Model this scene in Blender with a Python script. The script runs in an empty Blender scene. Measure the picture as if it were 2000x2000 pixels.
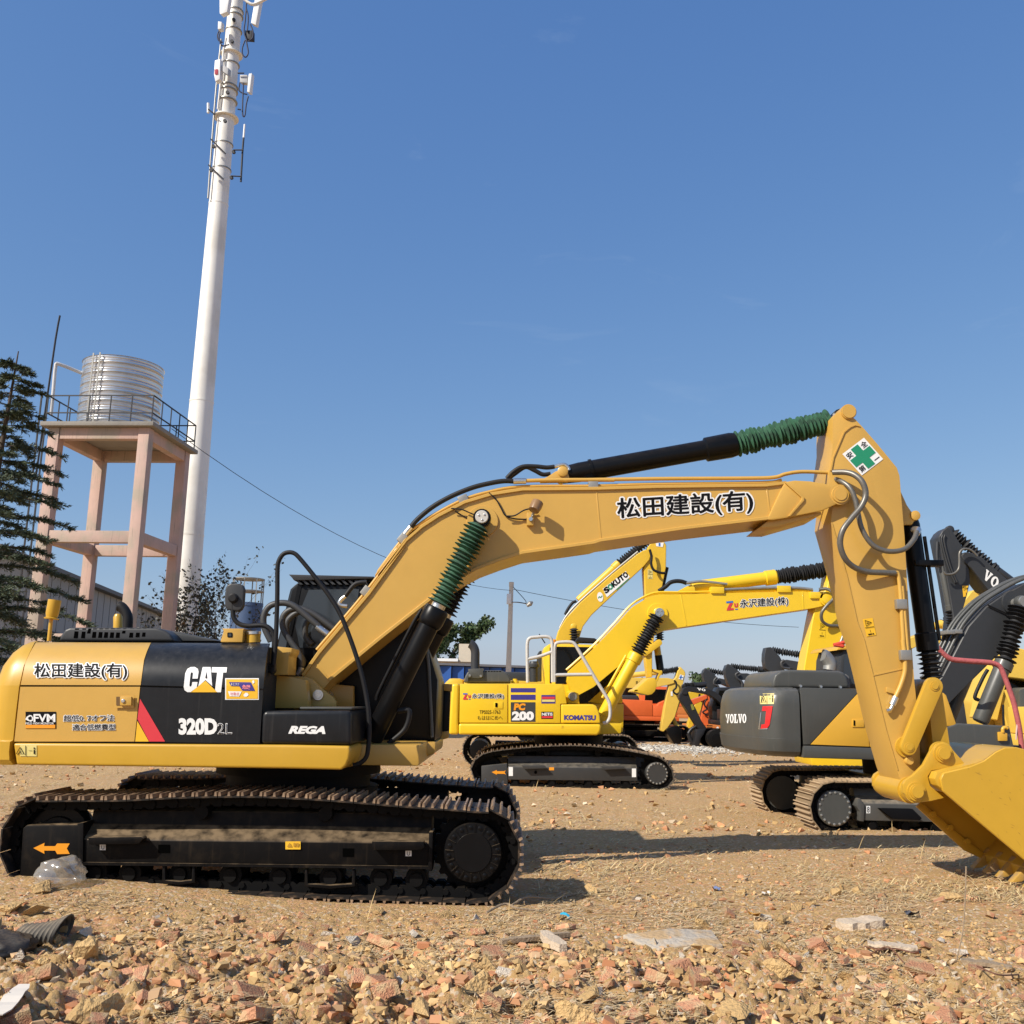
import bpy, bmesh, math, random
import numpy as np
from mathutils import Matrix, Vector, Euler
from mathutils.bvhtree import BVHTree

random.seed(7)
RNG = np.random.default_rng(11)
SC = bpy.context.scene
COL = SC.collection
rad = math.radians

# ------------------------------------------------------------------ camera, sky, sun, exposure
FPX, CAM_H, ROLL = 1900.0, 1.67, 0.02
PITCH = math.atan(365.0 / FPX)
CAM_R = Euler((math.pi / 2 + PITCH, 0, 0)).to_matrix() @ Matrix.Rotation(ROLL, 3, 'Z')
CAM_P = Vector((0, 0, CAM_H))
cd = bpy.data.cameras.new('camera')
cam = bpy.data.objects.new('camera', cd)
COL.objects.link(cam)
cam.matrix_world = Matrix.Translation(CAM_P) @ CAM_R.to_4x4()
cd.sensor_width = 36.0
cd.lens = 36.0 * FPX / 2000.0
cd.clip_start = 0.1
cd.clip_end = 6000
SC.camera = cam

SUN_TRAVEL = Vector((0.98, 0.75, -1.0)).normalized()
SUN_EL = math.asin(-SUN_TRAVEL.z)
SUN_AZ = math.atan2(-SUN_TRAVEL.x, -SUN_TRAVEL.y)          # clockwise from +Y
world = bpy.data.worlds.new('World')
SC.world = world
world.use_nodes = True
wn = world.node_tree
wn.nodes.clear()
sky = wn.nodes.new('ShaderNodeTexSky')
sky.sky_type = 'NISHITA'
sky.sun_disc = False
sky.sun_elevation = SUN_EL
sky.sun_rotation = SUN_AZ
sky.altitude = 200
sky.air_density = 1.0
sky.dust_density = 1.0
sky.ozone_density = 2.0
bg = wn.nodes.new('ShaderNodeBackground')
bg.inputs['Strength'].default_value = 0.15
wo = wn.nodes.new('ShaderNodeOutputWorld')
# the same clear blue all round, with a few faint high wisps
# a camera-like response per colour channel keeps the horizon from burning out
sep = wn.nodes.new('ShaderNodeSeparateColor')
com = wn.nodes.new('ShaderNodeCombineColor')
wn.links.new(sky.outputs[0], sep.inputs[0])
for ch, (gam, gain) in enumerate(((0.919, 0.652), (0.690, 0.988), (0.402, 1.969))):
    pw_ = wn.nodes.new('ShaderNodeMath')
    pw_.operation = 'POWER'
    pw_.inputs[1].default_value = gam
    ml_ = wn.nodes.new('ShaderNodeMath')
    ml_.operation = 'MULTIPLY'
    ml_.inputs[1].default_value = gain
    wn.links.new(sep.outputs[ch], pw_.inputs[0])
    wn.links.new(pw_.outputs[0], ml_.inputs[0])
    wn.links.new(ml_.outputs[0], com.inputs[ch])
wtc = wn.nodes.new('ShaderNodeTexCoord')
wmp = wn.nodes.new('ShaderNodeMapping')
wmp.inputs['Scale'].default_value = (2.2, 2.2, 7.0)
wmp.inputs['Rotation'].default_value = (0.3, 0.5, 0.2)
wnz = wn.nodes.new('ShaderNodeTexNoise')
wnz.inputs['Scale'].default_value = 1.6
wnz.inputs['Detail'].default_value = 8
wnz.inputs['Roughness'].default_value = 0.62
wnz.inputs['Distortion'].default_value = 0.8
wrp = wn.nodes.new('ShaderNodeMapRange')
wrp.inputs['From Min'].default_value = 0.62
wrp.inputs['From Max'].default_value = 0.85
wrp.inputs['To Max'].default_value = 0.16
wmx = wn.nodes.new('ShaderNodeMix')
wmx.data_type = 'RGBA'
wmx.inputs[7].default_value = (3.6, 4.2, 4.9, 1)
wn.links.new(wtc.outputs['Generated'], wmp.inputs['Vector'])
wn.links.new(wmp.outputs[0], wnz.inputs['Vector'])
wn.links.new(wnz.outputs['Fac'], wrp.inputs['Value'])
wn.links.new(wrp.outputs['Result'], wmx.inputs[0])
wn.links.new(com.outputs[0], wmx.inputs[6])
wn.links.new(wmx.outputs[2], bg.inputs[0])
wn.links.new(bg.outputs[0], wo.inputs[0])

sd = bpy.data.lights.new('sun', 'SUN')
sd.energy = 5.0
sd.angle = rad(0.5)
sd.color = (1.0, 0.94, 0.84)
so = bpy.data.objects.new('sun', sd)
COL.objects.link(so)
so.rotation_euler = SUN_TRAVEL.to_track_quat('-Z', 'Y').to_euler()
so.location = (-20, -15, 25)

SC.view_settings.view_transform = 'Standard'
SC.view_settings.look = 'None'
SC.view_settings.exposure = 0.2
SC.view_settings.gamma = 1.0
SC.view_settings.use_curve_mapping = False
try:
    SC.cycles.use_denoising = True
    SC.cycles.max_bounces = 6
    SC.cycles.diffuse_bounces = 3
    SC.cycles.glossy_bounces = 3
    SC.cycles.transmission_bounces = 4
    SC.cycles.transparent_max_bounces = 6
except Exception:
    pass

# ------------------------------------------------------------------ picture tracing -> directions
Z = {'F': (0, 0, 2000 / 1932), 'P': (0, 0, 1),
     'A1': (0, 1150, 560 / 1932), 'A2': (400, 1050, 560 / 1932), 'A3': (0, 1470, 560 / 1932),
     'A4': (500, 1470, 560 / 1932), 'A5': (700, 880, 500 / 1932), 'A6': (1100, 780, 700 / 1932),
     'A7': (1580, 790, 270 / 1043), 'A8': (1640, 1250, 360 / 1419),
     'B1': (840, 1050, 560 / 1932), 'B2': (1300, 1050, 420 / 1887), 'B3': (1780, 1000, 220 / 886),
     'B4': (1400, 1280, 500 / 1932), 'B5': (1180, 1200, 300 / 1932), 'B6': (0, 600, 500 / 1380),
     'B7': (340, 0, 300 / 1449), 'B8': (300, 1050, 260 / 1932),
     'C1': (840, 1250, 480 / 1932), 'C2': (380, 1190, 180 / 1932), 'C3': (560, 1200, 320 / 1932),
     'C5': (1850, 1150, 150 / 828)}


def pix(z, p):
    o = Z[z]
    return (o[0] + p[0] * o[2], o[1] + p[1] * o[2])


def ray(p):
    d = Vector(((p[0] - 1000) / FPX, (1000 - p[1]) / FPX, -1.0))
    return CAM_R @ d


def at_depth(p, Y):
    """point where the ray of picture point p meets the upright plane at world distance Y"""
    d = ray(p)
    return CAM_P + d * (Y / d.y)


def at_ground(p, z=0.0):
    d = ray(p)
    return CAM_P + d * ((z - CAM_P.z) / d.z)


# ------------------------------------------------------------------ materials
MATS = {}


def M(name, col, rough=0.5, metal=0.0, var=0.12, vscale=5.0, dust=0.0, dustcol=(0.30, 0.22, 0.13),
      bump=0.0, bscale=60.0, coat=0.0, streak=0.0, rnd=0.0, spec=0.5, alt=None, altscale=3.0):
    if name in MATS:
        return MATS[name]
    m = bpy.data.materials.new(name)
    m.use_nodes = True
    nt = m.node_tree
    N, L = nt.nodes, nt.links
    b = N['Principled BSDF']
    b.inputs['Roughness'].default_value = rough
    b.inputs['Metallic'].default_value = metal
    b.inputs['Specular IOR Level'].default_value = spec
    if coat:
        b.inputs['Coat Weight'].default_value = coat
        b.inputs['Coat Roughness'].default_value = 0.12
    tc = N.new('ShaderNodeTexCoord')
    noi = N.new('ShaderNodeTexNoise')
    noi.inputs['Scale'].default_value = vscale
    noi.inputs['Detail'].default_value = 6
    noi.inputs['Roughness'].default_value = 0.65
    L.new(tc.outputs['Object'], noi.inputs['Vector'])
    mix = N.new('ShaderNodeMix')
    mix.data_type = 'RGBA'
    c = Vector(col)
    mix.inputs[6].default_value = (*(c * (1 - var)), 1)
    mix.inputs[7].default_value = (*[min(1, v) for v in c * (1 + var)], 1)
    L.new(noi.outputs['Fac'], mix.inputs[0])
    out = mix.outputs[2]

    def mixin(fac, colour, prev):
        k = N.new('ShaderNodeMix')
        k.data_type = 'RGBA'
        L.new(fac, k.inputs[0])
        L.new(prev, k.inputs[6])
        k.inputs[7].default_value = (*colour, 1)
        return k.outputs[2]

    def ramp(src, a, bb, hi=1.0):
        r = N.new('ShaderNodeMapRange')
        r.inputs['From Min'].default_value = a
        r.inputs['From Max'].default_value = bb
        r.inputs['To Max'].default_value = hi
        L.new(src, r.inputs['Value'])
        return r.outputs['Result']
    if alt:
        n3 = N.new('ShaderNodeTexNoise')
        n3.inputs['Scale'].default_value = altscale
        n3.inputs['Detail'].default_value = 5
        L.new(tc.outputs['Object'], n3.inputs['Vector'])
        out = mixin(ramp(n3.outputs['Fac'], 0.46, 0.62), alt, out)
    if streak:
        mp = N.new('ShaderNodeMapping')
        mp.inputs['Scale'].default_value = (26, 26, 1.2)
        L.new(tc.outputs['Object'], mp.inputs['Vector'])
        n2 = N.new('ShaderNodeTexNoise')
        n2.inputs['Scale'].default_value = 1.0
        n2.inputs['Detail'].default_value = 4
        L.new(mp.outputs[0], n2.inputs['Vector'])
        out = mixin(ramp(n2.outputs['Fac'], 0.58, 0.75, streak), dustcol, out)
    if dust:
        ge = N.new('ShaderNodeNewGeometry')
        sx = N.new('ShaderNodeSeparateXYZ')
        L.new(ge.outputs['Normal'], sx.inputs[0])
        n4 = N.new('ShaderNodeTexNoise')
        n4.inputs['Scale'].default_value = vscale * 2.3
        n4.inputs['Detail'].default_value = 5
        L.new(tc.outputs['Object'], n4.inputs['Vector'])
        up = ramp(sx.outputs['Z'], 0.2, 0.9)
        ad = N.new('ShaderNodeMath')
        ad.operation = 'MULTIPLY'
        L.new(up, ad.inputs[0])
        L.new(ramp(n4.outputs['Fac'], 0.25, 0.62), ad.inputs[1])
        ab = N.new('ShaderNodeMath')
        ab.operation = 'MULTIPLY_ADD'
        L.new(ramp(n4.outputs['Fac'], 0.5, 0.8), ab.inputs[0])
        ab.inputs[1].default_value = 0.05
        L.new(ad.outputs[0], ab.inputs[2])
        out = mixin(ramp(ab.outputs[0], 0.0, 1.0, dust), dustcol, out)
    if rnd:
        oi = N.new('ShaderNodeObjectInfo')
        hs = N.new('ShaderNodeHueSaturation')
        r1 = ramp(oi.outputs['Random'], 0, 1, 1)
        ma = N.new('ShaderNodeMath')
        ma.operation = 'MULTIPLY_ADD'
        L.new(r1, ma.inputs[0])
        ma.inputs[1].default_value = 2 * rnd
        ma.inputs[2].default_value = 1 - rnd
        L.new(ma.outputs[0], hs.inputs['Value'])
        L.new(out, hs.inputs['Color'])
        out = hs.outputs[0]
    L.new(out, b.inputs['Base Color'])
    rr = N.new('ShaderNodeMath')
    rr.operation = 'MULTIPLY_ADD'
    L.new(noi.outputs['Fac'], rr.inputs[0])
    rr.inputs[1].default_value = 0.16
    rr.inputs[2].default_value = max(0.02, rough - 0.08)
    L.new(rr.outputs[0], b.inputs['Roughness'])
    if bump:
        nb = N.new('ShaderNodeTexNoise')
        nb.inputs['Scale'].default_value = bscale
        nb.inputs['Detail'].default_value = 5
        L.new(tc.outputs['Object'], nb.inputs['Vector'])
        bp = N.new('ShaderNodeBump')
        bp.inputs['Strength'].default_value = 0.6
        bp.inputs['Distance'].default_value = bump
        L.new(nb.outputs['Fac'], bp.inputs['Height'])
        L.new(bp.outputs[0], b.inputs['Normal'])
    MATS[name] = m
    return m


def G(name, col, rough=0.06):
    """tinted window glass: dark, mirror-like at a slant"""
    m = M(name, col, rough=rough, var=0.05, spec=0.5, coat=0.0)
    return m


OCHRE = M('ochre_paint', (0.565, 0.330, 0.064), 0.42, var=0.06, coat=0.15, dust=0.12, streak=.04)
OCHRE2 = M('golden_paint', (0.545, 0.315, 0.026), 0.38, var=0.07, coat=0.15, dust=0.10, streak=.05)
YEL = M('bright_yellow_paint', (0.80, 0.52, 0.016), 0.38, var=0.05, coat=0.2, dust=0.12)
YEL2 = M('faded_yellow_paint', (0.70, 0.46, 0.07), 0.5, var=0.08, dust=0.15)
ORG = M('orange_paint', (0.72, 0.13, 0.03), 0.45, var=0.10, dust=0.15)
VGREY = M('grey_machine_paint', (0.066, 0.067, 0.061), 0.42, var=0.10, coat=0.1, dust=0.22, streak=0.08, dustcol=(0.26, 0.23, 0.19))
VDARK = M('charcoal_paint', (0.034, 0.036, 0.039), 0.45, var=0.12, spec=0.4, dust=0.12)
VYEL = M('amber_paint', (0.68, 0.37, 0.035), 0.4, var=0.05, coat=0.2, dust=0.1)
BLACK = M('black_paint', (0.0045, 0.0045, 0.005), 0.33, var=0.2, spec=0.2, dust=0.04)
BLACKP = M('black_panel_paint', (0.010, 0.011, 0.013), 0.34, var=0.3, vscale=9, spec=0.32, dust=0.10, streak=0.10, dustcol=(0.16, 0.15, 0.14))
BLACKD = M('dusty_black_steel', (0.0045, 0.004, 0.004), 0.5, var=0.3, spec=0.12, dust=0.9, streak=0.06, dustcol=(0.22, 0.155, 0.09))
CHAIN = M('black_track_steel', (0.004, 0.0038, 0.0038), 0.6, var=0.3, spec=0.14, dust=0.25, dustcol=(0.12, 0.09, 0.06))
SHOE = M('dark_plate_steel', (0.022, 0.018, 0.015), 0.55, var=0.4, vscale=14, spec=.2, alt=(0.10, 0.065, 0.04), altscale=9, rnd=0.15)
GROUS = M('worn_grouser_steel', (0.30, 0.20, 0.12), 0.5, var=0.4, vscale=14, alt=(0.13, 0.08, 0.05), altscale=11, rnd=0.2)
SHOEB = M('dark_shoe_steel', (0.035, 0.032, 0.028), 0.6, var=0.4, vscale=14, alt=(0.13, 0.10, 0.07), altscale=14, rnd=0.15)
SHOET = M('earthy_shoe_steel', (0.26, 0.18, 0.10), 0.75, var=0.35, vscale=14, rnd=0.15)
RUB = M('black_rubber', (0.010, 0.010, 0.011), 0.55, var=0.2, spec=0.3, dust=0.06)
HOSE = M('grey_hose_rubber', (0.045, 0.045, 0.045), 0.5, var=0.2)
GREEN = M('green_bellows_cloth', (0.035, 0.120, 0.066), 0.75, var=0.45, vscale=16, dust=0.25, dustcol=(.16, .2, .13), alt=(.02, .06, .035), altscale=11)
BELL = M('black_bellows_cloth', (0.014, 0.014, 0.015), 0.7, var=0.2)
CHROME = M('bright_steel', (0.62, 0.62, 0.60), 0.28, metal=0.9, var=0.15)
STEEL = M('dull_steel', (0.34, 0.33, 0.30), 0.45, metal=0.6, var=0.2)
PIPEB = M('braided_hose', (0.16, 0.15, 0.13), 0.4, metal=0.4, var=0.3, vscale=40)
WHITEP = M('white_grey_rail_paint', (0.52, 0.50, 0.46), 0.5, var=0.2, vscale=18)
GLASS = G('tinted_glass', (0.035, 0.042, 0.050))
GLASSD = M('dark_glass', (0.004, 0.0045, 0.005), 0.1, var=.05, spec=0.25)
INK = M('ink_black', (0.006, 0.006, 0.007), 0.6, var=0.05, spec=0.1)
WHT = M('sticker_white', (0.80, 0.80, 0.78), 0.45, var=0.03)
RED = M('sticker_red', (0.62, 0.035, 0.05), 0.45, var=0.04)
SYEL = M('sticker_yellow', (0.80, 0.45, 0.02), 0.45, var=0.03)
PALEY = M('sticker_pale_yellow', (0.70, 0.58, 0.20), 0.45, var=0.04)
NAVY = M('sticker_navy', (0.045, 0.035, 0.22), 0.45, var=0.05)
SBLUE = M('sticker_blue', (0.02, 0.14, 0.48), 0.45, var=0.05)
SGREEN = M('sticker_green', (0.015, 0.24, 0.12), 0.45, var=0.05)
SORG = M('sticker_orange', (0.80, 0.30, 0.01), 0.45, var=0.03)
SGREY = M('sticker_charcoal', (0.04, 0.043, 0.043), 0.45, var=0.05)
HOLE = M('hole_black', (0.002, 0.002, 0.002), 0.95, var=0.1, spec=0.0)

# ------------------------------------------------------------------ mesh helpers


def link(name, me, mat, parent=None, smooth=None):
    if mat is not None and not me.materials:
        me.materials.append(mat)
    if smooth is not None:
        me.polygons.foreach_set('use_smooth', [True] * len(me.polygons))
        me.set_sharp_from_angle(angle=rad(smooth))
    o = bpy.data.objects.new(name, me)
    COL.objects.link(o)
    if parent is not None:
        o.parent = parent
    return o


def tag(o, label=None, cat=None, group=None, kind=None):
    if label:
        o['label'] = label
    if cat:
        o['category'] = cat
    if group:
        o['group'] = group
    if kind:
        o['kind'] = kind
    return o


def empty(name, mw):
    o = bpy.data.objects.new(name, None)
    COL.objects.link(o)
    o.matrix_world = mw
    o.empty_display_size = 0.3
    return o


def from_bm(bm, name):
    me = bpy.data.meshes.new(name)
    bm.normal_update()
    bm.to_mesh(me)
    bm.free()
    return me


def prism3(name, bottom, offset, mat, parent, bevel=0.0, seg=2, smooth=40):
    """closed solid: a planar loop of 3d points and the same loop moved by offset"""
    bm = bmesh.new()
    off = Vector(offset)
    a = [bm.verts.new(p) for p in bottom]
    b = [bm.verts.new(Vector(p) + off) for p in bottom]
    n = len(a)
    bm.faces.new(a)
    bm.faces.new(list(reversed(b)))
    for i in range(n):
        j = (i + 1) % n
        bm.faces.new((a[j], a[i], b[i], b[j]))
    bmesh.ops.recalc_face_normals(bm, faces=bm.faces)
    if bevel:
        es = [e for e in bm.edges if e.calc_face_angle(0) > 0.35]
        bmesh.ops.bevel(bm, geom=es, offset=bevel, segments=seg, affect='EDGES', profile=0.6, clamp_overlap=True)
    return link(name, from_bm(bm, name), mat, parent, smooth)


def prism(name, xz, y0, y1, mat, parent, bevel=0.0, seg=2, smooth=40):
    return prism3(name, [(x, y0, z) for x, z in xz], (0, y1 - y0, 0), mat, parent, bevel, seg, smooth)


def prism_x(name, yz, x0, x1, mat, parent, bevel=0.0, smooth=40):
    return prism3(name, [(x0, y, z) for y, z in yz], (x1 - x0, 0, 0), mat, parent, bevel, 2, smooth)


def box(name, x0, x1, y0, y1, z0, z1, mat, parent, bevel=0.0):
    return prism(name, [(x0, z0), (x1, z0), (x1, z1), (x0, z1)], y0, y1, mat, parent, bevel)


def frame_of(p0, p1):
    a = Vector(p1) - Vector(p0)
    L = a.length
    a.normalize()
    h = Vector((0, 0, 1)) if abs(a.z) < 0.9 else Vector((1, 0, 0))
    u = a.cross(h).normalized()
    v = a.cross(u).normalized()
    return a, u, v, L


def lathe(name, p0, p1, prof, mat, parent, seg=16, smooth=35, rel=True):
    """solid of revolution about p0->p1; prof = [(t, r)] with t as a share of the length (rel) or in metres"""
    a, u, v, L = frame_of(p0, p1)
    p0 = Vector(p0)
    vs, fs = [], []
    prof = [(0 if i < 0 else t, r) for i, (t, r) in enumerate(prof)]
    for t, r in prof:
        c = p0 + a * (t * L if rel else t)
        for k in range(seg):
            an = 2 * math.pi * k / seg
            vs.append(c + u * (r * math.cos(an)) + v * (r * math.sin(an)))
    n = len(prof)
    for i in range(n - 1):
        for k in range(seg):
            k2 = (k + 1) % seg
            fs.append((i * seg + k, i * seg + k2, (i + 1) * seg + k2, (i + 1) * seg + k))
    fs.append(tuple(range(seg - 1, -1, -1)))
    fs.append(tuple((n - 1) * seg + k for k in range(seg)))
    me = bpy.data.meshes.new(name)
    me.from_pydata(vs, [], fs)
    bm = bmesh.new()
    bm.from_mesh(me)
    bmesh.ops.recalc_face_normals(bm, faces=bm.faces)
    bm.to_mesh(me)
    bm.free()
    return link(name, me, mat, parent, smooth)


def catmull(pts, sub=6):
    P = [Vector(p) for p in pts]
    if len(P) < 3 or sub < 2:
        return P
    P = [P[0] * 2 - P[1]] + P + [P[-1] * 2 - P[-2]]
    out = []
    for i in range(1, len(P) - 2):
        for k in range(sub):
            t = k / sub
            a, b, c, d = P[i - 1], P[i], P[i + 1], P[i + 2]
            out.append(0.5 * ((2 * b) + (c - a) * t + (2 * a - 5 * b + 4 * c - d) * t * t + (3 * b - a - 3 * c + d) * t ** 3))
    out.append(P[-2])
    return out


def sweep_data(pts, radii, seg=8, base=0):
    P = [Vector(p) for p in pts]
    vs, fs = [], []
    up = None
    for i, p in enumerate(P):
        t = (P[min(i + 1, len(P) - 1)] - P[max(i - 1, 0)])
        if t.length < 1e-9:
            t = Vector((0, 0, 1))
        t.normalize()
        if up is None:
            h = Vector((0, 1, 0)) if abs(t.y) < 0.9 else Vector((1, 0, 0))
            up = (h - t * h.dot(t)).normalized()
        else:
            up = (up - t * up.dot(t))
            up = up.normalized() if up.length > 1e-6 else Vector((0, 1, 0))
        w = t.cross(up)
        r = radii[i] if hasattr(radii, '__len__') else radii
        for k in range(seg):
            an = 2 * math.pi * k / seg
            vs.append(p + up * (r * math.cos(an)) + w * (r * math.sin(an)))
    for i in range(len(P) - 1):
        for k in range(seg):
            k2 = (k + 1) % seg
            fs.append((base + i * seg + k, base + i * seg + k2, base + (i + 1) * seg + k2, base + (i + 1) * seg + k))
    fs.append(tuple(base + k for k in range(seg - 1, -1, -1)))
    fs.append(tuple(base + (len(P) - 1) * seg + k for k in range(seg)))
    return vs, fs


def tube(name, pts, r, mat, parent, seg=8, sub=6):
    P = catmull(pts, sub)
    vs, fs = sweep_data(P, r, seg)
    me = bpy.data.meshes.new(name)
    me.from_pydata(vs, [], fs)
    bm = bmesh.new()
    bm.from_mesh(me)
    bmesh.ops.recalc_face_normals(bm, faces=bm.faces)
    bm.to_mesh(me)
    bm.free()
    return link(name, me, mat, parent, 50)


def bellows(name, p0, p1, r_in, r_out, n, mat, parent, seg=18):
    prof = [(0, r_in * 0.95)]
    rr = random.Random(n)
    for i in range(n):
        j = rr.uniform(-0.22, 0.22) / n
        k = 1 + rr.uniform(-0.13, 0.10)
        prof += [((i + 0.15) / n, r_in), ((i + 0.48) / n + j, r_out * k), ((i + 0.58) / n + j, r_out * k * rr.uniform(.93, 1)), ((i + 0.9) / n, r_in)]
    prof.append((1, r_in * 0.95))
    return lathe(name, p0, p1, prof, mat, parent, seg, 25)


def circle_pts(cx, cz, r, a0=0, a1=360, n=16):
    return [(cx + r * math.cos(rad(a0 + (a1 - a0) * i / n)), cz + r * math.sin(rad(a0 + (a1 - a0) * i / n))) for i in range(n + 1)]


def capsule(p, q, rp, rq, n=10):
    """outline of a link: two round ends joined by straight edges"""
    p, q = Vector(p), Vector(q)
    a = math.degrees(math.atan2(q.y - p.y, q.x - p.x))
    return circle_pts(p.x, p.y, rp, a + 90, a + 270, n) + circle_pts(q.x, q.y, rq, a - 90, a + 90, n)


# ------------------------------------------------------------------ a machine standing in the yard
class Mach:
    def __init__(s, name, label, cat, loc, yaw=0.0, tilt=0.0, group=None):
        s.M = Matrix.Translation(loc) @ Matrix.Rotation(yaw, 4, 'Z') @ Matrix.Rotation(tilt, 4, 'Y')
        s.I = s.M.inverted()
        s.root = tag(empty(name, s.M), label, cat, group)
        s.c = s.I @ CAM_P
        s.R3 = s.I.to_3x3()

    def d(s, z, p):
        return s.R3 @ ray(pix(z, p))

    def u(s, z, p, y):
        d = s.d(z, p)
        q = s.c + d * ((y - s.c.y) / d.y)
        return q

    def q(s, z, pts, y):
        return [(v.x, v.z) for v in (s.u(z, p, y) for p in pts)]

    def qs(s, segs, y):
        out = []
        for z, pts in segs:
            out += s.q(z, pts, y)
        return out

    def p3(s, z, pts, y):
        """pts may carry their own y as a third number"""
        return [s.u(z, p, p[2] if len(p) > 2 else y) for p in pts]

    def uf(s, z, p, yf):
        y = yf(1.5)
        for _ in range(6):
            v = s.u(z, p, y)
            y = yf(v.z)
        return s.u(z, p, y)

    def prism(s, name, z, pts, y0, y1, mat, bevel=0.0, parent=None, seg=2):
        xz = s.qs(z, y0) if isinstance(z, list) else s.q(z, pts, y0)
        return prism(name, xz, y0, y1, mat, parent or s.root, bevel, seg)

    def tube(s, name, z, pts, y, r, mat, parent=None, seg=8, sub=6):
        return tube(name, s.p3(z, pts, y), r, mat, parent or s.root, seg, sub)

    def panel(s, name, z, left, right, yf, mat, th=0.03, rows=14, cols=8, parent=None):
        def along(poly, t):
            P = [Vector(p) for p in poly]
            L = [0]
            for i in range(1, len(P)):
                L.append(L[-1] + (P[i] - P[i - 1]).length)
            w = t * L[-1]
            for i in range(1, len(P)):
                if w <= L[i] + 1e-9:
                    return P[i - 1].lerp(P[i], (w - L[i - 1]) / max(1e-9, L[i] - L[i - 1]))
            return P[-1]
        f, bk = [], []
        for i in range(rows + 1):
            a, b = along(left, i / rows), along(right, i / rows)
            for j in range(cols + 1):
                v = s.uf(z, a.lerp(b, j / cols), yf)
                f.append(v)
                bk.append(v + Vector((0, th, -0.0)))
        n = len(f)
        W = cols + 1
        fs = []
        for i in range(rows):
            for j in range(cols):
                k = i * W + j
                fs.append((k, k + W, k + W + 1, k + 1))
                fs.append((n + k, n + k + 1, n + k + W + 1, n + k + W))
        rim = [j for j in range(W)] + [i * W + cols for i in range(1, rows + 1)] + [rows * W + j for j in range(cols - 1, -1, -1)] + [i * W for i in range(rows - 1, 0, -1)]
        for a, b in zip(rim, rim[1:] + rim[:1]):
            fs.append((a, b, n + b, n + a))
        me = bpy.data.meshes.new(name)
        me.from_pydata(f + bk, [], fs)
        return link(name, me, mat, parent or s.root, 30)

    # flat print laid onto a built surface, following it
    def _hit(s, target, p, z, lift):
        d = s.d(z, p)
        r = target.ray_cast(s.c, d)
        if r[0] is None:
            return None
        return r[0] - d.normalized() * lift

    def decal(s, name, target, z, polys, mat, parent=None, lift=0.004, sub=0):
        tree = tree_of(target)
        bm = bmesh.new()
        for poly in polys:
            vs = [bm.verts.new((p[0], p[1], 0)) for p in poly]
            bm.faces.new(vs)
        bm.normal_update()
        if sub:
            bmesh.ops.triangulate(bm, faces=bm.faces)
            bmesh.ops.subdivide_edges(bm, edges=bm.edges, cuts=sub, use_grid_fill=True)
        return s._lay(name, bm, tree, z, mat, parent or target, lift)

    def _lay(s, name, bm, tree, z, mat, parent, lift):
        bad = []
        for v in bm.verts:
            h = s._hit(tree, v.co, z, lift)
            if h is None:
                bad.append(v)
            else:
                v.co = h
        if bad:
            bmesh.ops.delete(bm, geom=bad, context='VERTS')
        for f in bm.faces:
            f.normal_update()
            if f.normal.dot(s.c - f.calc_center_median()) < 0:
                f.normal_flip()
        return link(name, from_bm(bm, name), mat, parent)

    def text(s, name, target, z, string, bl, br, tl, mat, parent=None, lift=0.004, off=0.0, ref=None, shear=0.0, flipz=False):
        me = text_mesh(ref or string, 0.0, shear)
        co = np.array([v.co[:2] for v in me.vertices])
        lo, hi = co.min(0), co.max(0)
        me = text_mesh(string, off, shear)
        bm = bmesh.new()
        bm.from_mesh(me)
        bl, br, tl = Vector(bl), Vector(br), Vector(tl)
        for v in bm.verts:
            a = (v.co.x - lo[0]) / (hi[0] - lo[0])
            b = (v.co.y - lo[1]) / (hi[1] - lo[1])
            p = bl + (br - bl) * a + (tl - bl) * b
            v.co = (p.x, p.y, 0)
        return s._lay(name, bm, tree_of(target), z, mat, parent or target, lift)

    def outlined(s, name, target, z, string, bl, br, tl, off1=0.018, off2=0.08, inner=None, outer=None, parent=None, lift=.003):
        """dark characters on a wide pale edge: the edge is the same characters stamped round a small circle"""
        base = text_mesh(string)
        co = np.array([v.co[:2] for v in base.vertices])
        lo, hi = co.min(0), co.max(0)
        bl, br, tl = Vector(bl), Vector(br), Vector(tl)
        tree = tree_of(target)
        out = None
        for mat, rad_, n, l0 in ((outer or WHT, off2, 14, lift), (inner or INK, off1, 6, lift + .004)):
            bm = bmesh.new()
            offs = [(0, 0)] + [(rad_ * math.cos(6.2832 * k / n), rad_ * math.sin(6.2832 * k / n)) for k in range(n)]
            for k, (dx, dy) in enumerate(offs):
                st = len(bm.verts)
                bm.from_mesh(base)
                bm.verts.ensure_lookup_table()
                for v in bm.verts[st:]:
                    a = (v.co.x + dx - lo[0]) / (hi[0] - lo[0])
                    b = (v.co.y + dy - lo[1]) / (hi[1] - lo[1])
                    p = bl + (br - bl) * a + (tl - bl) * b
                    h = s._hit(tree, p, z, l0 + k * .00022)
                    v.co = h if h is not None else s.c
            bad = [v for v in bm.verts if (v.co - s.c).length < .01]
            if bad:
                bmesh.ops.delete(bm, geom=bad, context='VERTS')
            for f in bm.faces:
                f.normal_update()
                if f.normal.dot(s.c - f.calc_center_median()) < 0:
                    f.normal_flip()
            out = link(name, from_bm(bm, name), mat, parent or target)
        return out


def tree_of(o):
    me = o.data
    return BVHTree.FromPolygons([v.co for v in me.vertices], [list(p.vertices) for p in me.polygons])


TEXTS = {}


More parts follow.
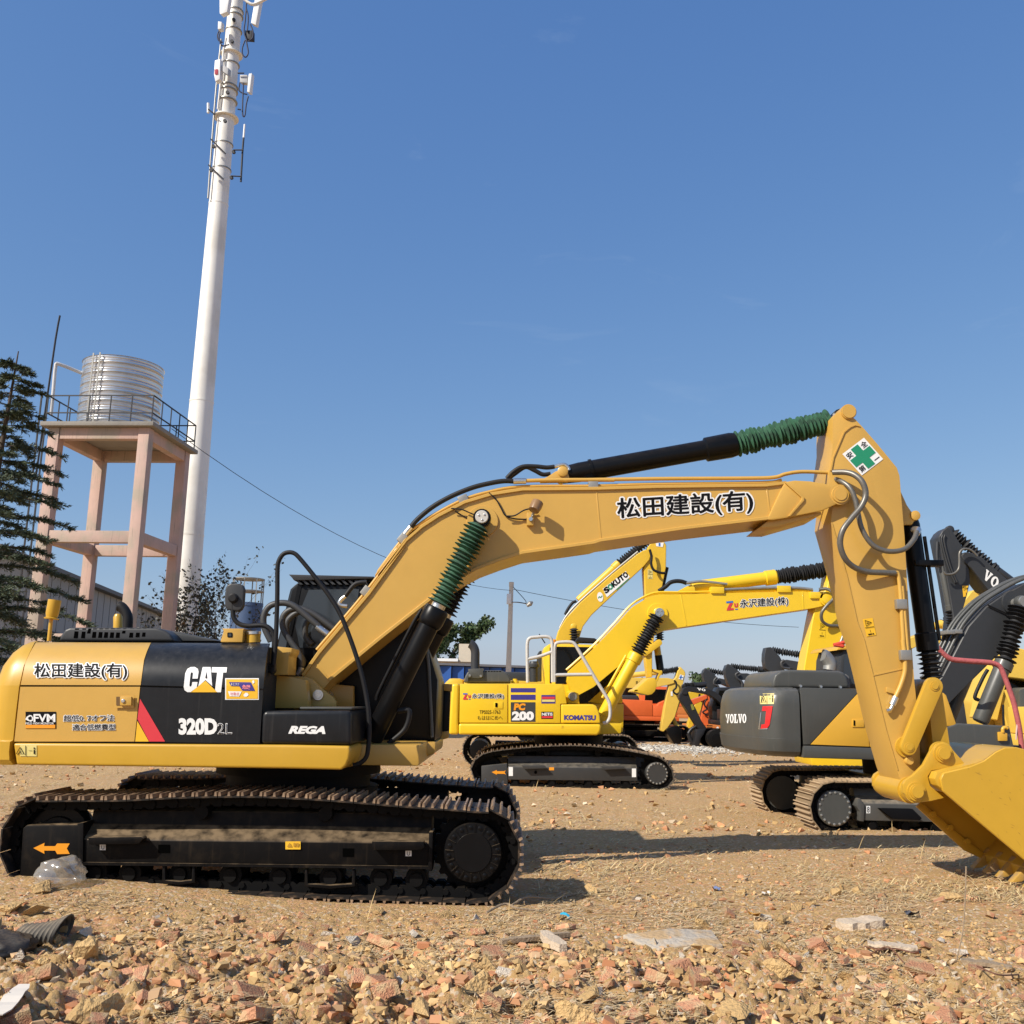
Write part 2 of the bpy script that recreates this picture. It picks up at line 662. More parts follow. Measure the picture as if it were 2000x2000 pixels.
def text_mesh(string, off=0.0, shear=0.0):
    k = (string, off, shear)
    if k in TEXTS:
        return TEXTS[k]
    cu = bpy.data.curves.new('txt', 'FONT')
    cu.body = string
    cu.offset = off
    cu.shear = shear
    cu.resolution_u = 3
    o = bpy.data.objects.new('txt', cu)
    COL.objects.link(o)
    dg = bpy.context.evaluated_depsgraph_get()
    me = bpy.data.meshes.new_from_object(o.evaluated_get(dg))
    bpy.data.objects.remove(o)
    bpy.data.curves.remove(cu)
    TEXTS[k] = me
    return me


def rect(x0, y0, x1, y1):
    return [(x0, y0), (x0, y1), (x1, y1), (x1, y0)]


# ------------------------------------------------------------------ crawler tracks
def shoe_mesh(name, pitch, width, grous=3, mat=None, gh=0.026, gmat=None):
    bm = bmesh.new()

    def bx(x0, x1, y0, y1, z0, z1):
        v = [bm.verts.new((x, y, zz)) for x in (x0, x1) for y in (y0, y1) for zz in (z0, z1)]
        for f in ((0, 1, 3, 2), (4, 6, 7, 5), (0, 4, 5, 1), (2, 3, 7, 6), (0, 2, 6, 4), (1, 5, 7, 3)):
            bm.faces.new([v[i] for i in f])
    bx(-pitch * 0.47, pitch * 0.50, -width / 2, width / 2, -0.014, 0.0)
    for i in range(grous):
        c = -pitch * 0.40 + i * pitch * 0.82 / max(1, grous - 1)
        v = [bm.verts.new(q) for q in ((c - .012, -width / 2, 0), (c + .012, -width / 2, 0), (c + .007, -width / 2, gh), (c - .007, -width / 2, gh),
                                       (c - .012, width / 2, 0), (c + .012, width / 2, 0), (c + .007, width / 2, gh), (c - .007, width / 2, gh))]
        for f in ((0, 1, 2, 3), (7, 6, 5, 4), (0, 3, 7, 4), (1, 5, 6, 2), (3, 2, 6, 7)):
            bm.faces.new([v[k] for k in f]).material_index = 1 if gmat else 0
    bmesh.ops.recalc_face_normals(bm, faces=bm.faces)
    me = from_bm(bm, name)
    me.materials.append(mat)
    if gmat:
        me.materials.append(gmat)
    return me


def resample_loop(xz, n):
    P = [Vector(p) for p in xz]
    P.append(P[0].copy())
    L = [0.0]
    for i in range(1, len(P)):
        L.append(L[-1] + (P[i] - P[i - 1]).length)
    out = []
    i = 1
    for k in range(n):
        w = L[-1] * k / n
        while L[i] < w - 1e-9:
            i += 1
        out.append(P[i - 1].lerp(P[i], (w - L[i - 1]) / max(1e-9, L[i] - L[i - 1])))
    return out, L[-1]


def smooth_loop(xz, it=3):
    P = [Vector(p) for p in xz]
    for _ in range(it):
        Q = []
        for i in range(len(P)):
            a, b = P[i], P[(i + 1) % len(P)]
            Q += [a.lerp(b, 0.25), a.lerp(b, 0.75)]
        P = Q
    return P


def crawler(m, loop, yc, width, pitch, shoe, chain_y=(0.09, 0.16), chain_mat=None, label=None):
    P = smooth_loop(loop, 2)
    _, L = resample_loop(P, 10)
    n = int(round(L / pitch))
    pts, _ = resample_loop(P, n * 2)
    c = sum(pts, Vector((0, 0))) / len(pts)
    vs, fs = [], []
    mats = []
    for k in range(n):
        a, p, b = pts[(2 * k - 1) % (2 * n)], pts[2 * k], pts[(2 * k + 1) % (2 * n)]
        t = (b - a).normalized()
        nn = Vector((t.y, -t.x))
        if nn.dot(p - c) < 0:
            nn = -nn
        mats.append((p, t, nn))
        hl = pitch * 0.56
        for s in (-1, 1):
            for (ya, yb) in ((chain_y[0], chain_y[0] + 0.035), (chain_y[1] - 0.005, chain_y[1] + 0.03)):
                prof = [(-hl, -0.062), (-hl * .75, -0.095), (-hl * .2, -0.095), (0, -0.075), (hl * .3, -0.1), (hl * .8, -0.1), (hl, -0.062), (hl * .8, -0.016), (-hl * .8, -0.016)]
                b0 = len(vs)
                for yy in (ya, yb):
                    for u_, w_ in prof:
                        q = p + t * u_ + nn * w_
                        vs.append((q.x, yc + s * yy, q.y))
                q_ = len(prof)
                fs.append(tuple(b0 + i for i in range(q_)))
                fs.append(tuple(b0 + q_ + i for i in range(q_ - 1, -1, -1)))
                for i in range(q_):
                    j = (i + 1) % q_
                    fs.append((b0 + i, b0 + q_ + i, b0 + q_ + j, b0 + j))
        # pin across the chain
        b0 = len(vs)
        pc = p + t * (pitch * 0.42) - nn * 0.058
        for yy in (yc - chain_y[1] - 0.045, yc + chain_y[1] + 0.045):
            for i in range(8):
                an = 2 * math.pi * i / 8
                vs.append((pc.x + .026 * math.cos(an), yy, pc.y + .026 * math.sin(an)))
        fs.append(tuple(b0 + i for i in range(8)))
        fs.append(tuple(b0 + 8 + i for i in range(7, -1, -1)))
        for i in range(8):
            fs.append((b0 + i, b0 + (i + 1) % 8, b0 + 8 + (i + 1) % 8, b0 + 8 + i))
    me = bpy.data.meshes.new('track')
    me.from_pydata(vs, [], fs)
    bm = bmesh.new()
    bm.from_mesh(me)
    bmesh.ops.recalc_face_normals(bm, faces=bm.faces)
    bm.to_mesh(me)
    bm.free()
    tr = link('track', me, chain_mat or CHAIN, m.root, 30)
    if label:
        tr['label'] = label
    for (p, t, nn) in mats:
        o = bpy.data.objects.new('track_shoe', shoe)
        COL.objects.link(o)
        o.parent = tr
        X, Zv = Vector((t.x, 0, t.y)), Vector((nn.x, 0, nn.y))
        Y = Zv.cross(X)
        mm = Matrix((X, Y, Zv)).transposed().to_4x4()
        mm.translation = Vector((p.x, yc, p.y))
        o.matrix_basis = mm
    return tr


def disc(m, name, cx, cz, y0, y1, r, mat, parent=None, seg=28, ring=True):
    L = abs(y1 - y0)
    prof = [(0, r * 0.62), (0, r * 0.86), (0.06 / 1, r * 0.9), (0.1, r), (1, r)] if not ring else [(0, r * 0.70), (0.05, r * 0.72), (0.05, r * 0.90), (0.0, r * 0.92), (0.06, r), (1, r)]
    return lathe(name, (cx, y0, cz), (cx, y1, cz), prof, mat, parent or m.root, seg, 30)


def bolt_ring(m, cx, cz, y, r, n, size, mat, parent):
    me = None
    for k in range(n):
        a = 2 * math.pi * (k + 0.3) / n
        x, z = cx + r * math.cos(a), cz + r * math.sin(a)
        if me is None:
            o = lathe('bolt', (0, 0, 0), (0, -size * 0.7, 0), [(0, size), (0.8, size), (1, size * 0.7)], mat, parent, 8, 30)
            me = o.data
        else:
            o = bpy.data.objects.new('bolt', me)
            COL.objects.link(o)
            o.parent = parent
        o.location = (x, y, z)


def sprocket(m, cx, cz, y0, y1, r, teeth, mat, parent=None):
    pts = []
    for k in range(teeth):
        a = 2 * math.pi * k / teeth
        st = 2 * math.pi / teeth
        for f, rr in ((0.0, 0.90), (0.18, 0.91), (0.36, 1.0), (0.64, 1.0), (0.82, 0.91)):
            pts.append((cx + r * rr * math.cos(a + f * st), cz + r * rr * math.sin(a + f * st)))
    return prism('sprocket', pts, y0, y1, mat, parent or m.root, 0.0)


def warning_label(m, target, z, quad, parent=None, paper=None):
    """a two-picture hazard sticker: triangle on the left (or top), figure on the right (or below)"""
    P = [Vector(q) for q in quad]           # tl, bl, br, tr

    def uv(a, b):
        return P[1].lerp(P[2], a).lerp(P[0].lerp(P[3], a), b)
    wide = (P[2] - P[1]).length > (P[0] - P[1]).length

    def w(a, b):
        return uv(a, b) if wide else uv(b, 1 - a)
    d = m.decal('warning_label', target, z, [[P[0], P[1], P[2], P[3]]], paper or PALEY, parent, 0.005, 3)
    ink = []

    def line(a, b, t=0.022):
        a, b = Vector(a), Vector(b)
        n = Vector((-(b - a).y, (b - a).x)).normalized() * t
        ink.append([w(*(a - n)), w(*(b - n)), w(*(b + n)), w(*(a + n))])
    for a, b in (((.08, .2), (.42, .2)), ((.42, .2), (.25, .8)), ((.25, .8), (.08, .2)), ((.5, .05), (.5, .95)), ((.64, .5), (.8, .5))):
        line(a, b, 0.016)
    ink.append([w(.86, .2), w(.92, .2), w(.92, .6), w(.86, .6)])
    ink.append([w(.86, .65), w(.92, .65), w(.92, .8), w(.86, .8)])
    ink.append([w(.22, .3), w(.28, .3), w(.26, .55), w(.24, .55)])
    m.decal('warning_picture', target, z, ink, INK, parent or target, 0.011)
    return d

# ------------------------------------------------------------------ the big ochre and black excavator in front
def front_excavator():
    m = Mach('excavator', 'large ochre and black excavator with green cylinder bellows, bucket resting on the rubble', 'excavator',
             (0, 10.0, 0), 0.0, -0.008, None)
    R = m.root
    YN = -1.49
    # --- undercarriage
    top = m.q('A3', [(200, 322), (500, 320), (830, 320), (1200, 297), (1700, 290)], YN) + \
        m.q('A4', [(300, 305), (600, 325), (1000, 360), (1370, 385), (1540, 400)], YN)
    sc = m.u('A4', (1460, 682), YN)
    sp = (sc.x, sc.z)
    rs = 0.395
    right = circle_pts(sp[0], sp[1], rs, 62, -90, 12)
    ic = m.u('A3', (300, 600), YN)
    ri = 0.375
    left = circle_pts(ic.x, ic.z, ri, 262, 112, 12)
    loop = top + right + left
    shoe = shoe_mesh('track_shoe', 0.19, 0.70, 3, SHOE, 0.034, GROUS)
    for s in (-1, 1):
        crawler(m, loop, s * 1.14, 0.70, 0.19, shoe, (.10, .17))
    zb = m.q('A4', [(600, 772)], -1.42)[0][1]
    zt = m.q('A4', [(600, 590)], -1.42)[0][1]
    xa = m.q('A3', [(548, 600)], -1.42)[0][0]
    xb = m.q('A4', [(1172, 600)], -1.42)[0][0]
    for s in (-1, 1):
        yz = [(-s * y, zz) for y, zz in ((-1.42, zb), (-1.42, zt - 0.02), (-1.40, zt), (-1.25, zt + 0.085), (-1.235, zt + 0.20), (-1.0, zt + 0.22), (-0.98, zb), (-1.38, zb - 0.012))]
        fr = prism_x('track_frame', yz, xa, xb, BLACKD, R, 0.008)
        prism_x('frame_lip', [(s * 1.437, zb - 0.005), (s * 1.437, zb + 0.018), (s * 1.421, zb + 0.018), (s * 1.421, zb - 0.005)], xa, xb, BLACKD, fr)
        idl = m.q('A3', [(150, 510), (180, 487), (540, 482), (556, 505), (528, 858), (160, 862), (130, 835)], -1.43)
        ig = prism('idler_guard', idl, s * 1.43, s * 1.0, BLACKD, R, 0.02)
        prism('end_plate', m.q('A3', [(520, 478), (562, 470), (556, 880), (530, 880)], -1.44), s * 1.44, s * 0.98, BLACKD, fr, 0.006)
        prism('end_plate', m.q('A4', [(1165, 535), (1192, 535), (1186, 800), (1160, 800)], -1.44), s * 1.44, s * 1.2, BLACKD, fr, 0.006)
        lathe('idler', (ic.x, s * 1.27, ic.z), (ic.x, s * 1.11, ic.z), [(0, .05), (0, .17), (.15, .18), (.15, .26), (0, .28), (.2, .29), (.8, .29), (1, .28), (1, .05)], BLACK, R, 28)
        sprocket(m, sp[0], sp[1], s * 1.225, s * 1.155, 0.35, 21, CHAIN)
        fd = lathe('final_drive', (sp[0], s * 1.44, sp[1]), (sp[0], s * 1.0, sp[1]),
                   [(0, .02), (0, .155), (.02, .16), (.03, .235), (.06, .245), (.5, .25), (1, .28)], BLACK, R, 36, 25)
        if s < 0:
            bolt_ring(m, sp[0], sp[1], -1.430, 0.205, 16, 0.017, BLACK, fd)
            for k in range(16):
                a = 2 * math.pi * (k + 0.8) / 16
                v = Vector((math.cos(a), 0, math.sin(a)))
                c0 = Vector((sp[0], -1.427, sp[1]))
                prism3('rib', [c0 + v * .165 + Vector((-v.z, 0, v.x)) * w for w in (-.004, .004)] + [c0 + v * .235 + Vector((-v.z, 0, v.x)) * w for w in (.004, -.004)], (0, -0.012, 0), BLACKD, fd)
        for z, x, y in (('A3', 640, 800), ('A3', 870, 805), ('A3', 1210, 808), ('A3', 1550, 815), ('A4', 160, 825), ('A4', 500, 832), ('A4', 840, 838), ('A4', 1080, 845)):
            v = m.u(z, (x, y), -1.36)
            lathe('track_roller', (v.x, s * 1.37, v.z - 0.015), (v.x, s * 1.0, v.z - 0.015), [(0, .03), (0, .055), (.08, .06), (.08, .095), (.3, .1), (.45, .08), (1, .08)], CHAIN, R, 16)
        for z, x0, x1, y0 in (('A3', 1095, 1310, 765), ('A4', 330, 665, 790)):
            g = m.q(z, [(x0, y0), (x0 + 15, y0), (x0 + 18, y0 + 95), ((x0 + x1) / 2, y0 + 105), (x1 - 20, y0 + 95), (x1 - 15, y0), (x1, y0), (x1 + 4, y0 + 112), ((x0 + x1) / 2, y0 + 128), (x0 - 5, y0 + 112)], -1.42)
            prism('roller_guard', g, s * 1.42, s * 1.36, BLACKD, R, 0.004)
        for z, x, y in (('A3', 1360, 400), ('A4', 470, 410)):
            v = m.u(z, (x, y), -1.3)
            lathe('carrier_roller', (v.x, s * 1.32, v.z), (v.x, s * 1.05, v.z), [(0, .03), (0, .06), (.1, .066), (1, .066)], CHAIN, R, 14)
        webs = m.q('A3', [(590, 500), (700, 375), (1000, 400), (1932, 440)], -1.2) + m.q('A4', [(560, 440), (1000, 480), (1165, 540)], -1.2)
        prism('web_plate', webs, s * 1.2, s * 1.05, BLACK, R, 0.0)
        for z, pts in (('A3', [(592, 572), (950, 566), (966, 580), (935, 615), (600, 622)]), ('A4', [(780, 598), (1130, 600), (1136, 640), (1100, 657), (785, 657)])):
            st = prism('step', m.q(z, pts, -1.52), s * 1.52, s * 1.421, BLACKD, R, 0.006)
        if s < 0:
            m.decal('direction_arrow', ig, 'A3', [[(225, 643), (300, 608), (297, 630), (372, 630), (297, 660), (300, 682)], [(372, 630), (385, 612), (470, 612), (450, 645), (470, 682), (385, 684), (372, 660), (297, 660)]], SORG)
            m.decal('frame_hole', fr, 'A3', [rect(1066, 620, 1145, 676)], HOLE)
            m.decal('frame_hole', fr, 'A4', [rect(584, 645, 660, 702)], HOLE)
            lb = m.decal('sticker', fr, 'A4', [rect(198, 598, 300, 652)], SYEL, lift=.012)
            m.decal('sticker_print', fr, 'A4', [[(208, 635), (245, 635), (226, 606)], rect(252, 608, 268, 634), rect(272, 608, 288, 634)], M('sticker_amber', (0.45, 0.24, 0.02), .5), lift=0.016)
            m.decal('tie_down_sticker', fr, 'A3', [rect(672, 620, 712, 657)], WHT)
            m.text('tie_down_mark', fr, 'A3', 'U', (682, 652), (703, 652), (682, 625), INK, lift=0.008)
            m.decal('tie_down_sticker', fr, 'A4', [rect(1007, 661, 1048, 698)], WHT)
            m.text('tie_down_mark', fr, 'A4', 'U', (1017, 693), (1038, 693), (1017, 666), INK, lift=0.008)
    cx = (ic.x + sp[0]) / 2
    carb = box('car_body', cx - .75, cx + .75, -.9, .9, .35, .74, BLACK, R, .05)
    for sx in (-1, 1):
        for sy in (-1, 1):
            prism3('cross_leg', [(cx + sx * .3, sy * .3, .32), (cx + sx * 1.25, sy * 1.1, .32), (cx + sx * .95, sy * 1.1, .32), (cx + sx * .1, sy * .5, .32)], (0, 0, .30), BLACK, R, .02)
    lathe('swing_ring', (cx, 0, .72), (cx, 0, 1.03), [(0, .78), (.3, .78), (.3, .70), (.7, .70), (.7, .8), (1, .8)], CHAIN, R, 32)

    # --- upper body: sides stand upright, then roll over to the roof
    zs = m.u('A1', (500, 655), -1.38).z
    ztop = m.u('A1', (600, 360), -1.12).z

    def yf(z):
        t = min(0.985, max(0.0, (z - zs) / (ztop - zs) * 0.97))
        return -1.38 + 0.42 * (1 - math.sqrt(1 - t * t))
    SIDE_Y.append(yf)
    x0 = m.u('A1', (160, 800), -1.3).x
    x1 = m.u('A1', (1745, 800), -1.3).x
    zbb = m.u('A1', (900, 1030), -1.38).z
    sec = [(yf(z) + 0.035, z - 0.02) for z in np.linspace(zbb, ztop, 12)]
    sec = sec + [(-y, z) for y, z in reversed(sec)]
    prism_x('engine_bay', sec, x0, x1, M('dark_interior', (0.02, 0.018, 0.015), .7), R)
    dl = m.panel('engine_cover', 'A1', [(243, 360), (205, 425), (170, 500), (139, 648)], [(1016, 363), (990, 420), (970, 480), (947, 650)], yf, OCHRE, 0.03, 12, 6)
    dr = m.panel('rear_door', 'A1', [(137, 660), (96, 1029)], [(944, 660), (905, 1029)], yf, OCHRE, 0.03, 4, 4)
    kl = m.panel('black_cover', 'A1', [(1021, 363), (995, 420), (975, 480), (951, 650)], [(1815, 368), (1798, 440), (1788, 520), (1774, 672)], yf, BLACKP, 0.03, 12, 6)
    kr = m.panel('pump_door', 'A1', [(949, 662), (909, 1031)], [(1773, 684), (1750, 1042)], yf, BLACKP, 0.03, 4, 4)
    both_decal(m, 'flank_stripe', (kr,), [[(943, 740), (1112, 1029), (1005, 1029), (926, 878)]], RED)
    both_decal(m, 'flank_stripe', (kr,), [[(925, 890), (1003, 1029), (911, 1029)]], SYEL)
    fr = m.decal('latch_frame', dr, 'A1', [rect(768, 716, 902, 802)], OCHRE, lift=0.02)
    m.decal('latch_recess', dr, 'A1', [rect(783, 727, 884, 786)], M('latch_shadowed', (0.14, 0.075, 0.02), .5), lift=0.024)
    la = m.u('A1', (834, 756), -1.41)
    prism('latch', m.q('A1', [(808, 727), (884, 727), (884, 786), (808, 786)], -1.42), -1.42, -1.385, OCHRE, dr, .004)
    lathe('lock', (la.x, -1.415, la.z), (la.x, -1.432, la.z), [(0, .017), (.8, .017), (1, .012)], CHROME, dr, 12)
    # letters
    m.outlined('company_name', dl, 'A1', '松田建設(有)', (232, 610), (855, 610), (232, 502), 0.022, 0.085, lift=.006)
    m.decal('monitor_sticker', dr, 'A1', [rect(172, 828, 378, 942)], INK)
    m.decal('monitor_band', dr, 'A1', [rect(172, 916, 372, 940)], SORG, lift=.007)
    m.text('monitor_letters', dr, 'A1', 'FVM', (228, 896), (370, 896), (228, 846), WHT, lift=.008, off=.03)
    m.text('monitor_letters', dr, 'A1', 'FIELD VIEW MONITOR', (172, 914), (362, 914), (172, 900), WHT, lift=.008, off=.01)
    m.decal('monitor_emblem', dr, 'A1', [[(170, 880), (180, 862), (200, 850), (212, 852), (224, 868), (222, 888), (208, 896), (190, 890)]], WHT, lift=.007)
    m.decal('monitor_emblem', dr, 'A1', [[(186, 870), (205, 858), (214, 866), (212, 882), (196, 884)]], INK, lift=.009)
    m.outlined('side_note', dr, 'A1', '超低0. 7オフ法', (428, 893), (768, 890), (428, 852), 0.006, 0.08)
    m.outlined('side_note', dr, 'A1', '適合低燃費型', (488, 953), (776, 952), (488, 912), 0.006, 0.08)
    C = [(1262, 540), (1285, 527), (1312, 526), (1334, 540), (1338, 560), (1332, 605), (1297, 605), (1301, 572), (1297, 563), (1288, 563), (1284, 572), (1276, 650), (1280, 659), (1288, 658), (1293, 648), (1296, 628), (1331, 628), (1326, 664), (1290, 696), (1262, 696), (1243, 683), (1238, 660), (1248, 570)]
    A = [(1366, 527), (1419, 527), (1430, 655), (1384, 614), (1336, 657)]
    T = [(1428, 528), (1530, 529), (1526, 564), (1504, 564), (1489, 697), (1462, 697), (1449, 680), (1463, 564), (1425, 563)]
    for nm, pl in (('letter', C), ('letter', A), ('letter', T)):
        both_decal(m, nm, (kl, kr), [pl], WHT)
    both_decal(m, 'letter_gap', (kl,), [[(1391, 556), (1394, 602), (1383, 602)]], INK, .009)
    both_decal(m, 'letter_triangle', (kl, kr), [[(1283, 697), (1384, 619), (1464, 697)]], SYEL)
    m.text('model_number', kr, 'A1', '320D', (1210, 976), (1457, 976), (1210, 879), WHT, off=.055)
    m.text('model_number', kr, 'A1', '2L', (1466, 978), (1563, 978), (1466, 906), WHT, off=.012, lift=.005)
    m.text('model_number_core', kr, 'A1', '2L', (1466, 978), (1563, 978), (1466, 906), INK, off=-.022, lift=.009)
    both_decal(m, 'hazard_sticker', (kl, kr), [rect(1517, 602, 1744, 748)], WHT, .006)
    both_decal(m, 'hazard_sticker_face', (kl, kr), [rect(1524, 609, 1737, 741)], SYEL, .009)
    both_decal(m, 'hazard_sticker_band', (kl, kr), [[(1542, 628), (1690, 630), (1718, 688), (1632, 686), (1612, 656), (1556, 655)]], NAVY, .012)
    both_decal(m, 'hazard_sticker_band', (kl, kr), [[(1535, 690), (1628, 692), (1612, 726), (1548, 724)]], WHT, .012)
    both_text(m, 'hazard_sticker_letters', (kl, kr), 'まじクナ', (1556, 651), (1612, 653), (1556, 633), WHT, .015)
    both_text(m, 'hazard_sticker_letters', (kl, kr), '危険', (1632, 676), (1688, 678), (1632, 646), M('sticker_pink', (.8, .25, .3), .5), .015, .03)
    both_text(m, 'hazard_sticker_letters', (kl, kr), '勿靠近', (1550, 718), (1612, 719), (1550, 697), RED, .015)
    both_decal(m, 'hazard_sticker_hand', (kl, kr), [[(1640, 715), (1655, 700), (1668, 702), (1676, 716), (1660, 728), (1645, 726)]], WHT, .012)
    both_decal(m, 'hazard_sticker_hand', (kl, kr), [[(1698, 622), (1710, 615), (1716, 630), (1704, 642)]], WHT, .012)

    # --- counterweight: rounded in plan, rolled over at the top
    rows = [(352, 232, 262), (360, 195, 238), (382, 150, 226), (430, 108, 203), (520, 68, 163), (650, 30, 134), (656, 27, 132), (835, 6, 110), (1020, -8, 91), (1030, -16, 88), (1100, -18, 81), (1150, -12, 84), (1186, 22, 102)]
    vs, fs, W = [], [], None
    for i, (py, xl, xr) in enumerate(rows):
        r_ = m.uf('A1', (xr, py), yf)
        y0 = r_.y - (0.045 if 1025 < py < 1160 else (0.02 if py > 1160 else 0))
        l_ = m.u('A1', (xl, py), -0.95)
        xL, xR, z = l_.x, r_.x - 0.004, r_.z
        ring = [(xR, y0)]
        rx, ry = min(0.36, (xR - xL) * 0.8), 0.42
        for k in range(9):
            a = math.pi / 2 * k / 8
            ring.append((xL + rx - rx * math.sin(a), y0 + ry - ry * math.cos(a)))
        ring = ring + [(x, -y) for x, y in reversed(ring)]
        W = len(ring)
        vs += [(x, y, z) for x, y in ring]
    for i in range(len(rows) - 1):
        for j in range(W):
            k = i * W + j
            k2 = i * W + (j + 1) % W
            fs.append((k, k2, k2 + W, k + W))
    fs.append(tuple(range(W - 1, -1, -1)))
    fs.append(tuple((len(rows) - 1) * W + j for j in range(W)))
    me = bpy.data.meshes.new('counterweight')
    me.from_pydata(vs, [], fs)
    link('counterweight', me, OCHRE2, R, 28)
    # --- base rail
    rail = m.qs([('A1', [(88, 1040), (1932, 1052)]), ('A2', [(975, 1405), (980, 1440), (972, 1490), (950, 1540), (920, 1566)]), ('A1', [(1932, 1212), (110, 1187)])], -1.43)
    br = prism('side_rail', rail, -1.43, -0.75, OCHRE2, R, 0.07, 4)
    warning_label(m, br, 'A1', [(98, 1052), (98, 1127), (247, 1129), (247, 1054)])
    prism('front_deck', m.q('A2', [(930, 1404), (1235, 1400), (1235, 1440), (1115, 1448), (1100, 1520), (930, 1555)], -.7), -.7, .15, OCHRE, R, .02)
    pf = prism('cab_deck', m.q('A2', [(900, 1388), (1558, 1376), (1552, 1455), (1470, 1482), (1442, 1502), (900, 1530)], .16), .16, 1.33, OCHRE, R, .03)
    m.decal('data_plate', pf, 'A2', [rect(1254, 1392, 1331, 1428)], INK)
    m.decal('data_plate', pf, 'A2', [rect(1354, 1390, 1430, 1428)], STEEL)
    box('deck', x0 + .2, m.u('A2', (1500, 1400), .2).x, -.72, 1.25, zbb - .22, zbb - .03, OCHRE, R, .02)
    far = m.u('A2', (980, 1405), -1.43).x
    box('far_side_rail', x0, far, .78, 1.42, zbb - .24, zbb - .01, OCHRE2, R, .06)
    # --- tool box
    tb = prism('tool_box', m.q('A2', [(398, 1168), (983, 1166), (985, 1398), (378, 1390), (386, 1200)], -1.39), -1.39, -.30, BLACKP, R, .035, 3)
    m.text('lettering', tb, 'A2', 'REGA', (570, 1318), (806, 1320), (570, 1272), WHT, off=.06, shear=.3)
    prism('tool_box_lid', m.q('A2', [(640, 1141), (990, 1144), (990, 1158), (640, 1156)], -1.25), -1.25, -.4, VGREY, tb, .006)
    # --- slewing frame and mounts
    m.prism('mount_plate', 'A2', [(410, 932), (670, 937), (722, 952), (790, 1018), (870, 1080), (886, 1110), (884, 1145), (400, 1150)], -.46, -.40, OCHRE, .006)
    p = m.u('A2', (765, 1060), -.47)
    lathe('boom_pin', (p.x, -.50, p.z), (p.x, .5, p.z), [(0, .034), (.01, .036), (.01, .05), (.03, .05), (.03, .045), (.97, .045), (1, .04)], CHROME, R, 20)
    m.prism('mount_boss', 'A2', [(630, 1010), (680, 990), (760, 1005), (800, 1060), (770, 1090), (640, 1050)], -.485, -.462, OCHRE, .006)
    mp2 = m.prism('mount_plate', 'A2', [(870, 1012), (1025, 1012), (1050, 1035), (1048, 1060), (1020, 1085), (950, 1140), (860, 1145)], .40, .46, OCHRE, .006)
    m.decal('mount_hole', mp2, 'A2', [[(920, 1058), (945, 1050), (965, 1066), (958, 1090), (936, 1096), (922, 1080)], [(1000, 1048), (1014, 1038), (1026, 1050), (1020, 1066), (1006, 1066)]], HOLE)
    m.prism('valve_cover', 'A2', [(418, 930), (440, 800), (470, 732), (588, 744), (584, 775), (566, 800), (560, 925)], -.8, -.45, OCHRE, .012)
    m.prism('valve_box', 'A2', [(402, 925), (560, 935), (680, 960), (700, 1150), (402, 1150)], -.7, -.55, OCHRE, .01)
    m.prism('frame_web', 'A2', [(560, 960), (1000, 1000), (1000, 1160), (560, 1160)], .1, .2, OCHRE, .01)
    # --- cab on the far side
    cab = m.prism('cab', 'A2', [(478, 730), (500, 640), (572, 345), (620, 302), (1000, 305), (1400, 320), (1492, 690), (1572, 960), (1556, 1372), (478, 1372)], .28, 1.30, BLACK, .04)
    m.decal('window', cab, 'A2', [[(700, 352), (1040, 345), (1030, 420), (760, 742), (640, 742), (610, 600), (630, 520)]], GLASS, lift=.006, sub=0)
    m.decal('window', cab, 'A2', [[(578, 360), (625, 310), (650, 312), (560, 742), (492, 742), (512, 640)]], GLASS, lift=.006)
    m.decal('pillar', cab, 'A2', [[(628, 312), (655, 312), (565, 742), (545, 742)]], BLACK, lift=.012)
    gd = m.prism('roof_guard', 'A2', [(565, 248), (1140, 262), (1140, 275), (600, 288), (585, 268)], .22, 1.32, VDARK, .006)
    for k in range(11):
        xx = 600 + 44 * k
        m.prism('guard_slat', 'A2', [(xx + 10, 288), (xx + 30, 288), (xx + 62, 316), (xx + 40, 316)], .24 + .0 * k, 1.28, VDARK, 0, gd)
    m.tube('cab_rail', 'A2', [(1490, 700, .22), (1510, 900, .22), (1520, 1100, .22), (1532, 1345, .22)], .22, .018, VGREY)
    m.tube('cab_rail', 'A2', [(1530, 780, 1.2), (1545, 1000, 1.2), (1560, 1365, 1.2)], 1.2, .03, BLACK)
    gp = m.prism('front_guard', 'A2', [(1592, 982), (1662, 990), (1655, 1040), (1644, 1345), (1560, 1378), (1580, 1300)], 1.34, 1.42, BLACK, .01)
    m.prism('guard_edge', 'A2', [(1605, 984), (1666, 988), (1664, 1038), (1608, 1030)], 1.30, 1.335, OCHRE, .004, gp)
    m.prism('guard_edge', 'A2', [(1580, 1312), (1646, 1302), (1643, 1350), (1575, 1370)], 1.30, 1.335, OCHRE, .004, gp)
    # --- boom
    YB = -.33
    top = [('A2', [(655, 925), (762, 772), (1100, 372), (1338, 45)]), ('A5', [(148, 945), (352, 672), (470, 570), (600, 485), (800, 382), (1000, 322), (1240, 285), (1780, 280)]), ('A6', [(500, 466), (1090, 458), (1200, 444)])]
    bot = [('A6', [(1150, 640), (1090, 650), (650, 702), (200, 768)]), ('A5', [(1780, 704), (1600, 730), (1240, 780), (1060, 838), (900, 898), (780, 962), (640, 1056), (521, 1150)]), ('A2', [(1200, 675), (842, 968), (770, 1050), (700, 1060), (640, 1010)])]
    tq, bq = m.qs(top, YB), m.qs(bot, YB)
    boom = prism('boom', tq + bq, YB, -YB, OCHRE, R, 0.0)

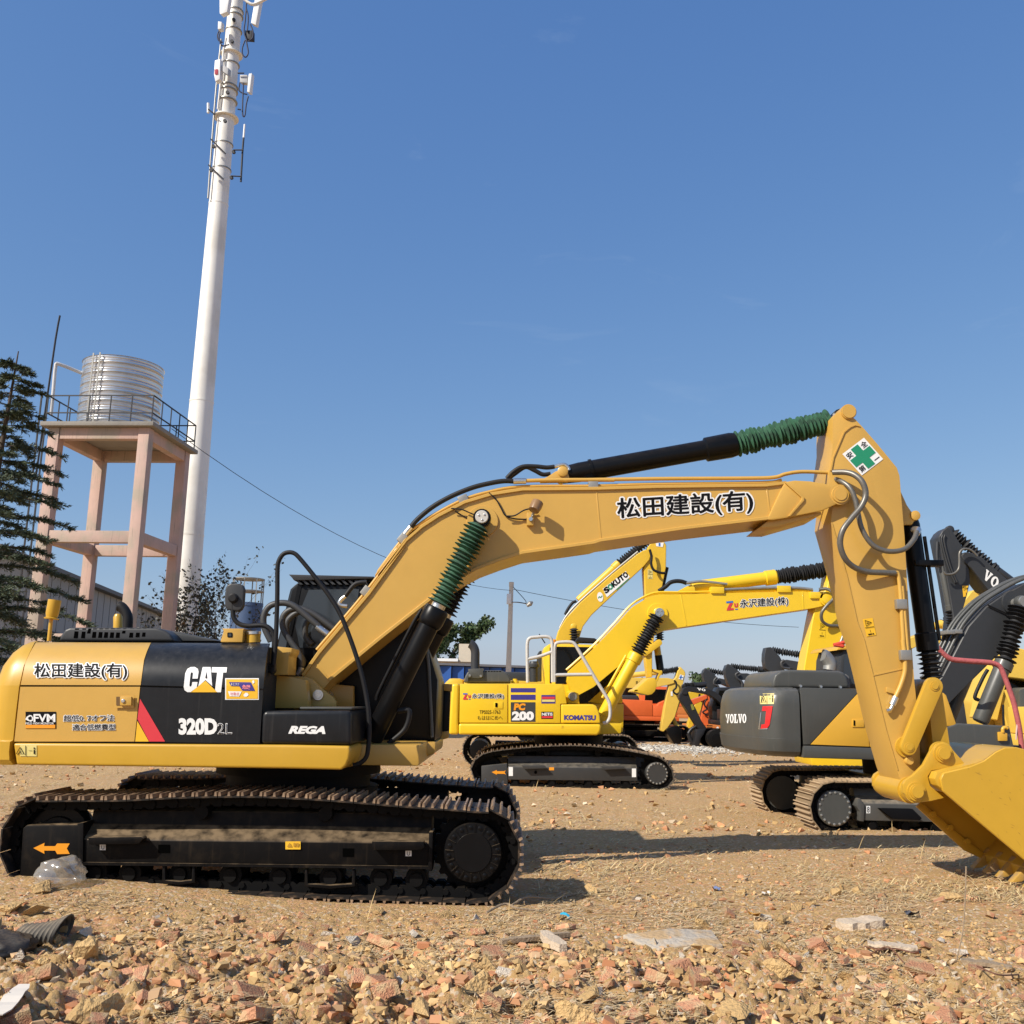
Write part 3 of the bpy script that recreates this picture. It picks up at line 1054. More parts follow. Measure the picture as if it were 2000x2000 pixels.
    def flange(name, line, up, y=0.355, th=0.03):
        P = [Vector(p) for p in line]
        o1, o2 = [], []
        for i, p_ in enumerate(P):
            t = (P[min(i + 1, len(P) - 1)] - P[max(0, i - 1)]).normalized()
            nn = Vector((-t.y, t.x))
            if nn.y * up < 0:
                nn = -nn
            o1.append(p_ + nn * 0.004)
            o2.append(p_ - nn * th)
        return prism(name, o1 + o2[::-1], -y, y, OCHRE, boom, 0.004, 1)
    flange('top_flange', tq, 1)
    flange('bottom_flange', m.qs([('A6', [(1150, 640), (1090, 650), (650, 702), (200, 768)]), ('A5', [(1780, 704), (1600, 730), (1240, 780), (1060, 838), (900, 898), (780, 962), (640, 1056), (521, 1150)]), ('A2', [(1200, 675), (842, 968)])], YB), -1)
    for z, pts in (('A5', [(1790, 283), (1800, 283), (1838, 688), (1826, 690)]), ('A6', [(1092, 460), (1100, 460), (1122, 640), (1114, 642)]), ('A2', [(742, 846), (752, 842), (842, 955), (832, 962)])):
        prism('weld_seam', m.q(z, pts, YB - .004), YB - .004, YB + .01, OCHRE, boom, .002, 1)
    tip = [('A6', [(1195, 444), (1250, 436), (1330, 440), (1480, 466), (1515, 478), (1530, 510), (1520, 545), (1395, 600), (1235, 632), (1195, 640), (1130, 650), (1100, 648)])]
    prism('boom_tip', m.qs(tip, YB - .03), YB - .03, YB + .02, OCHRE, boom, .015)
    prism('boom_tip', m.qs(tip, YB - .03), -YB - .02, -YB + .03, OCHRE, boom, .015)
    prism('tip_web', m.q('A6', [(1120, 640), (1390, 605), (1395, 620), (1150, 690), (1060, 690)], -.3), -.3, .3, OCHRE, boom, .01)
    prism('tip_ridge', m.q('A6', [(1195, 448), (1205, 448), (1300, 525), (1300, 545), (1225, 630), (1212, 630), (1285, 540), (1285, 528)], YB - .05), YB - .05, YB - .03, OCHRE, boom, .004)
    pv = m.u('A6', (1494, 512), YB - .04)
    lathe('arm_pin', (pv.x, YB - .055, pv.z), (pv.x, -YB + .055, pv.z), [(0, .062), (.012, .062), (.012, .085), (.03, .088), (.03, .105), (.06, .105), (.06, .08), (.94, .08), (.94, .105), (1, .09)], OCHRE, R, 28)
    m.outlined('company_name', boom, 'A6', '松田建設(有)', (296, 657), (1024, 612), (290, 534), 0.024, 0.085)
    # boom cylinder pin boss
    bp = m.u('A5', (932, 505), -.55)
    bw = m.u('A5', (940, 500), YB)
    lathe('pin_boss', (bp.x, YB - .02, bp.z), (bp.x, YB + .02, bp.z), [(0, .10), (0, .155), (1, .165)], OCHRE, boom, 28)
    lathe('cylinder_pin', (bp.x, -.60, bp.z), (bp.x, .60, bp.z), [(0, .02), (0, .060), (.006, .065), (.025, .065), (.025, .052), (.975, .052), (.975, .065), (1, .06)], WHITEP, R, 24)
    bolt_ring(m, bp.x, bp.z, -.60, .032, 3, .010, CHROME, R)
    # --- boom cylinders
    b0 = m.u('A2', (1120, 1370), -.50)
    for s in (-1, 1):
        q0 = Vector((b0.x, s * .50, b0.z))
        q3 = Vector((bp.x, s * .50, bp.z))
        ax = (q3 - q0)
        hd = m.u('A2', (1555, 470), -.50)
        t1 = (hd - Vector((b0.x, -.5, b0.z))).dot(ax.normalized()) / ax.length if s < 0 else t1
        q2 = q0 + ax * t1
        cyl = lathe('boom_cylinder', q0, q2, [(0, .06), (0, .085), (.02, .10), (.86, .10), (.87, .115), (.90, .125), (.985, .125), (1, .115)], BLACK, R, 24)
        lathe('rod_gland', q2, q2 + ax.normalized() * .05, [(0, .07), (1, .07)], CHROME, cyl, 18)
        lathe('rod_eye', (q3.x, s * .50 - .055, q3.z), (q3.x, s * .50 + .055, q3.z), [(0, .085), (.1, .09), (.9, .09), (1, .085)], BLACK, cyl, 18)
        bellows('bellows', q2 + ax.normalized() * .04, q3 - ax.normalized() * .07, .072, .128, 21, GREEN if s < 0 else BELL, cyl)
        n_ = Vector((-ax.z, 0, ax.x)).normalized()
        tube('oil_pipe', [q0 + ax * .15 + n_ * .13, q0 + ax * .2 + n_ * .145, q0 + ax * (t1 - .12) + n_ * .145, q0 + ax * (t1 - .03) + n_ * .13], .02, BLACK, cyl)
        tube('oil_hose', [q0 + ax * .15 - n_ * .10, q0 + ax * .17 - n_ * .2, q0 + ax * .1 - n_ * .24, q0 + ax * .02 - n_ * .16], .025, RUB, cyl)
    # --- arm cylinder
    a0, a1, a2, a3 = m.u('A5', (1535, 188), 0), m.u('A6', (815, 258), 0), m.u('A6', (928, 243), 0), m.u('A6', (1490, 108), 0)
    for s in (-1, 1):
        prism('cylinder_lug', m.q('A5', [(1370, 225), (1430, 195), (1490, 155), (1540, 148), (1580, 165), (1592, 200), (1585, 235), (1370, 240)], s * .14 - .03), s * .14 - .03, s * .14 + .03, OCHRE, boom, .006)
    lathe('lug_pin', (a0.x, -.2, a0.z), (a0.x, .2, a0.z), [(0, .04), (.02, .055), (.98, .055), (1, .04)], OCHRE, boom, 18)
    ax = (a3 - a0)
    ac = lathe('arm_cylinder', a0, a2, [(0, .05), (0, .09), (.1, .105), (.82, .105), (.83, .13), (.97, .135), (1, .125)], BLACK, R, 20)
    lathe('collar', a0.lerp(a2, .16), a0.lerp(a2, .175), [(0, .12), (1, .12)], BLACK, ac, 16)
    bellows('bellows', a2, a2.lerp(a3, .90), .085, .135, 24, GREEN, ac)
    lathe('rod_eye', (a3.x, -.08, a3.z), (a3.x, .08, a3.z), [(0, .08), (.1, .1), (.9, .1), (1, .08)], BLACK, ac, 18)
    # --- arm
    YA = -.27
    arm_l = [('A7', [(182, 95), (178, 190), (180, 300), (165, 420), (150, 520), (165, 640), (180, 760), (166, 890), (282, 1300), (358, 1640)]), ('A8', [(182, 0), (246, 255), (350, 690), (440, 1000), (478, 1100)])]
    arm_r = [('A8', [(520, 1190), (600, 1150), (622, 1000), (615, 800), (600, 540), (576, 330), (556, 60)]), ('A7', [(772, 1860), (745, 1400), (722, 1000), (705, 800), (684, 540), (664, 478), (520, 302), (400, 165), (350, 112), (300, 72), (245, 56), (205, 64)])]
    aq = m.qs(arm_l + arm_r, YA)
    arm = prism('arm', aq, YA, -YA, OCHRE2 if False else OCHRE, R, 0.012, 2)
    # raised edge strips of the side plate
    rim = m.qs([('A7', [(176, 890), (292, 1300), (368, 1640)]), ('A8', [(192, 0), (256, 255), (360, 690), (450, 1000)]), ('A8', [(445, 1003), (354, 693), (250, 257), (186, 0)]), ('A7', [(361, 1640), (284, 1300), (168, 890)])], YA - .008)
    prism('edge_bead', rim, YA - .008, YA + .01, OCHRE, arm, 0)
    rim = m.qs([('A7', [(160, 498), (180, 400), (262, 205), (310, 165), (350, 150), (385, 160), (388, 166), (350, 158), (315, 173), (270, 210), (190, 400), (172, 498)])], YA - .012)
    prism('edge_bead', rim, YA - .012, YA + .01, OCHRE, arm, 0)
    prism('weld_seam', m.q('A8', [(258, 266), (490, 216), (492, 224), (262, 276)], YA - .006), YA - .006, YA + .01, OCHRE, arm, 0)
    lathe('ear_pin', (a3.x, YA - .03, a3.z), (a3.x, -YA + .03, a3.z), [(0, .07), (.02, .07), (.02, .08), (.98, .08), (1, .07)], OCHRE, arm, 24)
    sg = m.decal('safety_sign', arm, 'A7', [[(415, 250), (252, 374), (399, 535), (560, 412)]], WHT, lift=.005)
    o, e1, e2 = Vector((252, 374)), Vector((163, -124)), Vector((147, 161))

    def sq(a, b):
        return o + e1 * a + e2 * b
    m.decal('safety_cross', arm, 'A7', [[sq(.34, .05), sq(.34, .95), sq(.66, .95), sq(.66, .05)], [sq(.05, .34), sq(.05, .66), sq(.34, .66), sq(.34, .34)], [sq(.66, .34), sq(.66, .66), sq(.95, .66), sq(.95, .34)]], SGREEN, lift=.009)
    for ch, a, b in (('安', .04, .06), ('全', .70, .06), ('一', .70, .85), ('第', .05, .70)):
        h = .24 if ch != '一' else .03
        c = sq(a + .13, b + .12 if ch != '一' else b)
        tilt = Vector((math.cos(rad(-37)), math.sin(rad(-37))))
        dn = Vector((-tilt.y, tilt.x))
        w_ = 46
        hh = 46 if ch != '一' else 5
        bl = c - tilt * w_ / 2 + dn * hh / 2
        m.text('safety_letters', arm, 'A7', ch, bl, bl + tilt * w_, bl - dn * hh, INK, lift=.009, off=.01)
    warning_label(m, arm, 'A7', [(405, 1620), (435, 1752), (508, 1740), (480, 1610)], paper=SYEL)
    # bucket cylinder on the front of the arm
    c0, c1 = m.u('A7', (757, 858), 0), m.u('A8', (720, 355), 0)
    for s in (-1, 1):
        prism('cylinder_lug', m.q('A7', [(686, 640), (740, 760), (795, 840), (800, 870), (780, 905), (720, 908), (690, 900)], s * .12 - .025), s * .12 - .025, s * .12 + .025, OCHRE, arm, .006)
    lathe('lug_pin', (c0.x, -.17, c0.z), (c0.x, .17, c0.z), [(0, .03), (.02, .05), (.98, .05), (1, .03)], OCHRE, arm, 16)
    cb = lathe('bucket_cylinder', c0, c0.lerp(c1, .80), [(0, .05), (0, .08), (.05, .095), (.86, .095), (.87, .11), (.99, .11), (1, .09)], BLACK, R, 20)
    bellows('bellows', c0.lerp(c1, .80), c0.lerp(c1, .96), .07, .12, 6, BELL, cb)
    nb = Vector((-(c1 - c0).z, 0, (c1 - c0).x)).normalized()
    nb = nb if nb.x > 0 else -nb
    tube('oil_pipe', [c0.lerp(c1, t) + nb * .112 + Vector((0, -.04, 0)) for t in (.12, .3, .74)], .02, BLACK, cb)
    box('clamp', c0.lerp(c1, .28).x - .05, c0.lerp(c1, .28).x + .24, -.12, .02, c0.lerp(c1, .28).z - .03, c0.lerp(c1, .28).z + .03, BLACK, cb, .006)
    # links
    l0, l1 = m.q('A8', [(525, 825), (720, 355)], -.34)
    for s in (-1, 1):
        lk = prism('side_link', capsule(l0, l1, .075, .085), s * .37, s * .30, OCHRE2, R, .008)
        for q in (l0, l1):
            lathe('link_pin', (q[0], s * .385, q[1]), (q[0], s * .29, q[1]), [(0, .03), (.08, .03), (.08, .046), (.16, .046), (.16, .06), (1, .06)], OCHRE2, lk, 22)
        lathe('pin_cup', (l0[0], s * .30, l0[1]), (l0[0], s * .27, l0[1]), [(0, .1), (1, .1)], OCHRE2, lk, 18)
    hl0, hl1 = m.q('A8', [(720, 355), (785, 870)], -.22)
    prism('h_link', capsule(hl1, hl0, .085, .075), -.24, .24, OCHRE2, R, .01)
    gz = m.u('A8', (527, 928), YA)
    lathe('grease_boss', (gz.x, YA - .05, gz.z), (gz.x, YA + .02, gz.z), [(0, .012), (0, .035), (.2, .042), (1, .042)], OCHRE, arm, 16)
    # --- bucket
    hx, hz = m.q('A8', [(580, 1165)], -.4)[0]
    gx, gz = m.q('A8', [(785, 870)], -.4)[0]
    ear = m.q('A8', [(485, 1110), (500, 1080), (560, 1040), (640, 960), (700, 850), (735, 800), (790, 785), (830, 800), (870, 850), (945, 935), (960, 960), (700, 1005), (672, 1050), (690, 1120), (800, 1215), (690, 1240), (600, 1250), (530, 1225), (490, 1180)], -.40)
    bk = Mach.__new__(Mach)
    YBK = -.58
    side = m.q('A8', [(775, 1075), (800, 1022), (1000, 975), (1110, 930), (1200, 862), (1270, 828), (1360, 825), (1480, 855), (1620, 950), (1720, 1100), (1760, 1300), (1740, 1480), (1690, 1640), (1640, 1800), (1560, 1790), (1419, 1690), (1000, 1340), (795, 1165)], YBK)
    n = len(side)
    sp1 = prism('bucket_side', side, YBK, YBK + .035, OCHRE2, R, .008, 1)
    sp1['label'] = 'golden bucket side plate with scratches'
    sp2 = prism('bucket_side', side, -YBK - .035, -YBK, OCHRE2, R, .008, 1)
    shell = side[2:14]
    cxm = Vector((sum(p[0] for p in side) / n, sum(p[1] for p in side) / n))
    inner = [tuple(Vector(p).lerp(cxm, .035)) for p in shell]
    prism('bucket_shell', list(shell) + inner[::-1], YBK + .012, -YBK - .012, OCHRE2, R, 0)
    # wrap plate between the hinge and the shell
    prism('bucket_top_plate', m.q('A8', [(680, 1060), (700, 1010), (800, 985), (1000, 935), (1110, 890), (1200, 845), (1260, 830), (1200, 870), (1110, 935), (1000, 980), (800, 1030), (780, 1075), (800, 1170), (775, 1165), (700, 1110)], -.40), YBK + .03, -YBK - .03, OCHRE2, R, .006)
    for s in (-1, 1):
        e = prism('bucket_ear', ear, s * .42, s * .36, OCHRE2, R, .008)
        for (x, z) in ((hx, hz), (gx, gz)):
            lathe('pin_boss', (x, s * .47, z), (x, s * .36, z), [(0, .055), (.12, .055), (.12, .068), (.3, .068), (.3, .088), (.55, .088), (.55, .108), (1, .108)], OCHRE2, e, 28)
    lathe('hinge_tube', (hx, -.36, hz), (hx, .36, hz), [(0, .11), (.1, .11), (.1, .125), (.9, .125), (.9, .11), (1, .11)], OCHRE2, arm, 24)
    SCR = M('scratch_brown', (.30, .17, .03), .6, var=.2)
    rs_ = random.Random(4)
    sc_polys = []
    for k in range(26):
        x_, y_ = rs_.uniform(960, 1400), rs_.uniform(950, 1560)
        if (y_ - 1165) > (x_ - 795) * .80:
            continue
        a_, l_, w_ = rs_.uniform(.2, 1.2), rs_.uniform(12, 75), rs_.uniform(.9, 2.2)
        dx, dy = math.cos(a_), math.sin(a_)
        sc_polys.append([(x_, y_), (x_ + dx * l_ * .5 - dy * w_, y_ + dy * l_ * .5 + dx * w_), (x_ + dx * l_, y_ + dy * l_), (x_ + dx * l_ * .5 + dy * w_, y_ + dy * l_ * .5 - dx * w_)])
    m.decal('scratches', sp1, 'A8', sc_polys, SCR, lift=.002)
    m.decal('seam', sp1, 'A8', [[(965, 980), (970, 978), (1418, 1405), (1415, 1409)]], SCR, lift=.002)
    # cutting edge, side cutters and teeth
    ce = [side[13], side[14], side[15]]
    lip = prism('cutting_edge', [side[12], side[13], tuple(Vector(side[13]) + Vector((-.10, -.09))), tuple(Vector(side[14]) + Vector((-.02, .0)))], YBK + .01, -YBK - .01, OCHRE2, R, .006)
    TOOTH = M('worn_tooth_steel', (.46, .27, .05), .55, var=.2, vscale=12, alt=(.30, .21, .12), altscale=9, dust=.3)
    for k in range(5):
        y = YBK + .06 + k * (1.04 / 4)
        bx_, bz_ = side[13]
        tp = [(bx_ + .05, bz_ + .06), (bx_ - .06, bz_ + .07), (bx_ - .14, bz_ - .02), (bx_ - .25, bz_ - .13), (bx_ - .15, bz_ - .12), (bx_ + .0, bz_ - .04)]
        prism('tooth', tp, y - .045, y + .045, TOOTH, R, .012)
    for s in (-1,):
        cut = m.q('A8', [(1000, 1345), (1419, 1690), (1560, 1790), (1530, 1830), (1380, 1760), (960, 1380)], YBK)
        sc_ = prism('side_cutter', cut, s * (YBK + .04), s * (YBK + .07), OCHRE2, R, .006)
        for q in m.q('A8', [(1100, 1440), (1250, 1560), (1400, 1680)], YBK):
            lathe('cutter_bolt', (q[0], s * (YBK + .10), q[1]), (q[0], s * (YBK + .07), q[1]), [(0, .03), (.8, .034), (1, .034)], OCHRE2, sc_, 8)

    # --- pipes along the boom
    for dy, dz in ((-.20, .035), (-.11, .03), (.05, .03)):
        P = [(Vector((x, dy, z)) + Vector((0, 0, 0))) for x, z in tq]
        off = []
        for i, p_ in enumerate(P):
            t = (P[min(i + 1, len(P) - 1)] - P[max(0, i - 1)]).normalized()
            off.append(p_ + Vector((-t.z, 0, t.x)) * (dz + .012))
        tube('boom_pipe', off[1:], .017, OCHRE, boom, 8, 4)
    for i in (2, 5, 8, 11):
        x, z = tq[i]
        t = (Vector(tq[i + 1]) - Vector(tq[i - 1])).normalized()
        a = Vector((x, 0, z))
        T3, N3 = Vector((t.x, 0, t.y)), Vector((-t.y, 0, t.x))
        prism3('pipe_clamp', [a - T3 * .05 + N3 * .005 + Vector((0, -.25, 0)), a + T3 * .05 + N3 * .005 + Vector((0, -.25, 0)), a + T3 * .05 + N3 * .085 + Vector((0, -.25, 0)), a - T3 * .05 + N3 * .085 + Vector((0, -.25, 0))], (0, .34, 0), STEEL, boom, .006)
    # high hose arching over the boom bend
    m.tube('boom_hose', 'A5', [(385, 590), (450, 515), (560, 425), (700, 345), (860, 280), (1000, 245), (1100, 230), (1180, 232)], -.22, .026, RUB, boom)
    m.tube('hose_end', 'A5', [(345, 640), (368, 610), (395, 578)], -.22, .032, CHROME, boom, sub=2)
    m.tube('hose_end', 'A5', [(1170, 232), (1215, 230), (1265, 230)], -.22, .031, CHROME, boom, sub=2)
    m.tube('steel_pipe', 'A5', [(1265, 228), (1500, 222), (1932, 222)], -.22, .021, OCHRE, boom, sub=2)
    m.tube('steel_pipe', 'A6', [(0, 436), (500, 428), (1000, 425), (1140, 420), (1200, 402), (1290, 390), (1450, 396)], -.22, .02, OCHRE, boom)
    m.tube('cylinder_hose', 'A5', [(1120, 210), (1170, 160), (1240, 122), (1340, 120), (1420, 128), (1480, 122)], -.10, .024, RUB, boom)
    m.tube('cylinder_hose', 'A5', [(1130, 215), (1180, 175), (1260, 125), (1330, 150), (1390, 180), (1450, 176)], .05, .024, RUB, boom)
    m.tube('hose_end', 'A5', [(1480, 122), (1530, 108), (1560, 108), (1585, 130), (1590, 150)], -.10, .02, CHROME, boom)
    # hoses from body to boom foot
    for pts, y in (([(445, 700), (400, 600), (400, 520), (440, 460), (520, 440), (600, 460), (700, 540), (770, 600)], -.15),
                   ([(650, 870), (640, 790), (580, 700), (530, 620), (525, 540), (570, 490), (650, 480), (740, 520), (870, 615)], 0.0),
                   ([(640, 890), (660, 830), (600, 720), (555, 660), (560, 560), (640, 500), (720, 520), (860, 630)], .12),
                   ([(720, 720), (680, 670), (680, 590), (720, 550), (800, 560)], .2)):
        m.tube('boom_foot_hose', 'A2', pts, y, .032, HOSE)
    m.tube('hose_end', 'A2', [(755, 598), (790, 625), (828, 652)], -.15, .036, CHROME, boom, sub=2)
    m.tube('hose_end', 'A2', [(945, 395), (910, 430), (915, 455), (960, 462)], -.1, .022, CHROME, boom)
    m.tube('boom_hose', 'A2', [(945, 395), (1000, 325), (1040, 305), (1090, 300)], -.1, .024, RUB, boom)
    m.tube('hose_end', 'A2', [(650, 875), (640, 905), (625, 925)], -.2, .03, STEEL, boom, sub=2)
    # arm hoses
    m.tube('arm_hose', 'A7', [(180, 512, -.33), (280, 512, -.40), (350, 535, -.46), (405, 590, -.5), (428, 680, -.5), (395, 770, -.5), (320, 860, -.5), (255, 950, -.5), (235, 1050, -.48), (265, 1150, -.45), (330, 1220, -.40), (430, 1260, -.36), (560, 1268, -.33), (650, 1272, -.31)], -.4, .030, PIPEB)
    m.tube('arm_hose', 'A7', [(170, 555, -.2), (245, 580, -.33), (310, 630, -.40), (350, 720, -.42), (370, 820, -.42), (400, 940, -.42), (470, 1050, -.42), (560, 1100, -.42), (650, 1108, -.42), (730, 1085, -.40), (790, 1020, -.36), (815, 960, -.30)], -.4, .026, PIPEB)
    m.tube('hose_end', 'A7', [(812, 975, -.30), (822, 945, -.25), (790, 945, -.15)], -.2, .034, CHROME)
    m.tube('arm_pipe', 'A7', [(650, 1270, -.31), (672, 1280, -.305), (690, 1420, -.305), (722, 1932, -.305)], -.3, .022, OCHRE, arm, sub=3)
    m.tube('arm_pipe', 'A7', [(705, 1370, -.305), (752, 1932, -.305)], -.3, .018, OCHRE, arm, sub=2)
    m.tube('arm_pipe', 'A8', [(487, 0, -.305), (500, 120, -.305), (502, 240, -.305), (470, 350, -.305), (430, 440, -.305)], -.3, .024, OCHRE, arm)
    m.tube('coupling', 'A8', [(432, 440, -.31), (405, 500, -.31)], -.3, .035, CHROME, arm, sub=2)
    m.tube('coupling', 'A8', [(410, 495, -.31), (390, 535, -.31), (362, 545, -.31)], -.3, .020, CHROME, arm, sub=3)
    for z, p in (('A7', (705, 1505)), ('A7', (737, 1890))):
        v = m.u(z, p, -.34)
        box('pipe_clamp', v.x - .055, v.x + .055, -.338, -.271, v.z - .05, v.z + .05, STEEL, arm, .012)
    prism('bracket', m.q('A8', [(362, 360), (440, 390), (435, 420), (360, 400)], -.29), -.29, -.271, OCHRE, arm, .004)
    # lamp and its wires on the boom
    v = m.u('A5', (1300, 525), YB - .02)
    box('lamp_bracket', v.x - .04, v.x + .03, YB - .06, YB, v.z - .06, v.z + .07, OCHRE, boom, .006)
    lathe('bracket_bolt', (v.x, YB - .06, v.z), (v.x, YB - .085, v.z), [(0, .025), (1, .02)], CHROME, boom, 10)
    m.tube('lamp_stalk', 'A5', [(1310, 500, -.38), (1325, 460, -.42), (1330, 440, -.45)], -.4, .015, STEEL, boom, sub=2)
    l0_, l1_ = m.u('A5', (1322, 455), -.50), m.u('A5', (1355, 388), -.46)
    lathe('work_lamp', l0_, l1_, [(0, .03), (.05, .055), (.5, .062), (.95, .06), (1, .05)], M('amber_lens_housing', (.25, .14, .06), .3), boom, 14)
    m.tube('wire', 'A5', [(985, 318), (1040, 370), (1080, 440), (1110, 490), (1180, 515), (1290, 520)], YB - .02, .008, RUB, boom, 6)
    m.tube('wire', 'A5', [(1115, 495), (1180, 490), (1250, 450), (1320, 435)], YB - .05, .008, RUB, boom, 6)
    m.tube('wire', 'A5', [(700, 437), (780, 445), (840, 470), (890, 490)], YB - .05, .007, RUB, boom, 6)
    m.tube('wire', 'A5', [(730, 455), (800, 500), (870, 528)], YB - .01, .006, RUB, boom, 6)
    # --- roof furniture
    gr = prism('engine_hood', m.q('A1', [(395, 352), (412, 310), (435, 275), (470, 260), (1050, 262), (1110, 280), (1150, 310), (1172, 354)], -.85), -.85, .75, VDARK, R, .05, 3)
    for x, w, y1 in ((495, 28, 332), (545, 26, 332), (585, 22, 300), (618, 26, 330), (660, 26, 330), (698, 26, 330), (738, 26, 330), (778, 26, 330), (820, 22, 300), (868, 26, 328), (912, 26, 326), (955, 22, 322)):
        m.decal('vent_slot', gr, 'A1', [[(x + 10, 268), (x, y1), (x + w, y1), (x + w + 10, 268)]], HOLE, lift=.003)
    prism('hood_ridge', m.q('A1', [(1100, 352), (1120, 285), (1200, 290), (1400, 335), (1480, 352)], -.6), -.6, .6, VDARK, R, .02)
    lathe('muffler_guard', m.u('A1', (795, 270), .1), m.u('A1', (795, 170), .1), [(0, .046), (.8, .046), (1, .03)], OCHRE2, R, 16)
    m.tube('exhaust_pipe', 'A1', [(858, 270), (860, 200), (845, 155), (820, 125), (800, 118)], .3, .055, RUB, None, 12)
    b0_, b1_ = m.u('A1', (330, 352), 1.0), m.u('A1', (345, 205), 1.0)
    lathe('intake_stalk', b0_, b1_, [(0, .022), (1, .022)], OCHRE2, R, 12)
    lathe('air_precleaner', b1_, m.u('A1', (370, 75), 1.0), [(0, .03), (.0, .075), (.06, .08), (.1, .06), (.3, .07), (1, .072)], OCHRE2, R, 20)
    cb_ = prism('camera_box', m.q('C2', [(548, 690), (545, 660), (610, 450), (570, 400), (1045, 405), (1020, 440), (1000, 690)], -1.05), -1.05, -.75, OCHRE, R, .012)
    m.decal('camera_lens', cb_, 'C2', [[(686, 500), (700, 486), (780, 486), (796, 500), (796, 575), (780, 590), (700, 590), (686, 575)]], INK)
    m.decal('camera_glass', cb_, 'C2', [rect(712, 508, 770, 568)], GLASS, lift=.008)
    f0, f1 = m.u('C2', (1235, 700), -.95), m.u('C2', (1235, 460), -.95)
    fc = lathe('filler_neck', f0, f0.lerp(f1, .72), [(0, .064), (1, .064)], OCHRE2, R, 20)
    lathe('filler_cap', f0.lerp(f1, .72), f1, [(0, .070), (.8, .070), (1, .062)], CHROME, fc, 20)
    m.tube('mirror_arm', 'A2', [(190, 410), (188, 470), (195, 540), (230, 580), (290, 595), (390, 592), (440, 615), (465, 660), (466, 740), (462, 850)], -1.0, .022, RUB)
    mr = prism('mirror', m.q('A2', [(150, 318), (175, 306), (225, 308), (258, 322), (268, 350), (260, 460), (245, 490), (220, 497), (155, 490), (135, 465), (132, 400), (140, 340)], -1.02), -1.02, -.96, VDARK, R, .02, 3)
    v = m.u('A2', (192, 408), -1.03)
    lathe('mirror_joint', (v.x, -1.02, v.z), (v.x, -1.06, v.z), [(0, .045), (.7, .045), (1, .03)], RUB, mr, 14)
    prism('rail_socket', m.q('A2', [(425, 850), (470, 840), (472, 900), (450, 925), (420, 900)], -1.05), -1.05, -.97, RUB, R, .01)
    m.tube('hand_rail', 'A2', [(462, 860), (478, 700), (488, 420), (490, 220), (498, 160), (525, 115), (560, 100), (600, 105), (640, 140), (740, 262), (830, 380), (910, 510), (980, 680), (1040, 860), (1075, 1000), (1100, 1150), (1108, 1300), (1098, 1440), (1080, 1490), (1045, 1520), (1000, 1535)], -1.08, .021, RUB, None, 10)
    return m


SIDE_Y = []


def both_decal(m, name, targets, polys, mat, lift=.005):
    """print that runs across the joint of two panels: laid on one carrier that spans both"""
    bm = bmesh.new()
    for poly in polys:
        bm.faces.new([bm.verts.new((p[0], p[1], 0)) for p in poly])
    bm.normal_update()
    bmesh.ops.triangulate(bm, faces=bm.faces)
    bmesh.ops.subdivide_edges(bm, edges=bm.edges, cuts=2, use_grid_fill=True)
    return lay_side(m, name, bm, mat, targets[0], lift)


def both_text(m, name, targets, s, bl, br, tl, mat, lift=.008, off=0.0):
    me = text_mesh(s, off)
    co = np.array([v.co[:2] for v in me.vertices])
    lo, hi = co.min(0), co.max(0)
    bm = bmesh.new()
    bm.from_mesh(me)
    bl, br, tl = Vector(bl), Vector(br), Vector(tl)
    for v in bm.verts:
        p = bl + (br - bl) * ((v.co.x - lo[0]) / (hi[0] - lo[0])) + (tl - bl) * ((v.co.y - lo[1]) / (hi[1] - lo[1]))
        v.co = (p.x, p.y, 0)
    return lay_side(m, name, bm, mat, targets[0], lift)


def lay_side(m, name, bm, mat, parent, lift):
    for v in bm.verts:
        v.co = m.uf('A1', v.co, lambda z: SIDE_Y[0](z) - lift)
    for f in bm.faces:
        f.normal_update()
        if f.normal.y > 0:
            f.normal_flip()
    return link(name, from_bm(bm, name), mat, parent)


front_excavator()

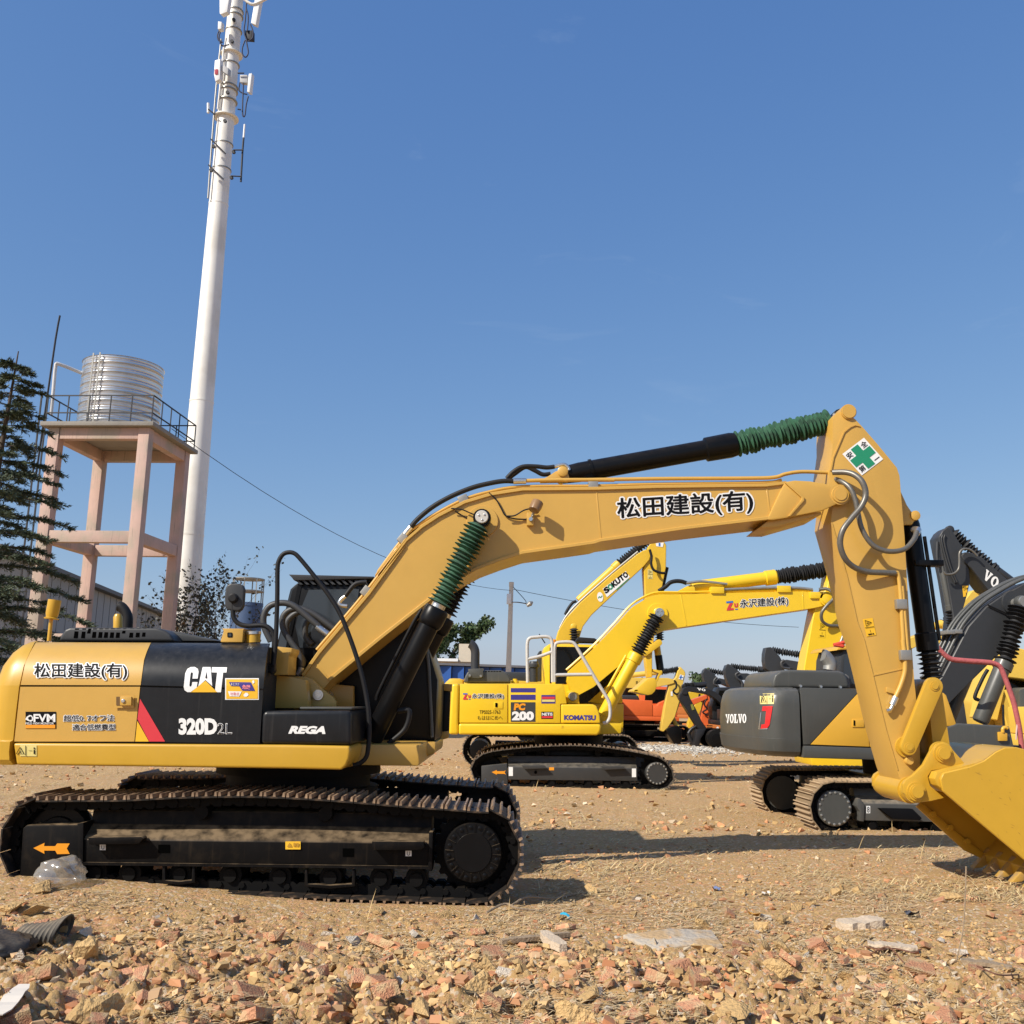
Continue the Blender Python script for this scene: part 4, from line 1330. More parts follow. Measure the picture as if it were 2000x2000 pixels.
def undercarriage(m, loop, yc, width, pitch, shoe, frame_x, frame_z, spro, idl, r_disc, mat=None, disc_mat=None, rollers=7, guard_left=True, chain=None):
    """two crawlers with frames, rollers, idlers and drives, from a side loop in machine coordinates"""
    mat = mat or BLACKD
    hw = width / 2
    out = []
    for s in (-1, 1):
        crawler(m, loop, s * yc, width, pitch, shoe, chain_mat=chain)
        o = yc + hw * .72
        zb, zt = frame_z
        yz = [(s * o, zb), (s * o, zt - .02), (s * (o - .02), zt), (s * (o - .18), zt + .07), (s * (o - .2), zt + .18), (s * (yc - hw * .5), zt + .2), (s * (yc - hw * .5), zb)]
        fr = prism_x('track_frame', yz, frame_x[0], frame_x[1], mat, m.root, .008)
        out.append(fr)
        lathe('idler', (idl[0], s * (yc + .08), idl[1]), (idl[0], s * (yc - .08), idl[1]), [(0, .05), (0, .17), (.15, .18), (.15, .25), (0, .27), (.2, .28), (.8, .28), (1, .27), (1, .05)], CHAIN, m.root, 24)
        sprocket(m, spro[0], spro[1], s * (yc + .035), s * (yc - .035), .34, 21, CHAIN)
        fd = lathe('final_drive', (spro[0], s * (o + .01), spro[1]), (spro[0], s * (yc - .2), spro[1]), [(0, .02), (0, r_disc * .9), (.03, r_disc), (.5, r_disc * 1.02), (1, r_disc * 1.1)], disc_mat or BLACK, m.root, 32, 25)
        if s < 0:
            bolt_ring(m, spro[0], spro[1], -(o + .008), r_disc * .88, 18, .017, STEEL, fd)
        for k in range(rollers):
            x = frame_x[0] + (frame_x[1] - frame_x[0]) * (k + .4) / rollers
            lathe('track_roller', (x, s * (o - .02), zb - .07), (x, s * (yc - .2), zb - .07), [(0, .03), (0, .05), (.08, .055), (.08, .085), (.3, .09), (.45, .07), (1, .07)], CHAIN, m.root, 12)
        for f in (.3, .7):
            x = frame_x[0] + (frame_x[1] - frame_x[0]) * f
            lathe('carrier_roller', (x, s * (yc + .1), zt + .25), (x, s * (yc - .12), zt + .25), [(0, .03), (0, .06), (1, .065)], CHAIN, m.root, 12)
    cx = (frame_x[0] + frame_x[1]) / 2
    box('car_body', cx - .7, cx + .7, -yc + .2, yc - .2, .34, .72, BLACK, m.root, .04)
    for sx in (-1, 1):
        for sy in (-1, 1):
            prism3('cross_leg', [(cx + sx * .3, sy * .3, .38), (cx + sx * 1.15, sy * (yc - .1), .38), (cx + sx * .9, sy * (yc - .1), .38), (cx + sx * .1, sy * .5, .38)], (0, 0, .28), BLACK, m.root, .02)
    return out, cx


def bar_cylinder(name, q0, q2, q3, r, bell, mat, bmat, parent, n=14, rb=None, head=1.18):
    """barrel from q0 to q2, ribbed rod cover on to the eye at q3"""
    q0, q2, q3 = Vector(q0), Vector(q2), Vector(q3)
    c = lathe(name, q0, q2, [(0, r * .6), (0, r * .9), (.03, r), (.86, r), (.87, r * head), (.985, r * head), (1, r)], mat, parent, 18)
    bellows('bellows', q2, q2.lerp(q3, .93), r * .72, rb or r * 1.25, n, bmat, c)
    lathe('rod_eye', (q3.x, q3.y - r * .5, q3.z), (q3.x, q3.y + r * .5, q3.z), [(0, r * .7), (.1, r * .85), (.9, r * .85), (1, r * .7)], mat, c, 14)
    return c


# ------------------------------------------------------------------ bright yellow excavator in the second row
GROUSD = M('dull_grouser', (.20, .14, .09), .7, var=.4, vscale=14, rnd=.2)


def yellow_excavator():
    m = Mach('excavator', 'bright yellow excavator with blue stripes, pale hand rails and black bellows standing parallel behind', 'excavator',
             (0, 20.75, 0.0), 0.0, -.008)
    R = m.root
    YN = -1.40
    loop = m.q('B1', [(278, 1545), (300, 1500), (345, 1462), (420, 1437), (640, 1412), (900, 1398), (1100, 1403), (1300, 1428), (1480, 1462), (1560, 1484), (1620, 1540), (1648, 1605), (1640, 1650), (1595, 1690), (1530, 1706), (400, 1702), (320, 1655), (278, 1590)], YN)
    sh = shoe_mesh('track_shoe', .19, .6, 3, SHOEB, .03, GROUSD)
    sp = m.q('B1', [(1535, 1592)], YN)[0]
    idl = m.q('B1', [(395, 1570)], YN)[0]
    fx = (m.q('B1', [(525, 1600)], YN)[0][0], m.q('B1', [(1400, 1600)], YN)[0][0])
    fz = (m.q('B1', [(900, 1637)], YN)[0][1], m.q('B1', [(900, 1545)], YN)[0][1])
    KF = M('greyish_track_frame', (.035, .035, .034), .5, var=.2, dust=.6, dustcol=(.2, .17, .13))
    frs, cx = undercarriage(m, loop, 1.10, .6, .19, sh, fx, fz, sp, idl, .215, KF, KF)
    for s in (-1, 1):
        ig = prism('idler_guard', m.q('B1', [(345, 1538), (520, 1522), (525, 1682), (360, 1672), (345, 1655)], -1.33), s * 1.33, s * .95, KF, R, .02)
        if s < 0:
            m.decal('direction_arrow', ig, 'B1', [[(415, 1580), (450, 1566), (450, 1574), (500, 1574), (510, 1567), (502, 1582), (512, 1597), (500, 1592), (450, 1591), (450, 1599)]], SORG)
    for pts in ([(615, 1535), (770, 1535), (790, 1555), (635, 1560)], [(1155, 1540), (1300, 1540), (1320, 1558), (1175, 1565)]):
        for s in (-1, 1):
            prism('step', m.q('B1', pts, -1.42), s * 1.42, s * 1.318, KF, R, .006)
    m.decal('sticker', frs[0], 'B1', [rect(802, 1548, 835, 1568)], SORG)
    m.decal('sticker', frs[0], 'B1', [rect(530, 1546, 558, 1606)], WHT)
    m.decal('sticker', frs[0], 'B1', [rect(1360, 1556, 1388, 1614)], WHT)
    m.decal('frame_hole', frs[0], 'B1', [[(700, 1580), (708, 1570), (716, 1570), (722, 1580), (716, 1592), (706, 1592)]], HOLE)
    lathe('swing_ring', (cx, 0, .7), (cx, 0, 1.05), [(0, .7), (1, .72)], CHAIN, R, 28)
    YS = -1.36
    # body
    cw = prism('counterweight', m.q('C1', [(172, 345), (228, 342), (222, 650), (222, 745), (148, 742), (150, 655)], YS), YS, -YS, YEL, R, .05, 3)
    prism('engine_bay', m.q('C1', [(232, 350), (1020, 352), (1060, 500), (1060, 660), (232, 660)], YS + .04), YS + .04, -YS - .04, YEL, R, .03)
    d1 = prism('rear_door', m.q('C1', [(234, 344), (608, 344), (608, 650), (230, 650)], YS), YS, YS + .05, YEL, R, .012)
    d2 = prism('side_door', m.q('C1', [(616, 344), (1040, 346), (1052, 360), (1074, 500), (1024, 502), (1024, 652), (616, 651)], YS), YS, YS + .05, YEL, R, .012)
    tk = prism('tank_box', m.q('C1', [(1030, 506), (1285, 506), (1310, 520), (1330, 570), (1341, 654), (1030, 654)], YS), YS, -.25, YEL, R, .03, 3)
    prism('side_rail', m.q('C1', [(225, 657), (1341, 662), (1345, 690), (1340, 720), (1318, 750), (225, 744)], YS - .03), YS - .03, -.7, YEL, R, .05, 3)
    prism('far_side_rail', m.q('C1', [(225, 657), (1341, 662), (1345, 690), (1340, 720), (1318, 750), (225, 744)], YS - .03), .7, -YS + .03, YEL, R, .05, 3)
    prism('cab_deck', m.q('C1', [(1000, 500), (1522, 502), (1522, 640), (1515, 725), (1340, 728), (1000, 740)], .2), .2, 1.34, YEL, R, .03)
    prism('front_deck', m.q('C1', [(1300, 655), (1510, 655), (1500, 735), (1300, 745)], -.6), -.6, .19, YEL, R, .02)
    for x0, y0, x1, y1 in ((634, 345, 829, 361), (634, 378, 829, 411), (634, 430, 829, 470)):
        m.decal('stripe', d2, 'C1', [rect(x0, y0, x1, y1)], NAVY)
    m.decal('model_plate', d2, 'C1', [rect(634, 489, 828, 643)], SGREY)
    m.text('model_letters', d2, 'C1', 'PC', (662, 549), (746, 549), (662, 502), SORG, off=.06, shear=.12, lift=.009)
    m.text('model_letters', d2, 'C1', '200', (650, 627), (810, 627), (650, 566), WHT, off=.06, lift=.009)
    m.text('maker_lettering', tk, 'C1', 'KOMATSU', (1056, 627), (1300, 629), (1056, 592), NAVY, off=.06)
    m.outlined('company_name', d1, 'C1', '永沢建設(株)', (330, 464), (580, 464), (330, 422), .015, .07)
    zu(m, d1, 'C1', (258, 468), (318, 468), (258, 418))
    m.text('code_letters', d1, 'C1', 'TPS025-1763', (389, 581), (552, 581), (389, 553), INK, off=.006)
    m.text('code_letters', d1, 'C1', 'もははにめへ', (373, 629), (571, 628), (373, 596), INK)
    m.decal('sticker', d2, 'C1', [rect(875, 432, 985, 499)], NAVY)
    m.decal('sticker_band', d2, 'C1', [rect(879, 446, 981, 464)], RED, lift=.009)
    m.decal('sticker_band', d2, 'C1', [rect(880, 468, 980, 486)], PALEY, lift=.009)
    m.decal('sticker', d2, 'C1', [rect(874, 564, 968, 620)], INK)
    m.text('sticker_letters', d2, 'C1', 'NETIS', (880, 594), (962, 594), (880, 572), WHT, off=.03, lift=.009)
    m.decal('sticker_band', d2, 'C1', [rect(878, 598, 964, 614)], RED, lift=.009)
    prism('latch', m.q('C1', [(502, 486), (572, 486), (572, 540), (502, 540)], YS - .01), YS - .012, YS + .01, YEL, d1, .004)
    m.decal('latch_recess', d1, 'C1', [rect(512, 494, 530, 528)], HOLE, lift=.02)
    m.decal('crosshair', prism('rail_mark', m.q('C1', [(1026, 672), (1048, 672), (1048, 692), (1026, 692)], YS - .034), YS - .034, YS - .02, YEL, R), 'C1', [[(1036, 674), (1040, 674), (1040, 690), (1036, 690)]], OCHRE)
    # hood and exhaust
    hd = prism('engine_hood', m.q('C1', [(262, 334), (275, 285), (295, 250), (320, 240), (560, 238), (600, 255), (625, 290), (638, 334)], -.8), -.8, .8, VGREY, R, .06, 3)
    prism('muffler_cover', m.q('C1', [(298, 335), (300, 228), (415, 222), (418, 290), (380, 300), (300, 296)], -.86), -.86, -.3, VGREY, R, .02)
    for p in ((313, 280), (400, 284)):
        v = m.u('C1', p, -.87)
        lathe('bolt', (v.x, -.86, v.z), (v.x, -.885, v.z), [(0, .03), (1, .02)], CHROME, hd, 10)
    for k in range(6):
        m.decal('vent_slot', hd, 'C1', [rect(432 + k * 22, 243, 448 + k * 22, 250)], HOLE, lift=.004)
    m.tube('exhaust_pipe', 'C1', [(355, 230), (355, 150), (355, 95), (345, 60), (325, 35), (312, 28)], -.5, .092, VDARK, None, 14)
    lathe('air_precleaner', m.u('C1', (815, 330), .3), m.u('C1', (815, 168), .3), [(0, .085), (.7, .085), (.72, .12), (.85, .12), (.9, .1), (1, .09)], VDARK, R, 18)
    lathe('filler_cap', m.u('C1', (668, 340), -.6), m.u('C1', (668, 305), -.6), [(0, .08), (.5, .08), (.6, .045), (1, .045)], YEL, R, 14)
    # cab
    cab = prism('cab', m.q('C1', [(905, 340), (885, 120), (895, 60), (940, 28), (1290, 36), (1400, 60), (1495, 190), (1516, 500), (1060, 505), (905, 500)], .2), .2, 1.3, YEL, R, .04)
    m.decal('window', cab, 'C1', [[(985, 52), (1280, 56), (1250, 200), (1080, 345), (985, 345)]], GLASSD, lift=.01)
    m.decal('window', cab, 'C1', [[(1480, 188), (1510, 496), (1170, 496), (1175, 430)]], GLASSD, lift=.01)
    m.decal('door_gap', cab, 'C1', [[(940, 60), (952, 58), (952, 340), (940, 340)]], INK, lift=.01)
    prism('roof_hatch', m.q('B1', [(985, 690), (1000, 670), (1110, 678), (1150, 705), (985, 702)], .4), .4, 1.0, RUB, R, .01)
    lathe('beacon', m.u('B1', (832, 712), .4), m.u('B1', (832, 685), .4), [(0, .06), (.8, .055), (1, .03)], SORG, R, 12)
    m.tube('antenna', 'B1', [(775, 712, .4), (735, 650, .4)], .4, .012, RUB)
    prism('mirror', m.q('B1', [(720, 790), (735, 765), (752, 760), (752, 970), (715, 970)], .9), .9, .96, VDARK, R, .02)
    # hand rails
    for pts in ([(658, 976), (655, 800), (656, 712), (672, 678), (720, 670), (790, 668), (818, 690), (824, 760), (826, 974)], [(838, 974), (838, 800), (842, 730), (862, 708), (940, 704), (975, 718), (1010, 775), (1110, 945), (1195, 1085), (1212, 1140), (1212, 1205), (1195, 1240), (1165, 1252)], [(838, 926), (960, 924), (1090, 922)], [(660, 818), (740, 800), (818, 772)]):
        m.tube('hand_rail', 'B1', pts, -1.2, .034, WHITEP)
    # boom
    YB = -.32
    tq = m.qs([('B1', [(935, 900), (1110, 742), (1262, 582), (1370, 462), (1470, 402), (1545, 382), (1680, 382)]), ('B2', [(130, 498), (700, 482), (1200, 472), (1300, 484)])], YB)
    bq = m.qs([('B2', [(1390, 492), (1430, 500), (1452, 540), (1440, 585), (1300, 618), (1200, 632), (600, 718), (0, 806)]), ('B1', [(1600, 618), (1530, 645), (1480, 690), (1372, 782), (1100, 1008), (1000, 1062), (955, 1058), (940, 1000), (925, 970)])], YB)
    boom = prism('boom', tq + bq, YB, -YB, YEL, R, .015, 1)
    for z, pts in (('B2', [(128, 500), (138, 500), (188, 770), (176, 772)]), ('B2', [(1198, 475), (1206, 475), (1216, 628), (1206, 630)])):
        prism('weld_seam', m.q(z, pts, YB - .006), YB - .006, YB + .01, YEL, boom, .002, 1)
    m.outlined('company_name', boom, 'B2', '永沢建設(株)', (655, 626), (1078, 598), (652, 545), .02, .07)
    zu(m, boom, 'B2', (535, 640), (635, 632), (532, 560))
    pv = m.u('B2', (1412, 540), YB)
    lathe('arm_pin', (pv.x, YB - .08, pv.z), (pv.x, -YB + .08, pv.z), [(0, .07), (.01, .11), (.05, .11), (.05, .15), (.1, .16), (1, .1)], YEL, R, 20)
    bp = m.u('B1', (1545, 505), -.58)
    lathe('pin_boss', (bp.x, YB - .03, bp.z), (bp.x, YB + .02, bp.z), [(0, .14), (0, .21), (1, .22)], YEL, boom, 24)
    lathe('cylinder_pin', (bp.x, -.62, bp.z), (bp.x, .62, bp.z), [(0, .02), (0, .09), (.03, .095), (.03, .07), (.97, .07), (1, .09)], CHROME, R, 18)
    bolt_ring(m, bp.x, bp.z, -.62, .05, 3, .018, STEEL, R)
    for s in (-1, 1):
        q0, q2 = m.u('B1', (1170, 1195), -.5), m.u('B1', (1395, 782), -.5)
        q0, q2, q3 = [Vector((v.x, s * .5, v.z)) for v in (q0, q2, bp)]
        c = bar_cylinder('boom_cylinder', q0, q2, q3, .135, None, YEL, BELL, R, 15, .165)
        n_ = Vector((-(q3 - q0).z, 0, (q3 - q0).x)).normalized()
        tube('oil_pipe', [q0.lerp(q2, .2) + n_ * .19, q0.lerp(q2, .9) + n_ * .18], .03, YEL, c)
    a0, a2, a3 = m.u('B2', (225, 440), 0), m.u('B2', (972, 345), 0), m.u('B2', (1500, 268), 0)
    bar_cylinder('arm_cylinder', a0, a2, a3, .14, None, YEL, BELL, R, 26, .17)
    for s in (-1, 1):
        prism('cylinder_lug', m.q('B2', [(90, 478), (180, 430), (225, 412), (255, 440), (260, 480)], s * .15), s * .15 - .03, s * .15 + .03, YEL, boom, .006)
    m.tube('cylinder_hose', 'B2', [(-60, 470), (0, 430), (40, 395), (90, 382), (140, 385), (185, 400)], -.1, .045, RUB, boom)
    m.tube('steel_pipe', 'B2', [(185, 400), (300, 385), (420, 395), (540, 410)], -.2, .03, STEEL, boom)
    m.tube('steel_pipe', 'B2', [(480, 458), (900, 440), (1150, 442), (1290, 455)], -.3, .03, STEEL, boom)
    for dy in (-.25, -.1, .05):
        P = [Vector((x, dy, z)) for x, z in tq]
        off = []
        for i, p_ in enumerate(P):
            t = (P[min(i + 1, len(P) - 1)] - P[max(0, i - 1)]).normalized()
            off.append(p_ + Vector((-t.z, 0, t.x)) * .05)
        tube('boom_pipe', off, .024, YEL, boom, 6, 3)
    for z, p in (('B2', (455, 465)), ('B2', (1040, 455)), ('B2', (1325, 510))):
        v = m.u(z, p, -.34)
        box('pipe_clamp', v.x - .14, v.x + .14, -.36, -.1, v.z - .06, v.z + .08, YEL, boom, .01)
    # arm (its top hides behind the front machine's arm)
    YA = -.26
    aq = m.q('B2', [(1440, 290), (1480, 240), (1530, 250), (1600, 420), (1625, 560), (1610, 720), (1590, 780), (1470, 1150), (1360, 1500), (1300, 1640), (1235, 1690), (1170, 1640), (1185, 1400), (1215, 1150), (1280, 770), (1310, 615), (1420, 430)], YA)
    arm = prism('arm', aq, YA, -YA, YEL, R, .015, 1)
    m.tube('arm_pipe', 'B2', [(1590, 775), (1520, 960), (1450, 1150)], YA - .04, .03, STEEL, arm, sub=2)
    m.tube('arm_pipe', 'B2', [(1625, 760), (1550, 960), (1480, 1150)], YA + .05, .03, YEL, arm, sub=2)
    m.tube('arm_hose', 'B2', [(1345, 455, -.4), (1420, 452, -.45), (1470, 490, -.5), (1470, 540, -.5), (1420, 590, -.5), (1370, 660, -.48), (1375, 730, -.42), (1430, 770, -.35), (1510, 775, -.3), (1590, 785, -.3)], -.4, .035, PIPEB)
    warning_label(m, arm, 'B2', [(1350, 740), (1340, 875), (1400, 880), (1410, 745)], paper=YEL)
    prism('bucket', m.q('B4', [(690, 690), (800, 640), (1000, 700), (1120, 800), (1120, 900), (1000, 960), (900, 930), (820, 840), (720, 830)], -.6), -.6, .6, YEL, R, .03)
    # small furniture at the boom foot
    prism('boom_mount', m.q('C1', [(1085, 500), (1085, 410), (1110, 395), (1165, 420), (1175, 500)], -.42), -.42, .42, YEL, R, .01)
    v = m.u('C1', (1122, 445), -.44)
    lathe('mount_pin', (v.x, -.47, v.z), (v.x, -.40, v.z), [(0, .03), (0, .08), (1, .1)], STEEL, R, 14)
    return m


def zu(m, target, z, bl, br, tl):
    bl, br, tl = Vector(bl), Vector(br), Vector(tl)

    def P(a, b):
        return bl + (br - bl) * a + (tl - bl) * b
    m.decal('company_emblem', target, z, [[P(0, .8), P(0, 1), P(.6, 1), P(.6, .8)], [P(.75, 0), P(1, 0), P(1, .12), P(.75, .12)]], SBLUE, lift=.006)
    m.decal('company_emblem', target, z, [[P(.3, .78), P(.58, .78), P(.32, .22), P(.62, .22), P(.62, 0), P(0, 0), P(.05, .2)], [P(.68, .72), P(.8, .72), P(.8, .42), P(.9, .42), P(.9, .72), P(1.02, .72), P(1.0, .34), P(.92, .28), P(.78, .28), P(.7, .34)]], RED, lift=.008)


yellow_excavator()


# ------------------------------------------------------------------ grey excavator on the right
GROUSL = M('earth_caked_grouser', (.42, .30, .18), .8, var=.3, vscale=14, rnd=.15)


def grey_excavator():
    m = Mach('excavator', 'grey and amber excavator with charcoal boom, its rounded counterweight turned to the open yard', 'excavator',
             (0, 14.75, 0.0), .04, .006)
    R = m.root
    YN = -1.40
    sp = m.q('B4', [(906, 1160)], YN)[0]
    zb = m.q('B4', [(906, 1372)], YN)[0][1]
    r = sp[1] - zb
    x1 = sp[0] + 3.25
    idl = (x1, sp[1])
    top = [(x1 + .1, sp[1] + r * .95), (sp[0] + 2.2, sp[1] + r * 1.06), (sp[0] + 1.1, sp[1] + r * 1.06), (sp[0] + .3, sp[1] + r)]
    loop = circle_pts(sp[0], sp[1], r, 100, 270, 12) + circle_pts(x1, sp[1], r, -90, 85, 12) + top
    sh = shoe_mesh('track_shoe', .175, .6, 3, SHOET, .032, GROUSL)
    fz = (m.q('B4', [(1300, 1255)], YN)[0][1], m.q('B4', [(1300, 1115)], YN)[0][1])
    fx = (m.q('B4', [(1100, 1200)], YN)[0][0], x1 - .25)
    VF = M('grey_track_frame', (.07, .068, .062), .5, var=.15, dust=.8, dustcol=(.28, .23, .17))
    frs, cx = undercarriage(m, loop, 1.10, .6, .175, sh, fx, fz, sp, idl, .235, VF, VGREY, 6)
    for s in (-1, 1):
        prism('end_plate', m.q('B4', [(1065, 1080), (1085, 1080), (1115, 1130), (1110, 1255), (1078, 1250), (1080, 1180), (1055, 1140)], -1.34), s * 1.34, s * 1.0, VF, R, .008)
        st = prism('step', m.q('B4', [(1228, 1155), (1480, 1160), (1550, 1230), (1530, 1245), (1330, 1235)], -1.40), s * 1.40, s * 1.318, INK, R, .006)
    m.decal('sticker', frs[0], 'B4', [rect(1128, 1136, 1158, 1192)], WHT)
    m.text('sticker_mark', frs[0], 'B4', '8', (1134, 1186), (1152, 1186), (1134, 1142), INK, lift=.008)
    lathe('swing_ring', (cx, 0, .66), (cx, 0, 1.0), [(0, .68), (1, .7)], CHAIN, R, 28)
    YS = -1.30
    # counterweight with bulging back and rolled edges
    zt, zbm = m.u('B4', (600, 240), YS).z, m.u('B4', (600, 772), YS).z
    xr = m.u('B4', (628, 500), YS).x
    H = zt - zbm
    vs, fs = [], []
    rows = [(0, .16, .18), (.03, .06, .07), (.08, .02, .02), (.2, 0, 0), (.26, -.005, 0), (.262, .01, 0), (.5, 0, 0), (.75, .02, 0), (.88, .05, .01), (.95, .09, .05), (.985, .16, .12), (1.0, .28, .24)]
    for t, ix, iy in rows:
        z = zbm + H * t
        x_c = xr - .52 + ix
        ring = [(xr, YS + iy)]
        for k in range(9):
            a = math.pi / 2 * k / 8
            ring.append((x_c + .30 - .30 * math.sin(a), YS + iy + .34 - .34 * math.cos(a)))
        for k in range(1, 6):
            yy = (YS + .34) * (1 - k / 5)
            ring.append((x_c - .16 * (1 - (yy / (YS + .34)) ** 2), yy))
        ring += [(x, -y) for x, y in reversed(ring[:-1])]
        W = len(ring)
        vs += [(x, y, z) for x, y in ring]
    for i in range(len(rows) - 1):
        for j in range(W):
            k, k2 = i * W + j, i * W + (j + 1) % W
            fs.append((k, k2, k2 + W, k + W))
    fs.append(tuple(range(W - 1, -1, -1)))
    fs.append(tuple((len(rows) - 1) * W + j for j in range(W)))
    me = bpy.data.meshes.new('counterweight')
    me.from_pydata(vs, [], fs)
    bm = bmesh.new()
    bm.from_mesh(me)
    bmesh.ops.recalc_face_normals(bm, faces=bm.faces)
    bm.to_mesh(me)
    bm.free()
    cw = link('counterweight', me, VGREY, R, 28)
    slab_letters(m, cw, 'B4', 'VOLVO', (66, 512), (224, 510), (66, 444), WHT)
    m.decal('red_emblem', cw, 'B4', [[(345, 384), (422, 382), (398, 525), (382, 548), (330, 554), (336, 522), (362, 518), (372, 420), (340, 420)]], M('emblem_red', (.62, .02, .02), .4), lift=.01, sub=2)
    m.decal('emblem_edge', cw, 'B4', [[(312, 560), (330, 430), (336, 430), (324, 553), (385, 550), (380, 558)]], CHROME, lift=.008, sub=2)
    warning_label(m, cw, 'B4', [(324, 289), (326, 368), (431, 367), (433, 287)])
    # side panels
    xe = m.u('B4', (1240, 300), YS).x
    prism('engine_bay', m.qs([('B4', [(632, 250), (1250, 256), (1500, 690), (650, 690)])], YS + .04), YS + .04, -YS - .04, VDARK, R, 0)
    sd_ = prism('side_door', m.q('B4', [(630, 243), (1092, 253), (704, 672), (656, 674)], YS), YS, YS + .04, VGREY, R, .008)
    yd = prism('amber_door', m.q('B4', [(1096, 254), (1126, 256), (1152, 690), (708, 673)], YS), YS, YS + .04, VYEL, R, .008)
    prism('amber_panel', m.qs([('B4', [(1131, 262), (1260, 262), (1300, 694), (1157, 690)])], YS), YS, YS + .04, VYEL, R, .008)
    prism('latch', m.q('B4', [(1024, 482), (1111, 482), (1112, 542), (1024, 542)], YS - .012), YS - .012, YS + .01, VYEL, yd, .004)
    m.decal('latch_recess', yd, 'B4', [rect(1032, 490, 1044, 530)], HOLE, lift=.02)
    prism('side_skirt', m.q('B4', [(654, 681), (1600, 712), (1600, 802), (650, 774)], YS - .01), YS - .01, YS + .5, VGREY, R, .03)
    ap = prism('amber_panel', m.q('A8', [(640, 405), (800, 405), (822, 425), (900, 645), (890, 665), (640, 668)], YS), YS, -.3, VYEL, R, .02)
    m.text('model_letters', ap, 'A8', 'D', (735, 605), (778, 605), (735, 500), INK, off=.05)
    m.text('model_letters', ap, 'A8', 'Y', (763, 650), (787, 650), (763, 620), INK, off=.02)
    tb = prism('tool_box', m.q('A8', [(600, 672), (820, 672), (905, 640), (1308, 662), (1318, 700), (1345, 830), (1345, 960), (600, 960)], YS - .01), YS - .01, -.25, VGREY, R, .03, 3)
    m.text('side_letters', tb, 'A8', 'O', (775, 778), (798, 778), (775, 742), WHT, off=.06)
    box('deck', xr, xe + 2.2, -1.0, 1.25, zbm + .02, zbm + .22, VDARK, R, .02)
    # hood
    hd = prism('engine_hood', m.q('B4', [(420, 246), (424, 190), (440, 145), (480, 118), (560, 108), (920, 116), (965, 130), (990, 175), (1002, 248)], -.95), -.95, .55, VGREY, R, .09, 4)
    for p in ((632, 232), (785, 236), (932, 240)):
        v = m.u('B4', p, -.96)
        lathe('bolt', (v.x, -.95, v.z), (v.x, -.98, v.z), [(0, .025), (1, .018)], CHROME, hd, 10)
    m.tube('exhaust_pipe', 'B4', [(852, 112), (856, 70), (842, 40), (815, 8), (806, 4)], -.2, .10, STEEL, None, 14)
    # cab
    cab = prism('cab', m.q('B4', [(925, 250), (935, 20), (955, -50), (1000, -70), (1400, -70), (1480, 250)], .1), .1, 1.2, VDARK, R, .04)
    m.decal('window', cab, 'B4', [[(950, 215), (962, 10), (985, -20), (1300, -20), (1300, 225)]], GLASS, lift=.01)
    prism('cab_roof', m.q('B2', [(1500, 990), (1515, 962), (1560, 945), (1900, 930), (1900, 975), (1540, 985)], .05), .05, 1.25, VYEL, R, .02)
    prism('seat', m.q('B4', [(945, 240), (950, 160), (975, 140), (1000, 160), (1010, 245)], .06), .06, .095, M('seat_grey', (.12, .12, .12), .7), R, .01)
    # boom
    YB = -.30
    tq = m.q('B3', [(200, 1340), (240, 1300), (330, 1130), (450, 900), (590, 745), (720, 655), (886, 566), (1050, 520), (1250, 500), (1700, 560)], YB)
    bq = m.q('B3', [(1700, 760), (1300, 760), (1100, 800), (930, 900), (760, 1065), (640, 1165), (330, 1475), (298, 1512), (220, 1480)], YB)
    boom = prism('boom', tq + bq, YB, -YB, VDARK, R, .012, 1)
    for k, (dy, o_) in enumerate(((-.26, .07), (-.15, .07), (-.04, .09), (.08, .09))):
        P = [Vector((x, dy, z)) for x, z in tq]
        off = []
        for i, p_ in enumerate(P):
            t = (P[min(i + 1, len(P) - 1)] - P[max(0, i - 1)]).normalized()
            off.append(p_ + Vector((-t.z, 0, t.x)) * o_)
        tube('boom_pipe', off, .026, VGREY, boom, 8, 4)
    for z, p in (('B3', (310, 945)), ('B3', (365, 940))):
        v = m.u(z, p, -.3)
        box('pipe_clamp', v.x - .06, v.x + .06, -.33, .1, v.z - .03, v.z + .03, STEEL, boom, .008)
    bp = m.u('B3', (880, 705), -.55)
    lathe('pin_boss', (bp.x, YB - .03, bp.z), (bp.x, YB + .02, bp.z), [(0, .13), (0, .19), (1, .2)], VDARK, boom, 24)
    lathe('cylinder_pin', (bp.x, -.6, bp.z), (bp.x, .6, bp.z), [(0, .02), (0, .08), (.03, .085), (.03, .07), (1, .07)], STEEL, R, 18)
    for s in (-1, 1):
        q0, q2 = m.u('B3', (540, 1650), -.5), m.u('B3', (735, 1175), -.5)
        q0, q2, q3 = [Vector((v.x, s * .5, v.z)) for v in (q0, q2, bp)]
        bar_cylinder('boom_cylinder', q0, q2, q3, .115, None, VGREY, BELL, R, 14, .155)
    m.tube('wire', 'B3', [(600, 730), (720, 785), (830, 835)], YB - .03, .012, RUB, boom)
    m.tube('cylinder_hose', 'B3', [(600, 1240, -.4), (560, 1310, -.4), (500, 1450, -.4), (530, 1480, -.4)], -.4, .028, RUB)
    # hook-like amber grab iron on the tool box
    prism('amber_bracket', m.q('C5', [(555, 1545), (600, 1540), (650, 1560), (650, 1640), (560, 1640)], YS - .05), YS - .05, YS - .01, VYEL, tb, .006)
    m.tube('amber_handle', 'C5', [(600, 1550), (600, 1510), (625, 1495), (650, 1505)], YS - .04, .025, VYEL, tb)
    m.tube('lever', 'C5', [(612, 1500), (606, 1400), (602, 1250)], YS + .1, .016, RUB, tb, sub=2)
    return m


